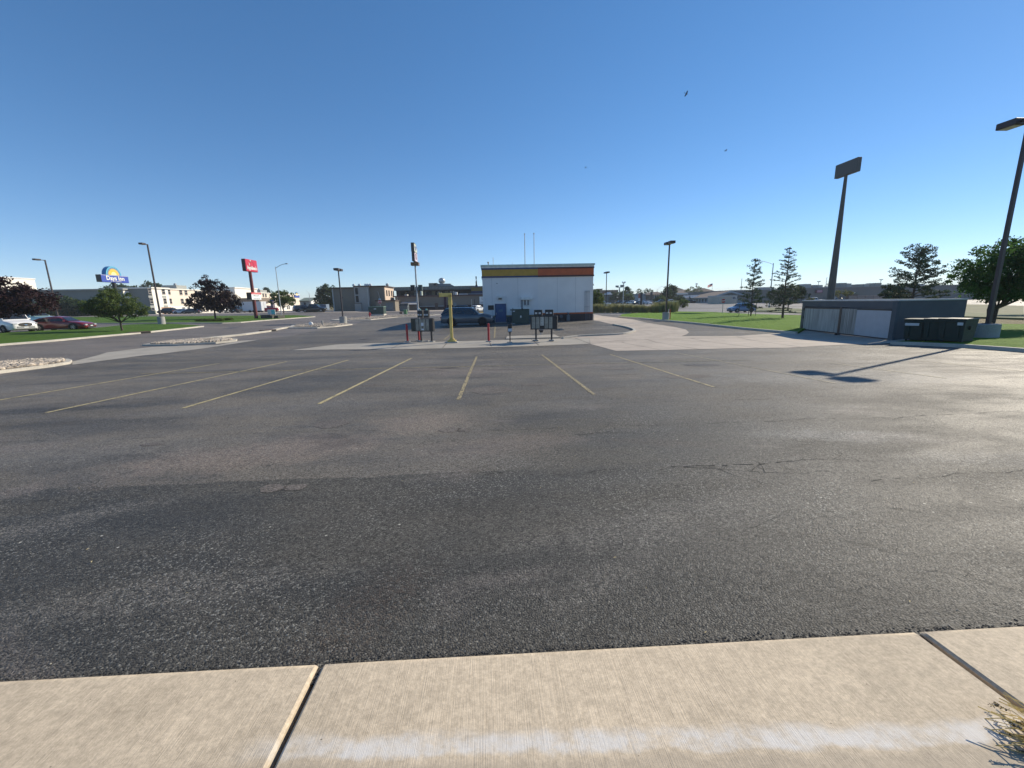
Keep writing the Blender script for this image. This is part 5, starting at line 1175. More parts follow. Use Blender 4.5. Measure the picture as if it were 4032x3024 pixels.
fb('conduit', WT, 530, 534, 712, 922, .04); fb('conduit', mat('dark_conduit', (.10, .12, .15), .5), 592, 599, 842, 1000, .05); fb('conduit', WT, 298, 301, 730, 880, .04)
mt_ = fb('electric_meter', WT, 560, 592, 846, 892, .14); MB().cyl((fx(575), BY-.19, fz(862)), (fx(575), BY-.26, fz(862)), .10, n=14).build('dial', MATS['grille_grey'], mt_)
fb('panel', WT, 602, 688, 838, 882, .10); fb('meter_socket', mat('socket_dark', (.04, .05, .06), .4), 690, 704, 842, 872, .10); fb('lower_box', mat('lower_box', (.03, .06, .075), .5), 556, 592, 935, 1000, .2)
MB().cyl((fx(1132), BY-.06, fz(946)), (fx(1132), BY-.16, fz(946)), .17, n=16).build('hose_reel', mat('reel', (.08, .09, .11), .5), DI); MB().box(fx(1154), fx(1159), BY-.09, BY-.03, BZ, fz(925)).build('pipe', CLAD, DI)
gm_ = MB().box(fx(1188), fx(1222), BY-.45, BY-.1, fz(998), fz(930), .04).build('gas_meter', mat('meter_grey', (.13, .14, .15), .5), DI); MB().tube([(fx(1205), BY-.25, fz(930)), (fx(1205), BY-.25, fz(905)), (fx(1196), BY-.05, fz(900))], .03, 6).build('pipe', STEEL, gm_); MB().ball((fx(1205), BY-.3, fz(915)), .1, n=8).build('regulator', MATS['meter_grey'], gm_)
tr_ = MB()
for c in (1390, 1402, 1415, 1428, 1443): tr_.cyl((fx(c), BY-.08, fz(1000 if c > 1392 else 905)), (fx(c+(2 if c < 1415 else -1)), BY-.08, fz(672)), .013, n=5)
for r__ in (672, 684, 845): tr_.cyl((fx(1388), BY-.09, fz(r__)), (fx(1446), BY-.09, fz(r__)), .013, n=5)
tr_.build('wire_trellis', mat('trellis_grey', (.2, .22, .24), .5), DI)
MB().box(fx(425), fx(434), BY-.12, BY-.05, fz(578), fz(570)).build('camera_mount', CLAD, DI)
for c, z1, r__, nm in ((748, 62, .045, 'flagpole'), (850, 58, .040, 'flagpole')):
    r_ = thing('flagpole', {748: 'left bare white flagpole on the drive-in roof', 850: 'right bare white flagpole on the drive-in roof'}[c], 'flagpole', (fx(c), BY+1.2, TOPZ+.05), 0, 'bare flagpoles on the drive-in roof')
    hh = (fz(z1)-TOPZ)*1.03; MB().cyl((0, 0, 0), (0, 0, hh), r__, r__*.8, 10).build('pole', mat('flagpole_white', (.6, .6, .6), .4), r_, smooth=True); MB().ball((0, 0, hh+.04), .07, n=8).build('finial', STEEL, r_); MB().box(-.12, .12, -.12, .12, 0, .12).build('base_plate', STEEL, r_)
o = MB().cyl((0, 0, 0), (0, 0, .85), .025, n=8).build('vent_pipe', WHITE, DI); o.location = (fx(396), BY+.6, TOPZ+.1)
o = MB().cyl((0, 0, 0), (0, 0, .25), .05, n=8).ball((0, 0, .3), .1, n=8).build('roof_vent', STEEL, DI); o.location = (fx(342), BY+.3, TOPZ+.12)
o = MB().cyl((0, 0, 0), (0, 0, .32), .012, n=6).build('aerial', STEEL, DI); o.location = (fx(603), BY+.5, TOPZ+.1)
gq = MB().tube([(0, 0, 0), (.02, 0, .28), (.1, 0, .38), (.2, 0, .36), (.25, 0, .22)], .015, 6).build('gooseneck_arm', CLAD, DI); gq.location = (BX1+.02, BY+1, fz(620)); o = MB().cyl((.25, 0, .22), (.25, 0, .1), .03, .09, 10).build('lamp_shade', CLAD, gq)

# ================================================================ SIGNS
def onX(px, py, X): d = _ray(px, py); return CAMP+d*(X/d.x)
NAVY = mat('sign_blue', (.035, .07, .36), .4, var=.03); SKYB = mat('sign_sky_blue', (.10, .38, .55), .4, var=.05); SUNY = mat('sun_yellow', (.80, .48, .06), .4, var=.03); SUNW = mat('sun_pale', (.85, .75, .35), .4, var=.03)
def sun_logo(parent, c, Rr, X):    # half sun of rays on a disc, facing +X; c = (y, z)
    b = MB(); n = 20
    for i in range(n):
        a0, a1 = pi*i/n, pi*(i+1)/n; am = (a0+a1)/2
        b.face([(X, c[0]+cos(a0)*Rr*.72, c[1]+sin(a0)*Rr*.72), (X, c[0]+cos(am)*Rr*.98, c[1]+sin(am)*Rr*.98), (X, c[0]+cos(a1)*Rr*.72, c[1]+sin(a1)*Rr*.72), (X, c[0], c[1])][::-1])
    b.build('sun_rays', SUNY, parent)
    b = MB(); b.face([(X+.01, c[0]+cos(pi*i/12)*Rr*.42, c[1]+sin(pi*i/12)*Rr*.42) for i in range(13)]); b.build('sun_core', SUNW, parent)
def halfdisc(X0, X1, cy, cz, Rr, n=20, low=-.1):
    pts = [(cy+cos(low+(pi-2*low)*i/n)*Rr, cz+sin(low+(pi-2*low)*i/n)*Rr) for i in range(n+1)]
    b = MB(); m_ = len(pts); vs = [(X0, y, z) for y, z in pts]+[(X1, y, z) for y, z in pts]
    b.raw(vs, [tuple(range(m_)), tuple(reversed(range(m_, 2*m_)))]+[(i, m_+i, m_+(i+1) % m_, (i+1) % m_) for i in range(m_)])
    b.f = [tuple(reversed(q)) for q in b.f]; return b
# hotel pole sign, face along Y looking +X
YS = 84.; pl_ = at(399, 1096, YS); XS = pl_.x; pr2 = onX(506, 1099, XS)
zb1 = at(401, 1109.5, YS).z; zt1 = at(397, 1080, YS).z; Lw = pr2.y-YS; cyy = YS+Lw/2
T = thing('hotel_sign', 'blue hotel pole sign with a rising sun above the hotel lawn', 'sign', (XS, cyy, g(XS, cyy)))
gz = g(XS, cyy); zb1 -= gz; zt1 -= gz; th_ = .95
MB().box(-th_, 0, -Lw/2, Lw/2, zb1, zt1, .03).build('cabinet', NAVY, T); sm = MB().box(.0, .02, -Lw/2+.08, Lw/2-.08, zt1-.10, zt1-.05).build('pale_line', WHITE, T)
MB().box(-th_-.0, .0, -Lw/2-.012, -Lw/2-.001, zb1, zt1).build('end_panel', mat('hotel_sign_end_shade', (.012, .02, .022), .4), T)  # near-black slab paints the cabinet's end as in shade
Rr = (zt1-zb1)*1.22; hdm = halfdisc(-th_+.1, -.06, -.1, zt1+.02, Rr); hd_ = hdm.build('sun_cabinet', mat('sun_blue', (.05, .22, .45), .4), T, smooth=True)
rim_ = MB()
for i in range(24):
    a0, a1 = -.1+(pi+.2)*i/24, -.1+(pi+.2)*(i+1)/24
    rim_.face([(-.05, -.1+cos(a0)*Rr, zt1+.02+sin(a0)*Rr), (-.05, -.1+cos(a1)*Rr, zt1+.02+sin(a1)*Rr), (-.05, -.1+cos(a1)*Rr*.86, zt1+.02+sin(a1)*Rr*.86), (-.05, -.1+cos(a0)*Rr*.86, zt1+.02+sin(a0)*Rr*.86)][::-1])
rim_.build('rim', SKYB, hd_); sun_logo(hd_, (-.1, zt1+.04), Rr*.84, -.04)
hh_ = zt1-zb1
text('lettering', 'Days Inn', hh_*.80, WHITE, T, tm((.03, 0, zb1+hh_*.56), (0, 1, 0), (1, 0, 0)), .01, Lw/(hh_*.80)*.19, .03)
text('small_lettering', 'BY WYNDHAM', hh_*.17, WHITE, T, tm((.03, 0, zb1+hh_*.15), (0, 1, 0), (1, 0, 0)), .01, 1.5)
MB().cyl((-th_/2, 0, 0), (-th_/2, 0, zb1+.1), .32, n=14).build('pole', mat('dark_pole', (.015, .018, .02), .5), T, smooth=True)
# red restaurant pole sign
RD = mat('sign_red', (.50, .02, .05), .35, var=.03); RDD = mat('sign_red_dark', (.22, .012, .03), .4); RDP = mat('red_pole', (.13, .02, .02), .5)
YS = 64.; pb = G(1011, 1254, .1); YS = pb[1]; a_ = at(968, 1046, YS-1.5); XS = a_.x; c_ = onX(1013, 1046, XS); y0_, y1_ = a_.y, c_.y; gz = g(XS, YS)
T = thing('restaurant_sign', 'red apple restaurant pole sign with a white reader board below it', 'sign', (XS, YS, gz+.1)); gz += .1; y0_ -= YS; y1_ -= YS
zt = at(969, 1018, y0_+YS).z-gz; zb = at(975, 1067, y0_+YS).z-gz; th_ = .62; cy = (y0_+y1_)/2; hh_ = zt-zb; W_ = y1_-y0_
cab = MB().box(-th_, 0, y0_, y1_, zb, zt, .06).build('cabinet', RD, T); MB().box(-th_+.04, -.04, y0_-.012, y0_+.001, zb+.05, zt-.05).build('end_panel', mat('red_sign_end_shade', (.03, .008, .010), .4), cab)  # end slab coloured dark for the shaded side of the red cabinet
text('lettering', "Applebee's", hh_*.42, WHITE, T, tm((.02, cy, zb+hh_*.30), (0, 1, 0), (1, 0, 0)), .012, W_/(hh_*.42)*.19, .022)
def blob2(nm, mt, pts, X, parent): b = MB(); b.face([(X, cy+p[0]*hh_, zb+p[1]*hh_) for p in pts]); return b.build(nm, mt, parent)
ap = [(.30*cos(a)*(1+.12*cos(2*a)), .60+.27*sin(a)-(.05 if abs(a-pi/2) < .2 else 0)) for a in [2*pi*i/28 for i in range(28)]]
blob2('apple', RDD, ap, .012, cab); blob2('apple_heart', RD, [(p[0]*.78, .60+(p[1]-.60)*.78) for p in ap], .020, cab)
blob2('leaf', WHITE, [(-.02, .86), (-.16, .97), (-.22, .93), (-.14, .85)], .022, cab); blob2('leaf', WHITE, [(-.30, .62), (-.40, .80), (-.36, .55), (-.33, .42)], .022, cab)
# reader board
a_ = at(998, 1166, YS-1.1); zt = at(994, 1152, YS).z-gz; zb = at(1000, 1180, YS).z-gz; y0_ = -1.1; y1_ = onX(1028, 1166, XS).y-YS; hh_ = zt-zb; W_ = y1_-y0_; cy = (y0_+y1_)/2
rb = MB().box(-.72, 0, y0_, y1_, zb, zt-hh_*.26).build('reader_board', mat('reader_white', (.72, .74, .76), .4), T); MB().box(-.74, .01, y0_-.01, y1_+.02, zt-hh_*.258, zt).build('header', RD, rb)
MB().box(.012, .02, y0_+.15, y1_-.15, zt-hh_*.2, zt-hh_*.06).build('header_strip', mat('header_pink', (.62, .22, .2), .4), rb)
MB().box(-.74, .0, y0_-.025, y0_-.012, zb, zt).build('end_panel', MATS['red_sign_end_shade'], rb)  # same painted shade on the reader board's end
DKG = mat('reader_ink', (.05, .08, .06), .5)
READER = (rb, cy, zb, hh_, W_)
MB().cyl((-.33, 0, -.1), (-.33, 0, at(990, 1070, YS).z-gz), .27, .23, 14).build('pole', RDP, T, smooth=True)
# drive-in pole sign (tall, thin cabinets looking +X)
YS = 62.; a_ = at(1627, 1000, YS-1.3); XS = a_.x; T = thing('drive_in_sign', 'tall pole sign with stacked cream and pink cabinets behind the left menu board', 'sign', gp(XS-.25, YS)); gz = T.location.z
Z = lambda px, py: at(px, py, YS).z-gz
PCR = mat('cream_face', (.55, .56, .42), .4, var=.1); PPK = mat('pink_face', (.55, .40, .46), .4, var=.2, scale=1.5); SDK = mat('sign_edge', (.035, .035, .045), .5)
z0, z1 = Z(1632, 995), Z(1624, 960)
c1 = MB().raw([(x, y, z) for x in (0, .42) for y, z in ((-1.3, z0), (1.1, z0), (1.1, z1-.55), (.6, z1-.15), (-.1, z1), (-1.3, z1))], [(0,1,2,3,4,5), (11,10,9,8,7,6)]+[(i, 6+i, 6+(i+1) % 6, (i+1) % 6) for i in range(6)]).build('upper_cabinet', SDK, T)
b = MB().face([(.43, -1.2, z0+.06), (.43, 1.02, z0+.06), (.43, 1.02, z1-.62), (.43, .55, z1-.25), (.43, -.1, z1-.1), (.43, -1.2, z1-.1)]); b.build('face', PCR, c1)
def marks(nm, mt, par, X, yc, zc, wd, ht, n, seed):     # small unreadable strokes, as lettering too blurred to read
    r9 = random.Random(seed); b = MB(); st9 = wd/n
    for i in range(n):
        y9 = yc-wd/2+st9*(i+.12); h9 = ht*r9.uniform(.7, 1)
        b.box(X, X+.004, y9, y9+st9*.2, zc-ht/2, zc-ht/2+h9); b.box(X, X+.004, y9+st9*.2, y9+st9*.7, zc-ht/2+h9*r9.choice((.1, .45, .8)), zc-ht/2+h9*r9.choice((.1, .45, .8))*0+ht*r9.uniform(.85, 1) if r9.random() < .15 else zc-ht/2+h9*.62)
    return tag(b.build(nm, mt, par), kind='stuff')
marks('lettering', NAVY, c1, .44, -.1, z0+(z1-z0)*.58, 1.7, .36, 7, 1); marks('lettering', NAVY, c1, .44, -.1, z0+(z1-z0)*.34, 1.1, .32, 5, 2)
z0b, z1b = Z(1635, 1031), z0-.05
c2 = MB().box(.02, .40, -1.25, 1.1, z0b, z1b).build('lower_cabinet', SDK, T); MB().box(.40, .41, -1.15, 1.02, z0b+.06, z1b-.06).build('face', PPK, c2)
for i, (rr_, mt) in enumerate(((.62, WHITE), (.50, mat('oval_maroon', (.16, .04, .06), .4)))):
    b = MB().face([(.415+.006*i, -.05+cos(2*pi*k/20)*rr_*1.15, (z0b+z1b)/2+.1+sin(2*pi*k/20)*rr_) for k in range(20)]); b.build('oval_badge', mt, c2)
rb_, cy_, zb_r, hr_, wr_ = READER; marks('reader_text', DKG, rb_, .012, cy_, zb_r+hr_*.56, wr_*.62, hr_*.16, 7, 4); marks('reader_text', DKG, rb_, .012, cy_, zb_r+hr_*.17, wr_*.66, hr_*.16, 6, 5)
marks('lettering', WHITE, c2, .43, -.05, (z0b+z1b)/2+.1, .8, .36, 3, 3)
z2 = Z(1638, 1046); MB().box(-.35, .75, -.5, .5, z2, z0b-.08).build('junction_box', mat('box_brown', (.16, .09, .04), .5), T)
MB().cyl((.25, 0, 0), (.25, 0, Z(1650, 1212)), .16, n=12).build('white_sleeve', WHITE, T, smooth=True); MB().cyl((.20, 0, Z(1650, 1212)), (.20, 0, z1-.4), .13, .10, 12).build('pole', STEEL, T, smooth=True)
zq = Z(1644, 1145); zq1 = Z(1642, 1122)
for s in (-1, 1): MB().box(.2+s*.55-.28, .2+s*.55+.28, -.3, .3, zq, zq1, .03).build('floodlight_box', BLACK if s < 0 else mat('box_green_grey', (.05, .07, .065), .5), T)
# thick pole with an edge-on sign cabinet
x, y = 31.7, 40.; YP = 85.; base = at(3268, 1186, YP); X_ = base.x; T = thing('tall_sign_pole', 'thick tapering steel pole carrying a dark sign cabinet behind the enclosure', 'sign', gp(X_, YP)); gz = T.location.z
top_ = at(3338, 690, YP).z-gz; BGR = mat('cabinet_slate', (.045, .055, .06), .6)
MB().cyl((0, 0, -.1), (0, 0, top_+.4), .76, .27, 20).build('pole', mat('pole_slate', (.035, .045, .045), .55), T, smooth=True)
MB().box(-.42, .42, -2.85, 2.45, top_-.05, top_+2.5, .06).build('cabinet', BGR, T)
# twin billboards, far signs
def farsign(name, label, px, y0p, y1p, w_px, base, Y, mt, cat='sign', poles=1, parts=()):
    p = at(px, base, Y); k = Y/1620; T = thing(name, label, cat, gp(p.x, Y)); gz = T.location.z; z0, z1 = at(px, y1p, Y).z-gz, at(px, y0p, Y).z-gz
    MB().box(-w_px/2*k, w_px/2*k, -.3, .3, z0, z1, .03).build('panel', mt, T)
    for i in range(poles): xx = 0 if poles == 1 else (-.35+.7*i)*w_px*k; MB().cyl((xx, 0, 0), (xx, 0, z0+.1), .22*max(.5, k*6), n=8).build('pole', STEEL, T)
    return T, k, gz
GRS = mat('sign_grey_green', (.10, .14, .15), .5, var=.1)
p = at(2438, 1180, 250); T = thing('twin_billboard', 'pair of grey billboards on one post above the dark trees', 'billboard', gp(p.x, 250)); gz = T.location.z; k = 250/1620
for a, c, r0p, r1p in ((-15.5, -4, 1124, 1131), (3, 18, 1122, 1130.5)): MB().box(a*k, c*k, -.3, .3, at(2438, r1p, 250).z-gz, at(2438, r0p, 250).z-gz).build('panel', GRS, T)
zc = at(2438, 1132.5, 250).z-gz; MB().box(-11*k, 12*k, -.15, .15, zc, zc+.25).build('crossbeam', STEEL, T); MB().cyl((0, 0, 0), (0, 0, zc+.2), .35, n=10).build('pole', STEEL, T)
T, k, gz = farsign('pylon_sign', 'orange and black pylon sign above the far parked cars', 2523, 1156, 1201, 8, 1201, 150, mat('pylon_black', (.015, .015, .018), .5))
b = MB().box(-11*k, -4.2*k, -.25, .25, at(2517, 1174, 150).z-gz, at(2517, 1157, 150).z-gz).build('orange_panel', mat('pylon_orange', (.30, .10, .06), .5), T); MB().box(-10*k, -4.2*k, -.25, .25, at(2517, 1185, 150).z-gz, at(2517, 1174, 150).z-gz-.02).build('white_panel', WHITE, T)
farsign('dark_sign', 'narrow dark sign between the pale garages and the tan shop', 2564, 1150, 1180, 8, 1182, 215, mat('sign_charcoal', (.05, .05, .055), .5))
farsign('pink_sign', 'dull pink sign board above the trees by the tall twin lamp post', 2656, 1128, 1132.5, 16, 1180, 265, mat('sign_rose', (.30, .15, .17), .5))
# stone planter and banner on the left lawn
x, y = G(1061, 1254, .1); T = thing('stone_planter', 'low dark stone planter at the tip of the island lawn', 'planter', gp(x, y, .1)); k = y/1620
ST = mat('dark_stone', (.07, .065, .055), .9, var=.4, scale=3, bump=.6, bscale=8)
MB().box(-22*k, 20*k, -.8, .8, -.05, .50, .05).build('wall', ST, T); MB().box(-23*k, 14*k, -.85, .85, .50, .60, .03).build('cap', ST, T); MB().box(20*k, 34*k, -.1, 2.2, -.05, .42, .05).build('side_wall', ST, T)
T2 = thing('banner', 'white and turquoise banner board standing on the stone planter', 'banner', gp(x+.2, y+.5, .68)); MB().box(-14*k, 14*k, -.04, .04, .05, .85, .01).build('panel', WHITE, T2)
MB().box(0, 13.5*k, -.05, -.041, .08, .82).build('turquoise_print', mat('turquoise', (.12, .55, .58), .5, var=.25, scale=3), T2)
for i in range(3): MB().box(-13*k, -(3+i*2)*k, -.05, -.041, .62-i*.18, .68-i*.18).build('print_line', mat('print_grey', (.3, .35, .35), .5), T2)
for s in (-1, 1): MB().box(s*11*k-.03, s*11*k+.03, -.03, .03, -.1, .06).build('foot', BLACK, T2)
T = thing('advert_sign', 'small red topped sign post behind the banner', 'sign', gp(*G(1071, 1240, .1))); MB().box(-1.3, 1.3, -.1, .1, .9, 1.5, .02).build('panel', RD, T); MB().box(-.1, .1, -.08, .08, 0, .92).build('post', BLACK, T)

# ================================================================ BUILDINGS
def faceR(px0, px1, Y): return at(px0, 1200, Y).x, at(px1, 1200, Y).x
HW = mat('hotel_cream', (.74, .64, .53), .85, var=.05, scale=.3); HWW = mat('hotel_white', (.80, .76, .68), .85, var=.05, scale=.3); HG = mat('hotel_end_shade', (.20, .215, .20), .9, var=.05, scale=.3); HC = mat('cornice', (.30, .31, .29), .8); BRK = mat('tan_brick', (.38, .22, .13), .9, var=.2, scale=4)
WGL = mat('window_glass', (.018, .02, .024), .35, var=.1, spec=.25); WFR = mat('window_frame', (.42, .38, .34), .7)
XH = at(578, 1130, 135).x+.9; Y0H = 135.; Y1H = onX(1179, 1180, XH).y
HT = thing('hotel', 'long three storey cream hotel across the road with shaded grey end wall', 'hotel', (0, 0, 0)); gz = g(XH-1, 136); ZT = at(578, 1131, 135).z
XL = at(303, 1180, 132.5).x; XM2 = at(490, 1180, 132.5).x
MB().box(XH-14, XH, Y0H, Y1H, -1, ZT-.45).build('wall', HW, HT)
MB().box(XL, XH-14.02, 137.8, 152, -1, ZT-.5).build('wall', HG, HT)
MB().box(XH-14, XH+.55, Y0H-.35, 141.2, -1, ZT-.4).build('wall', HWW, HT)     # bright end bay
MB().box(XH-13.9, XH+.50, Y0H-.42, Y0H-.352, -1, ZT-.42).build('end_wall', HG, HT); MB().box(XM2-40, XM2+.001, 132.5, 137.78, -1, ZT-.75).build('end_wall', HG, HT); MB().box(XM2+.002, XM2+.06, 132.52, 137.7, .5, ZT-1.0).build('return_wall', HWW, HT)  # shade painted into the grey end walls, return wall kept pale as sunlit
for a in ((XH-14.4, XH+.95, Y0H-.75, 141.5, ZT-.4, ZT), (XH-14.4, XH+.35, 141.5, Y1H+.3, ZT-.45, ZT-.12), (XM2-40.6, XM2+.5, 132.0, 138.2, ZT-.75, ZT-.35)): MB().box(*a).build('cornice', HC if a[2] < 133 else HWW, HT)
ent0, ent1 = onX(931, 1160, XH+2).y, onX(1018, 1160, XH+2).y
MB().box(XH-8, XH+1.6, ent0, ent1, -1, ZT+1.1).build('entrance_bay', HWW, HT); MB().box(XH-8.3, XH+1.9, ent0-.3, ent1+.3, ZT+1.1, ZT+1.5).build('cornice', HWW, HT)
CNB = mat('canopy_brown', (.20, .155, .115), .8)
MB().box(XH+1.7, XH+10, ent0+1, ent1-2, gz+3.6, gz+5.2).build('canopy', CNB, HT); MB().box(XH+1.7, XH+3.0, ent0+3, ent1-4, gz-.5, gz+3.6).build('canopy_shade', mat('canopy_shade_dark', (.02, .022, .02), .4), HT)  # dark box stands in for the shade under the canopy
for yy in (ent0+1.4, ent1-2.6): MB().box(XH+9.0, XH+9.7, yy, yy+.7, gz-.6, gz+3.6).build('column', HWW, HT)
MB().box(XH+.58, XH+.62, 137.3, 141.2, -1, gz+2.0).build('brick_base', BRK, HT); MB().box(XH+.01, XH+.06, 142, Y1H-.2, -1, gz+2.3).build('base_wall', HWW, HT)
def window(parent, X, y, z, w_=1.15, h_=1.7):
    f = MB().box(X, X+.10, y-w_/2, y+w_/2, z-h_/2, z+h_/2).build('window', WFR, parent)
    b = MB(); b.box(X+.101, X+.12, y-w_/2+.07, y+w_/2-.07, z+.06, z+h_/2-.08); b.box(X+.101, X+.12, y-w_/2+.07, y+w_/2-.07, z-h_/2+.08, z-.08); b.build('pane', WGL, f)
    MB().box(X, X+.18, y-w_/2-.08, y+w_/2+.08, z-h_/2-.10, z-h_/2-.02).build('sill', WFR, f)
for px in (591, 645):
    yy = onX(px, 1160, XH+.55).y
    for z in (gz+1.1, gz+3.95, gz+6.9):
        window(HT, XH+.56, yy, z, 1.2, 1.65) if (z > gz+2 or px < 600) else window(HT, XH+.63, yy, z, 1.2, 1.2)
        if z > gz+2: MB().box(XH+.56, XH+.60, yy-.8, yy+.8, z-2.0, z-1.35).build('grille_panel', HC, HT)
for px in (666, 713, 733, 773, 790, 806, 822, 838, 853, 867, 881, 893, 905, 924, 937, 1036, 1046, 1070, 1078, 1106, 1125, 1132, 1150, 1158, 1174):
    yy = onX(px, 1160, XH).y
    if ent0-1 < yy < ent1+1 or yy > Y1H-1 or yy < 141.9: continue
    for z in (gz+1.1, gz+3.95, gz+6.9): window(HT, XH+.01 if z > gz+2 else XH+.061, yy, z, 1.2, 1.65)
wy = onX(1169, 1167, XH).y; ws = MB().box(XH+.02, XH+.3, wy-3.2, wy+2.4, gz+6.2, gz+7.2).build('wall_sign', NAVY, HT); halfdisc(XH+.02, XH+.28, wy-.4, gz+7.22, 1.9).build('sun_disc', mat('sun_blue', (0, 0, 0)), ws); sun_logo(ws, (wy-.4, gz+7.25), 1.6, XH+.31)
for (a, c, r0p, r1p, Y_) in ((688, 728, 1131, 1145, 160), (880, 932, 1137, 1150, 180), (1018, 1044, 1147, 1156, 205)):
    x0, x1 = onX(a, 1160, XH-4).y, onX(c, 1160, XH-4).y; MB().box(XH-8, XH-3, x0, x1, ZT-.3, ZT+1.3).build('roof_unit', HC, HT); MB().ball((XH-5, (x0+x1)/2, ZT+1.6), .5, n=8).build('roof_vent', STEEL, HT)
dkw = at(400, 1150, 132.4); MB().box(at(395, 1150, 132.4).x, at(423, 1150, 132.4).x, 132.38, 132.5, at(400, 1152, 132.4).z, at(400, 1145, 132.4).z).build('dark_window', WGL, HT)
rw = at(588, 1230, 128); T = thing('retaining_wall', 'low grey green retaining wall at the foot of the hotel corner', 'wall', (0, 0, 0)); MB().box(at(560, 1230, 128).x, at(611, 1230, 128).x, 128, 128.4, 0, at(588, 1223.5, 128).z).build('wall', mat('green_grey_wall', (.22, .25, .20), .9), T); MB().box(at(560, 1230, 128).x-.05, at(611, 1230, 128).x+.05, 127.94, 128.46, at(588, 1223.5, 128).z, at(588, 1222.5, 128).z).build('cap', HC, T)
# monument sign at the hotel drive
p = at(1076, 1222, 118); T = thing('hotel_pylon', 'small tapered hotel pylon with a sun emblem in front of the hotel', 'sign', gp(p.x, 118)); k = 118/1620; gz2 = T.location.z
b = MB(); zA = at(1074, 1185, 118).z-gz2; b.raw([(-3.3*k, -.4, 0), (3.3*k, -.4, 0), (3.3*k, .4, 0), (-3.3*k, .4, 0), (-4.6*k, -.4, zA), (4.6*k, -.4, zA), (4.6*k, .4, zA), (-4.6*k, .4, zA)], [(3,2,1,0),(4,5,6,7),(0,1,5,4),(1,2,6,5),(2,3,7,6),(3,0,4,7)]); b.build('shaft', mat('plum_grey', (.14, .11, .14), .6), T)
MB().box(-6*k, 6.3*k, -.42, .42, zA, zA+.35).build('blue_bar', NAVY, T); b = MB(); m2 = [(cos(pi*i/10)*4.4*k, zA+.35+sin(pi*i/10)*5.0*k) for i in range(11)]; b.raw([(x_, -.4, z_) for x_, z_ in m2]+[(x_, .4, z_) for x_, z_ in m2], [tuple(range(11))[::-1], tuple(range(11, 22))]+[(i, i+1, 12+i, 11+i) for i in range(10)]); b.build('sun_emblem', SUNY, T)
# trailer in front of the hotel
YT = 111.; x0, x1 = faceR(952, 1028, YT); T = thing('box_trailer', 'white box trailer parked in front of the hotel entrance', 'trailer', gp((x0+x1)/2, YT)); hw_ = (x1-x0)/2; TW = mat('trailer_skin', (.55, .57, .60), .4, var=.04); h_ = 2.25
MB().box(-hw_, hw_, 0, 2.6, .45, .45+h_, .03).build('box', TW, T); MB().box(-hw_, hw_+.02, -.03, 2.63, .45+h_, .55+h_).build('roof_rail', WHITE, T)
MB().box(hw_+.001, hw_+.03, 1.27, 1.33, .5, h_+.4).build('door_seam', HC, T)
for q in (-.6, .35): 
    for yy in (0, 2.4): MB().cyl((q, yy, .35), (q, yy+.2, .35), .35, n=12).build('wheel', TYRE, T)
# white building on the hill, pale green wall, dumpsters and container
T = thing('hill_building', 'big cream building on the hill at the far left', 'building', (0, 0, 0)); XB = at(143, 1130, 152).x; zt_ = at(142, 1096, 152).z
MB().box(XB-30, XB, 122, 152, 4, zt_-.3).build('wall', HWW, T); MB().box(XB-30.2, XB+.2, 121.8, 152.2, zt_-.3, zt_).build('roof_edge', WHITE, T)
sl = MB().tube([(XB+.1, 136, zt_-3.2), (XB+.1, 151, zt_-4.8)], .12, 6).build('slanting_gutter', HC, T); MB().ball((XB+.5, 135.6, zt_-2.6), .5, n=8).build('flood_light', HC, T)
MB().box(XB-.02, XB+.05, 139, 143, 5, zt_-.35).build('panel_strip', mat('cream_strip', (.60, .57, .50), .8), T)
x0, x1 = faceR(192, 216, 140); z1 = at(204, 1159, 140).z; T = thing('pale_green_shed', 'pale green shed on the hill behind the left lamp post', 'shed', (0, 0, 0)); MB().box(x0, x1, 140, 144, 3, z1).build('wall', mat('shed_green', (.30, .34, .24), .8), T); MB().box(x0-1.6, x0-.01, 140, 144, 3, z1-.05).build('brown_bay', mat('shed_brown', (.08, .05, .03), .8), T); MB().box(x0-1.8, x1+.2, 139.8, 144.2, z1, z1+.2).build('roof', HC, T)
hd2 = thing('green_roof_house', 'white gabled house with a green grey roof left of the tan motel', 'house', (0, 0, 0)); YG = 190.; xl, xr = at(1183, 1200, YG).x, at(1226, 1200, YG).x; ze = at(1226, 1183, YG).z; zr = at(1240, 1171.5, YG+4.5).z; y2 = onX(1266, 1190, xr).y
MB().box(xl, xr, YG, y2, 0, ze).build('wall', mat('house_shade_wall', (.26, .29, .28), .85), hd2)  # white house wall given a darker colour for its shaded side
ym_ = (YG+y2)/2; MB().raw([(xr+.01, YG, 0), (xr+.01, y2, 0), (xr+.01, y2, ze), (xr+.01, ym_, zr-.1), (xr+.01, YG, ze)], [(0,1,2,3,4)]).build('gable_wall', WHITE, hd2)
rf = MB()
for sg in (0, 1):
    e_ = YG-.6 if sg == 0 else y2+.6
    q = [(xl-.4, e_, ze-.15), (xr+.5, e_, ze-.15), (xr+.5, ym_, zr), (xl-.4, ym_, zr)]; q = q if sg == 0 else q[::-1]; rf.face(q); rf.face([(p_[0], p_[1], p_[2]-.2) for p_ in q[::-1]])
rf.build('roof', mat('green_shingle', (.16, .20, .17), .9), hd2)
for yy in (YG+(y2-YG)*.3, YG+(y2-YG)*.72): MB().box(xr+.02, xr+.1, yy-.5, yy+.5, ze-2.4, ze-.9).build('window', WGL, hd2)
MB().box(xl+1.5, xl+2.4, YG-.06, YG, ze-2.2, ze-.8).build('window', WGL, hd2)
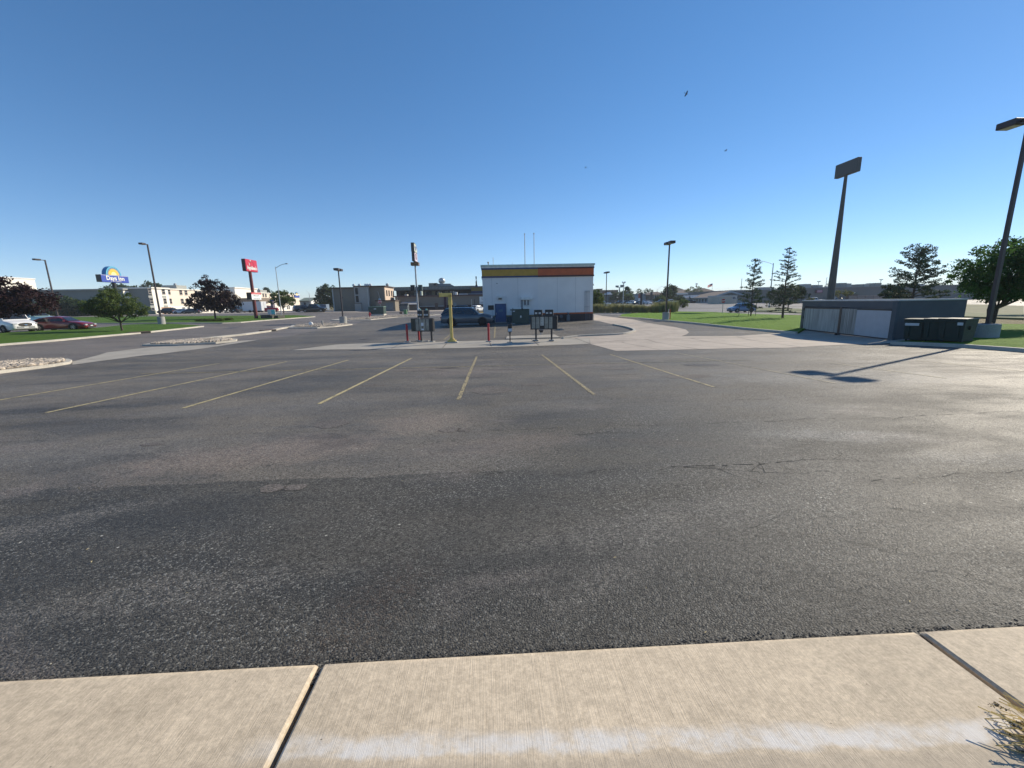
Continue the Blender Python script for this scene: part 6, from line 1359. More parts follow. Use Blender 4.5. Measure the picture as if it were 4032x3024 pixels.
p = at(1222, 1200, 180); T = thing('utility_pole', 'thin pale utility pole in front of the green roofed house', 'utility pole', gp(p.x, 180)); MB().cyl((0, 0, 0), (0, 0, at(1221, 1152, 180).z-p.z+2), .16, .1, 8).build('pole', STEEL, T); MB().tube([(0, 0, at(1221, 1152, 180).z-p.z+1.8), (-1.0, 0, at(1221, 1152, 180).z-p.z+3)], .05, 5).build('arm', STEEL, T)
x0, x1 = faceR(1226, 1283, 126); T = thing('shipping_container', 'long blue grey container in front of the green roofed house', 'container', gp((x0+x1)/2, 126)); hw_ = (x1-x0)/2; hC = at(1255, 1200, 126).z-T.location.z; MB().box(-hw_, hw_, 0, 2.5, .15, hC, .03).build('box', mat('container_blue', (.13, .16, .22), .6, var=.1), T); MB().box(-hw_, hw_, -.04, 2.54, hC, hC+.1).build('top_rail', mat('rail_pale_blue', (.22, .3, .4), .5), T); MB().box(hw_+.001, hw_+.04, .1, 2.4, .2, hC-.05).build('end_door', mat('container_end', (.15, .2, .28), .5), T)
for i, px in enumerate((1253, 1265)): p = at(px, 1228, 110); T = MB().ball((0, 0, .45), .55, 1.1, .6, .85, 10, 6).build('black_bag', BLACK, smooth='all'); T.location = gp(p.x, 110); tag(T, ['left one of two dark rounded bags by the green dumpster', 'right one of two dark rounded bags by the green dumpster'][i], 'bag', 'dark bags by the dumpster')
def lid_bin(label, px, base, Y, wpx, mt, lidmt, grp, lab_side=True):
    p = at(px, base, Y); k = Y/1620; w_ = wpx*k/2; T = thing('dumpster', label, 'dumpster', gp(p.x, Y), 0, grp)
    b = MB(); pr = [(0, 0), (2.0, 0), (2.0, 1.75), (.9, 1.9), (-.15, 1.25)]
    b.raw([(s_*w_, y_, z_+.1) for s_ in (-1, 1) for y_, z_ in pr], [(0,1,2,3,4), (9,8,7,6,5)]+[(i, 5+i, 5+(i+1) % 5, (i+1) % 5) for i in range(5)]); b.build('bin_body', mt, T)
    MB().raw([(-w_-.05, -.2, 1.34), (w_+.05, -.2, 1.34), (w_+.05, .9, 2.02), (-w_-.05, .9, 2.02)], [(0,1,2,3), (3,2,1,0)]).build('lid', lidmt, T)
    MB().box(w_*.15, w_*.75, -.03, -.012, .6, 1.15).build('white_label', WHITE, T); MB().box(-w_-.12, -w_-.01, .5, .9, .8, 1.0).build('fork_pocket', mt, T); MB().box(w_+.01, w_+.12, .5, .9, .8, 1.0).build('fork_pocket', mt, T)
lid_bin('dark green dumpster with a white label beside the black pickup', 1233, 1231, 104, 30, mat('bin_green', (.025, .07, .04), .5), BLACK, 'dumpsters across the road')
lid_bin('grey dumpster with a white label under the white lean-to roof', 1590, 1223, 103, 30, mat('bin_grey', (.09, .11, .12), .5), mat('bin_lid', (.06, .07, .075), .5), 'dumpsters across the road')
# tan motel
MW = mat('motel_taupe', (.20, .175, .14), .9, var=.06, scale=.5); MP = mat('motel_panel', (.33, .32, .30), .9, var=.04); MS = mat('motel_sunlit', (.58, .46, .36), .9, var=.05); MT = mat('motel_trim', (.07, .045, .035), .8); PALE = mat('pale_trim', (.42, .42, .40), .8)
YM = 111.; MO = thing('motel', 'two storey tan motel block with a tall stair window behind the twin lamp post', 'motel', (0, 0, 0))
ZM = at(1400, 1130, YM).z; xa, xb, xc, xd = [at(q, 1180, YM).x for q in (1305, 1397, 1454, 1512)]
y_e = onX(1550, 1160, xd).y
MB().box(xa, xb, YM+.9, y_e, -1, ZM-.25).build('wall', MW, MO); MB().box(xb, xc, YM, y_e, -1, ZM+.05).build('stair_block', MP, MO); MB().box(xc, xd, YM+.9, y_e, -1, ZM).build('wall', MW, MO)
MB().box(xd+.001, xd+.08, YM+1.2, y_e, at(1520, 1184, YM).z, ZM-.05).build('sunlit_wall', MS, MO)  # sunlight painted in: paler skin than the shaded front walls
MB().box(xa-.4, xb-.01, YM+.5, y_e+.3, ZM-.25, ZM+.02).build('roof_trim', MT, MO); MB().box(xb, xc+.3, YM-.3, y_e+.31, ZM+.05, ZM+.3).build('roof_trim', MT, MO); MB().box(xc+.31, xd+.4, YM+.5, y_e+.3, ZM, ZM+.27).build('roof_trim', MT, MO)
sw = MB().box(at(1401, 1180, YM).x, at(1414, 1180, YM).x, YM-.1, YM-.005, at(1407, 1192, YM).z, at(1407, 1133, YM).z).build('stair_window', PALE, MO)
for a, c in ((1134, 1160), (1164, 1190)): MB().box(at(1402, 1180, YM).x, at(1413, 1180, YM).x, YM-.14, YM-.101, at(1407, c, YM).z, at(1407, a, YM).z).build('pane', WGL, sw)
MB().box(at(1397, 1180, YM).x, at(1422, 1180, YM).x, YM-.5, YM-.005, 0, at(1407, 1195, YM).z).build('porch', MP, MO); MB().box(at(1396, 1180, YM).x, at(1423, 1180, YM).x, YM-.6, YM-.004, at(1407, 1195, YM).z, at(1407, 1193, YM).z).build('porch_cap', MT, MO)
for px in (1309, 1451): MB().box(at(px-3, 1180, YM).x, at(px+1, 1180, YM).x, YM-.1 if px > 1400 else YM+.75, YM-.004 if px > 1400 else YM+.895, 0, ZM-.4).build('downpipe_panel', PALE, MO)
ln_ = MB().tube([(at(1487, 1180, YM).x, YM+.8, ZM-1.2), (at(1495, 1180, YM).x, YM+.8, at(1495, 1184, YM).z)], .06, 6).build('downpipe', PALE, MO)
for i, px in enumerate((1522, 1531, 1541, 1548)):
    yy = onX(px, 1160, xd).y
    for zc in (ZM-1.6, ZM-4.3): MB().box(xd+.081, xd+.14, yy-.55, yy+.55, zc-.75, zc+.75).build('window', WGL, MO)
for px in (1345, 1432): MB().ball((at(px, 1180, YM).x, YM+(.85 if px < 1400 else -.05), at(px, 1172, YM).z), .16, n=8).build('wall_lamp', PALE if px > 1400 else MT, MO)
for px in (1393, 1415, 1440, 1448, 1458, 1525): MB().ball((at(px, 1126, YM+3).x, YM+3, ZM+.55), .42, 1, .7, 1, 8, 5).build('roof_turbine', WHITE if px < 1500 else STEEL, MO)
# low annexe with grey door
xe, xf = at(1482, 1200, 107.5).x, at(1556, 1200, 107.5).x; zA = at(1500, 1186, 107.5).z; MB().box(xe, xf, 107.5, YM+.89, -1, zA).build('annexe', MW, MO); MB().box(xe-.2, xf+.2, 107.2, YM+.88, zA, zA+.25).build('roof_trim', MT, MO)
MB().box(at(1519, 1200, 107.5).x, at(1549, 1200, 107.5).x, 107.42, 107.5, .4, at(1530, 1193, 107.5).z).build('roller_door', mat('door_slate', (.13, .15, .16), .6), MO); MB().box(at(1486, 1200, 107.5).x, at(1518, 1200, 107.5).x, 107.44, 107.5, at(1500, 1210, 107.5).z, at(1500, 1207.5, 107.5).z).build('string_course', PALE, MO)
# long tan store
YB_ = 119.; SO = thing('long_store', 'long tan store with a dark upper level and roof machinery behind the suv', 'store', (0, 0, 0)); x0, x1 = at(1557, 1190, YB_).x, at(2030, 1190, YB_).x; ZR = at(1700, 1167, YB_).z
MB().box(x0, x1, YB_, YB_+22, -1, ZR).build('wall', mat('store_taupe', (.22, .19, .16), .9, var=.05, scale=.3), SO); MB().box(x0-.5, x1, YB_-.5, YB_+22, ZR, ZR+.3).build('roof_trim', mat('store_trim', (.10, .06, .06), .8), SO)
MB().box(x0, at(1748, 1190, YB_).x, YB_-.06, YB_, -1, at(1650, 1207, YB_).z).build('brick_base', mat('brown_brick', (.10, .06, .045), .9), SO); MB().box(x0, at(1748, 1190, YB_).x, YB_-.09, YB_-.061, at(1650, 1207, YB_).z-.1, at(1650, 1207, YB_).z+.1).build('string_course', PALE, SO)
MB().box(at(1760, 1190, YB_).x, x1, YB_-.06, YB_, -1, at(1650, 1204, YB_).z).build('dark_base', mat('dark_base', (.05, .03, .03), .9), SO)
MB().box(at(1749, 1190, YB_).x, at(1758, 1190, YB_).x, YB_-.35, YB_, -1, ZR).build('pilaster', mat('maroon_pilaster', (.06, .025, .04), .8), SO)
for a, mt in ((1563, PALE),): MB().box(at(a, 1190, YB_).x, at(a+5, 1190, YB_).x, YB_-.2, YB_, at(1560, 1207, YB_).z, ZR-.05).build('downpipe_panel', mt, SO)
MB().box(at(1712, 1190, YB_).x, at(1724, 1190, YB_).x, YB_-.12, YB_-.07, .3, at(1718, 1193, YB_).z).build('brown_door', mat('door_brown', (.15, .09, .06), .7), SO); MB().box(at(1784, 1190, YB_).x, at(1797, 1190, YB_).x, YB_-.12, YB_-.07, .3, at(1790, 1192, YB_).z).build('pale_door', mat('door_pale', (.22, .24, .24), .7), SO)
# lean-to
xl, xr = at(1572, 1190, YB_-4).x, at(1640, 1190, YB_-4).x; zl0, zl1 = at(1600, 1198, YB_-4).z, at(1600, 1188, YB_-1).z
le = MB().raw([(xl, YB_-4, zl0), (xr, YB_-4, zl0), (xr, YB_-.1, zl1), (xl, YB_-.1, zl1), (xl, YB_-4, zl0-.15), (xr, YB_-4, zl0-.15), (xr, YB_-.1, zl1-.15), (xl, YB_-.1, zl1-.15)], [(0,1,2,3),(7,6,5,4),(0,4,5,1),(1,5,6,2),(3,7,4,0)]).build('lean_to_roof', mat('lean_roof', (.40, .40, .40), .5), SO); MB().box(xl+.2, xr-.2, YB_-2.6, YB_-.2, 0, zl0-.14).build('lean_to_wall', mat('lean_wall', (.19, .17, .15), .8), SO)
# upper level
YU = YB_+12; xu0, xu1 = at(1552, 1150, YU).x, at(1870, 1150, YU).x; zu1, zu0, zub = at(1700, 1128, YU).z, at(1700, 1142, YU).z, at(1700, 1166, YU).z
MB().box(xu0+.3, xu1, YU+1.5, YU+9, ZR-1, zu0).build('upper_wall', mat('upper_dark', (.06, .055, .05), .8), SO)
fs_ = MB().box(xu0, xu1, YU-.3, YU+10, zu0, zu1).build('fascia', mat('fascia_grey', (.15, .155, .14), .7), SO); rb_ = MB(); n = 58
for i in range(n): xx = xu0+(xu1-xu0)*(i+.5)/n; rb_.box(xx-.12, xx+.10, YU-.40, YU-.31, zu0+.25, zu1-.2)
rb_.build('fascia_ribs', mat('rib_pale', (.27, .27, .23), .6), fs_)
rr = random.Random(8)
for i in range(18):
    xx = xu0+2+(xu1-xu0-6)*i/18+rr.uniform(-.6, .6); ww = rr.uniform(.4, 1.3); MB().box(xx, xx+ww, YU+1.35, YU+1.495, zub+.3, zu0-.3).build('upper_window', [WGL, mat('tan_panel', (.20, .17, .11), .8), WGL, mat('grey_panel', (.17, .18, .17), .7)][i % 4], SO)
for (a, c, t_, b_, mt) in ((1592, 1603, 1159, 1168, PALE), (1655, 1661, 1146, 1163, mat('mint_duct', (.35, .42, .38), .6)), (1722, 1738, 1152, 1167, mat('olive_unit', (.20, .20, .13), .7)), (1741, 1751, 1159, 1167, PALE), (1790, 1800, 1150, 1165, WHITE), (1806, 1840, 1156, 1167, STEEL), (1842, 1900, 1155, 1167, mat('blue_grey_unit', (.14, .17, .20), .7))):
    MB().box(at(a, 1160, YB_+5).x, at(c, 1160, YB_+5).x, YB_+5, YB_+7, ZR, at(a, t_, YB_+5).z, .05).build('roof_unit', mt, SO)
for px in (1776, 1786): MB().cyl((at(px, 1160, YB_+4).x, YB_+4, ZR), (at(px, 1160, YB_+4).x, YB_+4, at(px, 1146, YB_+4).z), .1, n=6).build('vent_pipe', PALE, SO)
ru = MB().box(at(1688, 1120, YU+4).x, at(1720, 1120, YU+4).x, YU+4, YU+8, zu1, at(1700, 1114.5, YU+4).z).build('rooftop_unit', mat('unit_tan', (.20, .19, .16), .7), SO); MB().box(at(1708, 1120, YU+4).x, at(1718, 1120, YU+4).x, YU+3.9, YU+3.99, zu1+.5, at(1700, 1116, YU+4).z).build('grille', BLACK, ru)
MB().box(at(1722, 1120, YU+5).x, at(1774, 1120, YU+5).x, YU+5, YU+8, zu1, at(1740, 1117, YU+5).z).build('rooftop_duct', mat('duct_grey', (.20, .23, .24), .6), SO)
MB().raw([(at(1774, 1120, YU+5).x, YU+q, zz) for q in (5, 8) for zz in (zu1, at(1740, 1120, YU+5).z)]+[(at(1795, 1120, YU+5).x, YU+q, zu1) for q in (5, 8)], [(0, 4, 1), (2, 3, 5), (1, 4, 5, 3)]).build('duct_slope', MATS['duct_grey'], SO)
MB().cyl((at(1740, 1110, YU+6).x, YU+6, zu1), (at(1740, 1110, YU+6).x, YU+6, at(1740, 1108, YU+6).z), .75, .6, 10).ball((at(1740, 1110, YU+6).x, YU+6, at(1740, 1106, YU+6).z), 1.1, 1, 1, .9, 10, 6).build('exhaust_hood', mat('hood_silver', (.45, .47, .47), .4, .5), SO, smooth=True)
NY = mat('navy_fascia', (.02, .03, .09), .6); YF = mat('ochre_fascia', (.22, .15, .04), .7)
TT = thing('blue_yellow_shop', 'small blue and ochre roofed shop with a dark mast at the corner of the drive-in', 'shop', (0, 0, 0)); YQ = YB_+8; xs0, xs1 = at(1855, 1140, YQ).x, at(2000, 1140, YQ).x
for r0p, r1p, mt, nm in ((1127, 1131, NY, 'roof_band'), (1131.2, 1146, YF, 'roof_band'), (1146.2, 1154, NY, 'roof_band')): MB().box(xs0+(0 if r0p > 1128 else 1), xs1, YQ, YQ+8, at(1870, r1p, YQ).z, at(1870, r0p, YQ).z).build(nm, mt, TT)
MB().box(xs0+1, xs1, YQ+.5, YQ+7.5, -1, at(1870, 1154.2, YQ).z).build('wall', mat('shop_wall', (.1, .1, .1), .8), TT)
mm_ = MB(); cx_ = at(1874, 1100, YQ).x; k = YQ/1620
for r0p, r1p, w_ in ((1122, 1126, 9), (1108, 1122, 5), (1094, 1108, 3.4), (1087, 1094, 4.2)): mm_.box(cx_-w_*k/2*1.0, cx_+w_*k/2, YQ+2, YQ+3, at(1874, r1p, YQ).z-.05, at(1874, r0p, YQ).z+.05)
mm_.build('mast', mat('mast_dark', (.02, .02, .03), .6), TT); MB().box(cx_-1.6*k, cx_+1.8*k, YQ+1.9, YQ+1.99, at(1874, 1104, YQ).z, at(1874, 1096, YQ).z).build('white_panel', WHITE, TT)
T = thing('white_wall_sign', 'white sign board with grey script at the edge of the drive-in wall', 'sign', (0, 0, 0)); a_ = at(1888, 1180, YB_-.5); sg_ = MB().box(a_.x, a_.x+3.4, YB_-.6, YB_-.2, at(1888, 1198, YB_-.6).z, at(1888, 1168, YB_-.6).z).build('panel', WHITE, T)
text('script', 'Sa', .9, mat('script_grey', (.35, .37, .42), .6), sg_, tm((a_.x+.9, YB_-.62, at(1888, 1177, YB_-.6).z), (1, 0, 0), (0, -1, 0)), .005); MB().box(a_.x+.2, a_.x+3.2, YB_-.64, YB_-.605, at(1888, 1196, YB_-.6).z, at(1888, 1188, YB_-.6).z).build('grid_panel', mat('grid_grey', (.45, .46, .48), .6), sg_)
for px in (1870, 1858): T = thing('thin_pole', {1870: 'thin dark pole nearer the drive-in wall above the suv roof', 1858: 'thin pale pole above the suv roof'}[px], 'pole', gp(at(px, 1220, 90).x, 90)); MB().cyl((0, 0, 0), (0, 0, at(px, 1178, 90).z-T.location.z), .07, n=6).build('pole', BLACK if px == 1870 else STEEL, T)

# ---- right-hand background
def block(name, label, cat, px0, px1, ytop, Y, depth, mt, roof=None, lip=.3, over=.3):
    x0, x1 = at(px0, 1180, Y).x, at(px1, 1180, Y).x; zt = at((px0+px1)/2, ytop, Y).z; T = thing(name, label, cat, (0, 0, 0))
    MB().box(x0, x1, Y, Y+depth, -1.5, zt-lip).build('wall', mt, T); MB().box(x0-over, x1+over, Y-over, Y+depth+over, zt-lip, zt).build('roof', roof or mt, T); return T, x0, x1, zt
TN = mat('far_tan', (.24, .20, .15), .9, var=.06); BRR = mat('brown_roof', (.17, .125, .10), .9, var=.12, scale=.8); PG = mat('pale_garage', (.34, .37, .38), .8); GGW = mat('green_grey', (.12, .14, .14), .9)
def hip(x0, x1, y0, y1, z0, z1, o=.6, gable=False):
    L = min(x1-x0, y1-y0)/2; b = MB()
    if (x1-x0) >= (y1-y0):
        i_ = 0 if gable else L; r = [(x0-o+i_, (y0+y1)/2, z1), (x1+o-i_, (y0+y1)/2, z1)]; c = [(x0-o, y0-o, z0), (x1+o, y0-o, z0), (x1+o, y1+o, z0), (x0-o, y1+o, z0)]
        b.face([c[0], c[1], r[1], r[0]]); b.face([c[2], c[3], r[0], r[1]]); b.face([c[1], c[2], r[1]]); b.face([c[3], c[0], r[0]])
    else:
        i_ = 0 if gable else L; r = [((x0+x1)/2, y0-o+i_, z1), ((x0+x1)/2, y1+o-i_, z1)]; c = [(x0-o, y0-o, z0), (x1+o, y0-o, z0), (x1+o, y1+o, z0), (x0-o, y1+o, z0)]
        b.face([c[0], c[1], r[0]]); b.face([c[1], c[2], r[1], r[0]]); b.face([c[2], c[3], r[1]]); b.face([c[3], c[0], r[0], r[1]])
    b.face(c[::-1]); return b
T, x0, x1, zt = block('tan_building', 'tan building with a stepped roof behind the drive-in corner tree', 'building', 2352, 2371, 1137, 255, 20, TN, BRR); MB().box(x0-6, x1+.2, 254.5, 254.95, -1, at(2360, 1172, 255).z).build('dark_bays', mat('dark_bay', (.02, .02, .022), .7), T)
T, x0, x1, zt = block('tan_building', 'long tan building with a brown roof left of the twin billboards', 'building', 2372, 2427, 1142, 262, 25, TN, BRR, 1.6, .8)
T, x0, x1, zt = block('pale_shed', 'small shed with a pale lean roof under the long tan building', 'shed', 2393, 2420, 1160, 238, 10, GGW); hip(x0, x1, 238, 248, zt, zt+1.5).build('roof', mat('pale_metal', (.40, .42, .43), .5), T)
T, x0, x1, zt = block('pale_garages', 'row of pale garages behind the far parked cars', 'garage', 2482, 2560, 1157, 232, 14, PG, mat('pale_metal', (0, 0, 0)), .25)
for i in range(5): a = x0+(x1-x0)*(.04+i*.195); MB().box(a, a+(x1-x0)*.15, 231.9, 231.97, 0, zt-1.0).build('roller_door', mat('garage_door', (.44, .47, .50), .6), T)
T, x0, x1, zt = block('pale_garages', 'pale garage with a low green roof at the left of the garage row', 'garage', 2464, 2483, 1163, 236, 14, PG); hip(x0, x1, 236, 250, zt, zt+1.9, .5).build('roof', mat('green_shingle', (0, 0, 0)), T)
T, x0, x1, zt = block('tan_shop', 'tan shop with a brown hip roof and columns by the distant street light', 'shop', 2570, 2614, 1160, 222, 16, TN); hip(x0, x1, 222, 238, zt, at(2590, 1149, 226).z, 1.2).build('roof', BRR, T)
for i in range(5): a = x0+(x1-x0)*(i+.5)/5; MB().box(a-.2, a+.2, 221.2, 221.5, 0, zt).build('column', PALE, T); MB().box(a+.4, a+1.8, 221.93, 221.98, .2, zt-.8).build('shop_window', WGL, T)
T, x0, x1, zt = block('green_grey_store', 'green grey store with a white roof edge left of the clinic', 'store', 2652, 2722, 1153.5, 232, 25, GGW, mat('white_edge', (.6, .62, .62), .5), .9, .5)
for i, (a, c, e_, r_, Y) in enumerate(((2652, 2700, 1147, 1133, 300), (2672, 2760, 1153, 1140, 285), (2750, 2815, 1150, 1134.5, 262))):
    T, x0, x1, zt = block('brown_roof_house', ['distant house with a peaked roof above the green grey store', 'wide low roofed house behind the green grey store', 'brown peaked roof house behind the clinic near the flag'][i], 'house', a, c, e_, Y, 18, GGW if i < 2 else PG)
    hip(x0, x1, Y, Y+18, zt, at((a+c)/2, r_, Y+9).z, 1.0).build('roof', BRR if i else mat('olive_roof', (.14, .14, .11), .9), T)
# clinic, rotated
N_ = at(2797, 1180, 172); Fp = at(2684, 1180, 216); dv = Vector((Fp.x-N_.x, Fp.y-N_.y, 0)); Lc = dv.length; rz = math.atan2(dv.y, dv.x)
gzc = g(N_.x, N_.y); T = thing('clinic', 'long low grey clinic with a brown gabled roof and a row of narrow windows', 'clinic', (N_.x, N_.y, gzc), rz); ez = at(2797, 1169, 172).z-gzc; Dc = 15.0
# local x along the front away from camera; building extends to -y (right/away side)
PGC = mat('clinic_grey', (.40, .42, .41), .85); MB().box(0, Lc, -Dc, 0, -1.5, ez).build('wall', PGC, T)
rz_ = at(2850, 1146, 176).z-gzc; b = MB(); b.raw([(-.9, .8, ez-.25), (Lc+.8, .8, ez-.25), (Lc+.8, -Dc/2, rz_-.3), (-.9, -Dc/2, rz_), (-.9, -Dc-.8, ez-.25), (Lc+.8, -Dc-.8, ez-.25)], [(0, 3, 2, 1), (3, 4, 5, 2), (1, 2, 5), (0, 1, 5, 4)]); b.build('roof', BRR, T)
MB().raw([(-.02, 0, ez-.3), (-.02, -Dc, ez-.3), (-.02, -Dc/2, rz_-.5)], [(0, 2, 1), (0, 1, 2)]).build('gable', PGC, T)
FA = mat('fascia_pale', (.42, .45, .46), .6)
for s_ in (0, 1):
    p0 = Vector((-.95, .85, ez-.3)) if s_ == 0 else Vector((-.95, -Dc-.85, ez-.3)); p1 = Vector((-.95, -Dc/2, rz_)); b = MB(); b.raw([p0, p1, p1-Vector((0, 0, .75)), p0-Vector((0, 0, .5)), p0+Vector((.12,0,0)), p1+Vector((.12,0,0)), p1-Vector((-.12, 0, .75)), p0-Vector((-.12, 0, .5))], [(0,1,2,3),(7,6,5,4),(0,4,5,1),(3,2,6,7)]); b.build('barge_board', FA, T)
MB().box(-.9, Lc+.8, .72, .86, ez-.55, ez-.22).build('gutter', FA, T)
for i in range(11):
    if i == 5: continue
    a = 1.5+i*(Lc-3)/10; MB().box(a-.65, a+.65, .01, .08, .55, ez-.75).build('window', WGL, T)
MB().box(-.08, -.01, -3.2, -1.8, .8, ez-.8).build('window', WGL, T)
for q in (Lc*.55, Lc*.8): b = MB(); b.raw([(q-2, .0, ez-.3), (q+2, .0, ez-.3), (q, 0, ez+1.1), (q-2, 1.6, ez-.3), (q+2, 1.6, ez-.3), (q, 1.6, ez+1.1), (q, -3, ez+1.1)], [(3,4,5), (0,3,5,6), (4,1,6,5), (5,4,3)]); b.build('porch_gable', FA, T)
for i, (px, Y) in enumerate(((2812, 166),)): p = at(px, 1193, Y); m_ = MB().ball((0, 0, 0), 1, 1.9, 1.6, .95, 14, 6); m_.v = [(v[0]+R.uniform(-.12, .12), v[1], max(v[2], -.2)+R.uniform(-.05, .05)) for v in m_.v]; o = m_.build('dirt_mound', mat('pink_dirt', (.30, .19, .14), .95, var=.2, scale=2), smooth='all'); o.location = gp(p.x, Y); tag(o, 'reddish dirt mound between the clinic and the tan container shed', 'mound')
T, x0, x1, zt = block('container_shed', 'tan box shed with a pale top rail and a dark animal emblem', 'shed', 2833, 2901, 1163, 148, 8, mat('shed_tan', (.46, .42, .34), .8), mat('shed_rail', (.44, .45, .42), .6), .45, .15)
k = 148/1620; MB().box(x1-21*k, x1-2*k, 147.93, 147.99, zt-17*k, zt-6*k).build('emblem_panel', mat('emblem_pale', (.42, .44, .44), .6), T)
em = [(-7, -3), (-6.5, 0), (-7.5, 1.5), (-5.5, 3), (-3, 3.6), (-.5, 4.6), (2, 3.6), (4, 3), (6.5, 1), (7, -1.2), (5.2, -.8), (4.6, -3.4), (3.4, -3.4), (3, -1.2), (-1.5, -1.4), (-2.2, -3.6), (-3.6, -3.6), (-4, -1.6), (-5.6, -1.8)]
MB().raw([(x1-11.5*k+a*k*.95, 147.90, zt-11.5*k+c*k) for a, c in em], [tuple(range(len(em)))]).build('emblem', mat('emblem_dark', (.06, .07, .09), .6), T)
# US flag
p = at(2801, 1180, 235); T = thing('flag', 'stars and stripes flag on a thin pole above the clinic roof', 'flag', gp(p.x, 235)); gz = T.location.z; zt, zb = at(2801, 1117, 235).z-gz, at(2801, 1127.5, 235).z-gz; k = 235/1620
MB().cyl((0, 0, 0), (0, 0, zt+.4), .09, .05, 8).build('pole', STEEL, T); fh = zt-zb; Lf = 18*k; FR = mat('flag_red', (.50, .10, .10), .7, trans=.4); FWT = mat('flag_white', (.75, .6, .58), .7, trans=.4); FBL = mat('flag_blue', (.03, .04, .13), .7, trans=.2)
fl = MB(); nx = 14
def fp(u_, v_): return (-Lf*u_, sin(u_*7)*.35, zt-fh*v_-fh*.38*u_+sin(u_*5)*.12)
for i in range(nx):
    for j in range(13):
        fl.k = 2 if (i < nx*.42 and j < 7) else (0 if j % 2 == 0 else 1); fl.face([fp(i/nx, (j+1)/13), fp((i+1)/nx, (j+1)/13), fp((i+1)/nx, j/13), fp(i/nx, j/13)])
fl.build('flag_cloth', [FR, FWT, FBL], T)
# big store on the right
SG = mat('big_store_grey', (.20, .185, .17), .9, var=.05, scale=.2); YK = 136.; BS = thing('big_store', 'very long low grey store with roof units and a rose coloured sign', 'store', (0, 0, 0)); x0, x1 = at(3165, 1160, YK).x, at(4300, 1160, YK).x; ZK = at(3400, 1131, YK).z
MB().box(x0, x1, YK, YK+60, -1.5, ZK).build('wall', SG, BS); MB().box(x0-.2, x1, YK-.15, YK+60, ZK, ZK+.25).build('parapet', mat('parapet_grey', (.26, .25, .23), .8), BS)
YK2 = 178.; xb0 = at(2972, 1160, YK2).x; ZK2 = at(3060, 1139, YK2).z; MB().box(xb0, x0-.3, YK2, YK2+40, -1.5, ZK2).build('rear_wing', SG, BS); MB().box(x0-.29, x0-.01, YK+.2, YK2+2, -1.5, ZK-.1).build('side_wall', SG, BS)
for px in (3012, 3044, 2985, 3075): a = at(px, 1170, YK2).x; MB().box(a-1.0, a+1.0, YK2-.3, YK2-.01, 0, at(px, 1159, YK2).z).build('buttress', mat('buttress_cream', (.36, .33, .24), .8), BS)
MB().box(xb0, at(3090, 1160, YK2).x, YK2-.08, YK2-.02, 0, at(3030, 1162, YK2).z).build('pale_base', mat('pale_base', (.26, .26, .23), .8), BS)
sg2 = MB().box(at(3209, 1146, YK).x, at(3236, 1146, YK).x, YK-.5, YK-.01, at(3222, 1153.5, YK).z, at(3222, 1141, YK).z, .03).build('rose_sign', mat('rose_frame', (.10, .045, .06), .5), BS); MB().box(at(3212, 1146, YK).x, at(3234, 1146, YK).x, YK-.55, YK-.505, at(3222, 1152, YK).z, at(3222, 1142.5, YK).z).build('sign_face', mat('rose_face', (.36, .16, .22), .5), sg2)
for q in (1145, 1149): MB().box(at(3214, 1146, YK).x, at(3232, 1146, YK).x, YK-.57, YK-.552, at(3222, q+1, YK).z, at(3222, q-1, YK).z).build('sign_line', mat('rose_line', (.52, .34, .38), .5), sg2)
for a, c, t_, mt in ((3168, 3194, 1118, 1), (3200, 3222, 1122, 0), (3222, 3240, 1122, 1), (3306, 3334, 1114, 0), (3334, 3352, 1116, 1), (3383, 3400, 1119, 0), (3402, 3422, 1118, 1), (3445, 3470, 1114, 0), (3090, 3130, 1127, 0), (2990, 3050, 1131, 1)):
    Y = YK+8 if a > 3150 else YK2+6; x_, x2_ = at(a, 1130, Y).x, at(c, 1130, Y).x; MB().box(x_, x2_, Y, Y+4, (ZK if a > 3150 else ZK2)-.2, at(a, t_, Y).z, .08).build('roof_unit', [mat('unit_grey', (.23, .25, .24), .7), mat('unit_pale', (.32, .34, .33), .6)][mt], BS)
MB().box(at(3408, 1130, YK+25).x, at(3640, 1130, YK+25).x, YK+25, YK+50, ZK-.3, at(3500, 1120, YK+25).z).build('upper_block', mat('upper_pale', (.50, .50, .48), .6), BS)
for px, w_ in ((3100, 9), (3165, 8), (3245, 12), (3330, 12)): a = at(px, 1180, YK).x; MB().box(a-w_*.04, a+w_*.04, YK-.06, YK-.005, 0, at(px, 1168, YK).z).build('door', mat('store_door', (.15, .15, .145), .7), BS)
YF2 = 116.; x0, x1 = at(3345, 1180, YF2).x, at(3472, 1180, YF2).x; T = thing('screen_wall', 'pinkish screen wall in front of the big store', 'wall', (0, 0, 0)); zt = at(3400, 1165, YF2).z; MB().box(x0, x1, YF2, YF2+.3, -1, zt).build('wall', mat('pink_wall', (.27, .21, .19), .9), T); MB().box(x0-.1, x1+.1, YF2-.08, YF2+.38, zt, zt+.15).build('cap', mat('pink_cap', (.32, .26, .23), .9), T)
for i in range(5): a = x0+(x1-x0)*i/4; MB().box(a-.25, a+.25, YF2-.12, YF2-.005, -1, zt-.01).build('pier', MATS['pink_wall'], T)
YF3 = YF2+3; x0, x1 = at(3356, 1160, YF3).x, at(3384, 1160, YF3).x; T = thing('kiosk', 'small gabled kiosk showing above the pinkish screen wall', 'kiosk', (0, 0, 0)); zt = at(3370, 1160, YF3).z; MB().box(x0+.2, x1-.2, YF3+.3, YF3+2.5, 0, zt).build('wall', mat('kiosk_brown', (.09, .06, .05), .8), T); hip(x0, x1, YF3+.2, YF3+2.6, zt, at(3370, 1151, YF3).z, .2, True).build('roof', mat('kiosk_roof', (.12, .15, .13), .8), T)
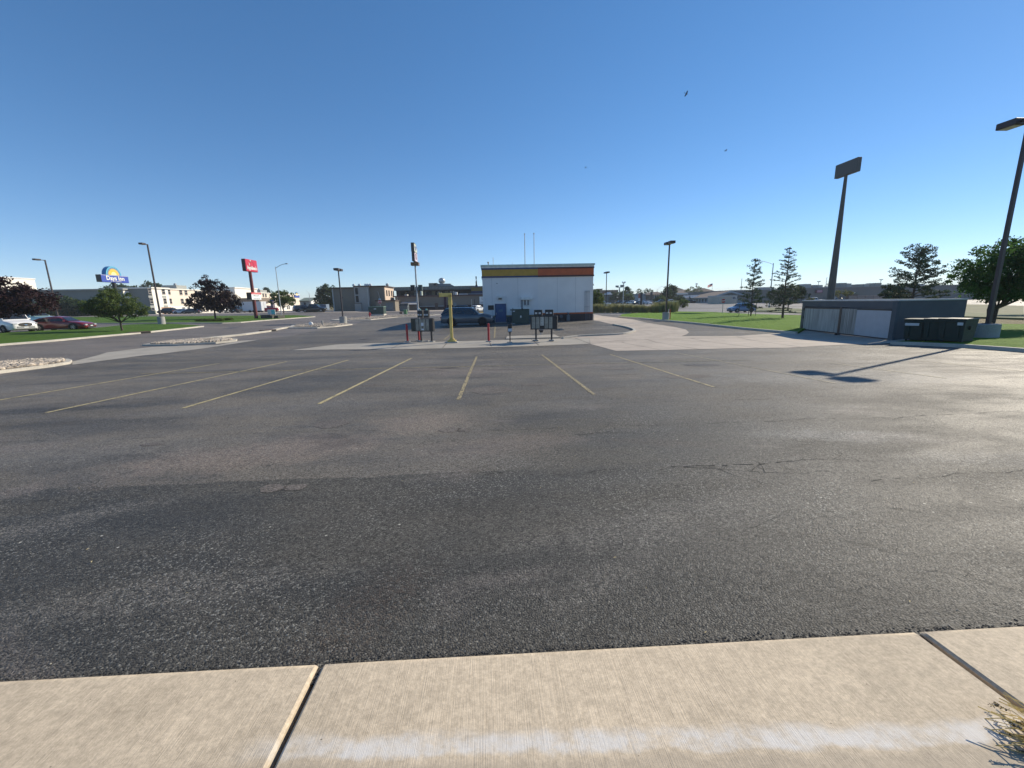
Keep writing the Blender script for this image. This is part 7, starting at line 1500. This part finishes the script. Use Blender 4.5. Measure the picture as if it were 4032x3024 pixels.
# birds
def bird(label, px, py, Y, s_, rz, tilt):
    p = at(px, py, Y); T = thing('bird', label, 'bird', p, rz, 'dark birds in flight'); T.rotation_euler = (tilt, radians(10), rz); FE = mat('feather_dark', (.02, .018, .018), .8)
    b = MB(); ring = [(-.42, .004), (-.36, .02), (-.2, .045), (0, .07), (.18, .06), (.28, .032), (.34, .038), (.40, .026), (.46, .004)]; n = 8
    b.raw([(x*s_, cos(2*pi*i/n)*r_*s_, sin(2*pi*i/n)*r_*s_) for x, r_ in ring for i in range(n)], [(a*n+i, a*n+(i+1) % n, (a+1)*n+(i+1) % n, (a+1)*n+i) for a in range(len(ring)-1) for i in range(n)])
    for sg in (-1, 1):
        pts = [(.20, .03, .03), (.22, .25, .14), (.02, .62, .10), (-.16, .44, .09), (-.14, .2, .06), (-.12, .03, .02)]
        up = [(x*s_, sg*y*s_, z*s_+.012*s_) for x, y, z in pts]; dn = [(x*s_, sg*y*s_, z*s_) for x, y, z in pts]; b.face(up[::sg]); b.face(dn[::-sg])
    b.face([(-.34*s_, -.03*s_, 0), (-.62*s_, -.07*s_, .01), (-.64*s_, .07*s_, .01), (-.34*s_, .03*s_, 0)]); b.face([(-.34*s_, .03*s_, -.01), (-.64*s_, .07*s_, 0), (-.62*s_, -.07*s_, 0), (-.34*s_, -.03*s_, -.01)])
    b.build('body', FE, T, smooth=True)
bird('largest bird in the sky, left of the nearest lamp post', 2703, 369, 22, .22, radians(18), radians(-58)); bird('small bird in the sky below the largest bird', 2858, 593, 40, .26, radians(10), radians(-20)); bird('tiny bird in the sky above the drive-in', 2306, 660, 42, .22, radians(200), radians(15))
# dry weed in the joint, bottom right
x, y = 2.06, 1.06; T = thing('dry_weed', 'dry weed with dark seed heads leaning over the pavement joint', 'weed', gp(x, y, .02)); b = MB(); hb_ = MB(); rr = random.Random(5)
for i in range(120):
    a = rr.gauss(2.35, .40); L = rr.uniform(.07, .24); w_ = rr.uniform(.0012, .0025); p0 = Vector((rr.uniform(-.05, .05), rr.uniform(-.05, .05), 0)); d = Vector((cos(a), sin(a), rr.uniform(.25, .8))); pts = [p0+d*L*t-Vector((0, 0, t*t*L*rr.uniform(.25, .55))) for t in (0, .25, .5, .75, 1)]
    for q, e_ in zip(pts, pts[1:]): n_ = Vector((-sin(a), cos(a), 0))*w_; b.face([q-n_, q+n_, e_+n_, e_-n_]); b.face([q+Vector((0, 0, w_)), q-Vector((0, 0, w_)), e_-Vector((0, 0, w_)), e_+Vector((0, 0, w_))])
    if i < 14:
        for t in range(9): q = pts[-1].lerp(pts[-2], t/9.); leaves(hb_, q, .006, 5, .004, rr)
b.build('stalks', mat('straw', (.58, .46, .20), .7, var=.3, scale=20, trans=.3), T); tag(hb_.build('seed_heads', mat('seed_dark', (.06, .05, .03), .8, var=.3), T), kind='stuff')

# ---------------------------------------------------------------- thin summer haze over the plain
hz_m = bpy.data.materials.new('haze'); hz_m.use_nodes = True; ht = hz_m.node_tree; ht.nodes.clear()
ho = ht.nodes.new('ShaderNodeOutputMaterial'); hv = ht.nodes.new('ShaderNodeVolumePrincipled'); hv.inputs['Color'].default_value = (.86, .92, 1, 1); hv.inputs['Density'].default_value = .0003; ht.links.new(hv.outputs[0], ho.inputs['Volume'])
tag(MB().box(-2700, 6400, -120, 4700, -2, 40).build('haze', hz_m), kind='stuff')

# ---------------------------------------------------------------- small wear: wall seams, drain inlets, kerb joints, litter
sm_ = mat('seam_grey', (.30, .31, .33), .9)  # plain grey of the wall panel seams
for c in (1087, 1290): MB().box(fx(c)-.008, fx(c)+.008, BY-.006, BY-.001, fz(918), fz(516)).build('wall_seam', sm_, DI)
for c in (372, 655): MB().box(fx(c)-.008, fx(c)+.008, BY-.056, BY-.051, fz(918), fz(516)).build('wall_seam', sm_, DI)
for i, (px, py, L2) in enumerate(((1055, 1305, 1.3), (548, 1313, 1.5))):
    x, y = G(px, py); T = thing('drain_inlet', ['dark drain inlet in the pale road kerb below the red pole sign', 'dark drain inlet in the lawn kerb left of the single arm lamp post'][i], 'drain inlet', gp(x, y), radians(70 if i == 0 else 65), 'drain inlets in the kerbs')
    MB().box(-L2/2, L2/2, -.32, .32, -.05, .135, .01).build('grate', mat('inlet_dark', (.012, .012, .012), .8), T); MB().box(-L2/2-.06, L2/2+.06, -.36, .36, .136, .16, .005).build('frame', mat('inlet_rust', (.10, .06, .045), .7), T)
kj = MB()
def joints(line, w_, off, step, side):
    acc = 0
    for a, b in zip(line, line[1:]):
        L = math.hypot(b[0]-a[0], b[1]-a[1]); d = ((b[0]-a[0])/L, (b[1]-a[1])/L); n = (-d[1], d[0])
        while acc < L:
            p = (a[0]+d[0]*acc, a[1]+d[1]*acc); lo, hi = (-w_/2, w_/2) if side == 0 else ((-w_, 0) if side < 0 else (0, w_))
            q = [(p[0]+n[0]*lo-d[0]*.012, p[1]+n[1]*lo-d[1]*.012), (p[0]+n[0]*hi-d[0]*.012, p[1]+n[1]*hi-d[1]*.012), (p[0]+n[0]*hi+d[0]*.012, p[1]+n[1]*hi+d[1]*.012), (p[0]+n[0]*lo+d[0]*.012, p[1]+n[1]*lo+d[1]*.012)]
            drape(kj, q, off); acc += step
        acc -= L
joints(KL, .17, LH+.015, 3.0, -1); joints(KB, .17, LH+.015, 3.0, -1); joints(kc, .16, .114, 2.4, 0); joints(GP([(640, 1350), (820, 1334), (960, 1319), (1050, 1307), (1137, 1290)]), .45, .124, 3.0, 0)
joints([(-32, .2), (-32, .21)], .1, .1, 9, 0)
tag(kj.build('kerb_joints', mat('joint_dark', (0, 0, 0))), kind='structure')

o2 = MB(); CR = random.Random(12)
def branch(p, ang, L, w0, depth=0):
    n = max(3, int(L/.06)); a = ang; x, y = p
    for i in range(n):
        a += CR.uniform(-.5, .5); a = ang+(a-ang)*.8; nx_, ny_ = x+cos(a)*L/n, y+sin(a)*L/n
        drape(o2, strip([(x, y), (nx_, ny_)], w0*CR.uniform(.4, 1.2)*(1-.6*i/n)), .0042); x, y = nx_, ny_
        if depth < 2 and CR.random() < .12: branch((x, y), ang+CR.choice((-1, 1))*CR.uniform(.6, 1.3), L*CR.uniform(.2, .45), w0*.7, depth+1)
for px, py, ang, L, w0 in ((2640, 1838, .05, 1.6, .010), (3120, 1816, -.1, .9, .008), (2190, 1870, .1, .7, .006), (1750, 1864, .0, .5, .006), (1900, 1870, .2, .45, .009), (2270, 1712, .03, 1.3, .012), (3480, 1995, -.5, .18, .012), (3300, 2120, -.6, .5, .005), (2700, 2250, -.5, .4, .004), (2450, 2150, .8, .35, .004), (3650, 2250, -.4, .5, .005), (1450, 2120, .5, .3, .004), (2950, 2080, .2, .4, .004)):
    branch(G(px, py), ang, L, w0)
tag(o2.build('fine_cracks', MATS['crack_dark']), kind='structure')
lt = MB(); rr = random.Random(21)
for i in range(60):
    x, y = rr.uniform(-5, 7), 1.76+abs(rr.gauss(0, 2.2)); s_ = rr.uniform(.006, .016); a = rr.uniform(0, 6.28); z = g(x, y)+.006
    lt.face([(x-cos(a)*s_, y-sin(a)*s_, z), (x+sin(a)*s_*.35, y-cos(a)*s_*.35, z+.003), (x+cos(a)*s_, y+sin(a)*s_, z+.001), (x-sin(a)*s_*.35, y+cos(a)*s_*.35, z+.004)])
tag(lt.build('leaf_litter', mat('dry_leaf', (.40, .33, .18), .8, var=.4, scale=3)), 'dry leaf bits scattered on the near asphalt', kind='stuff')
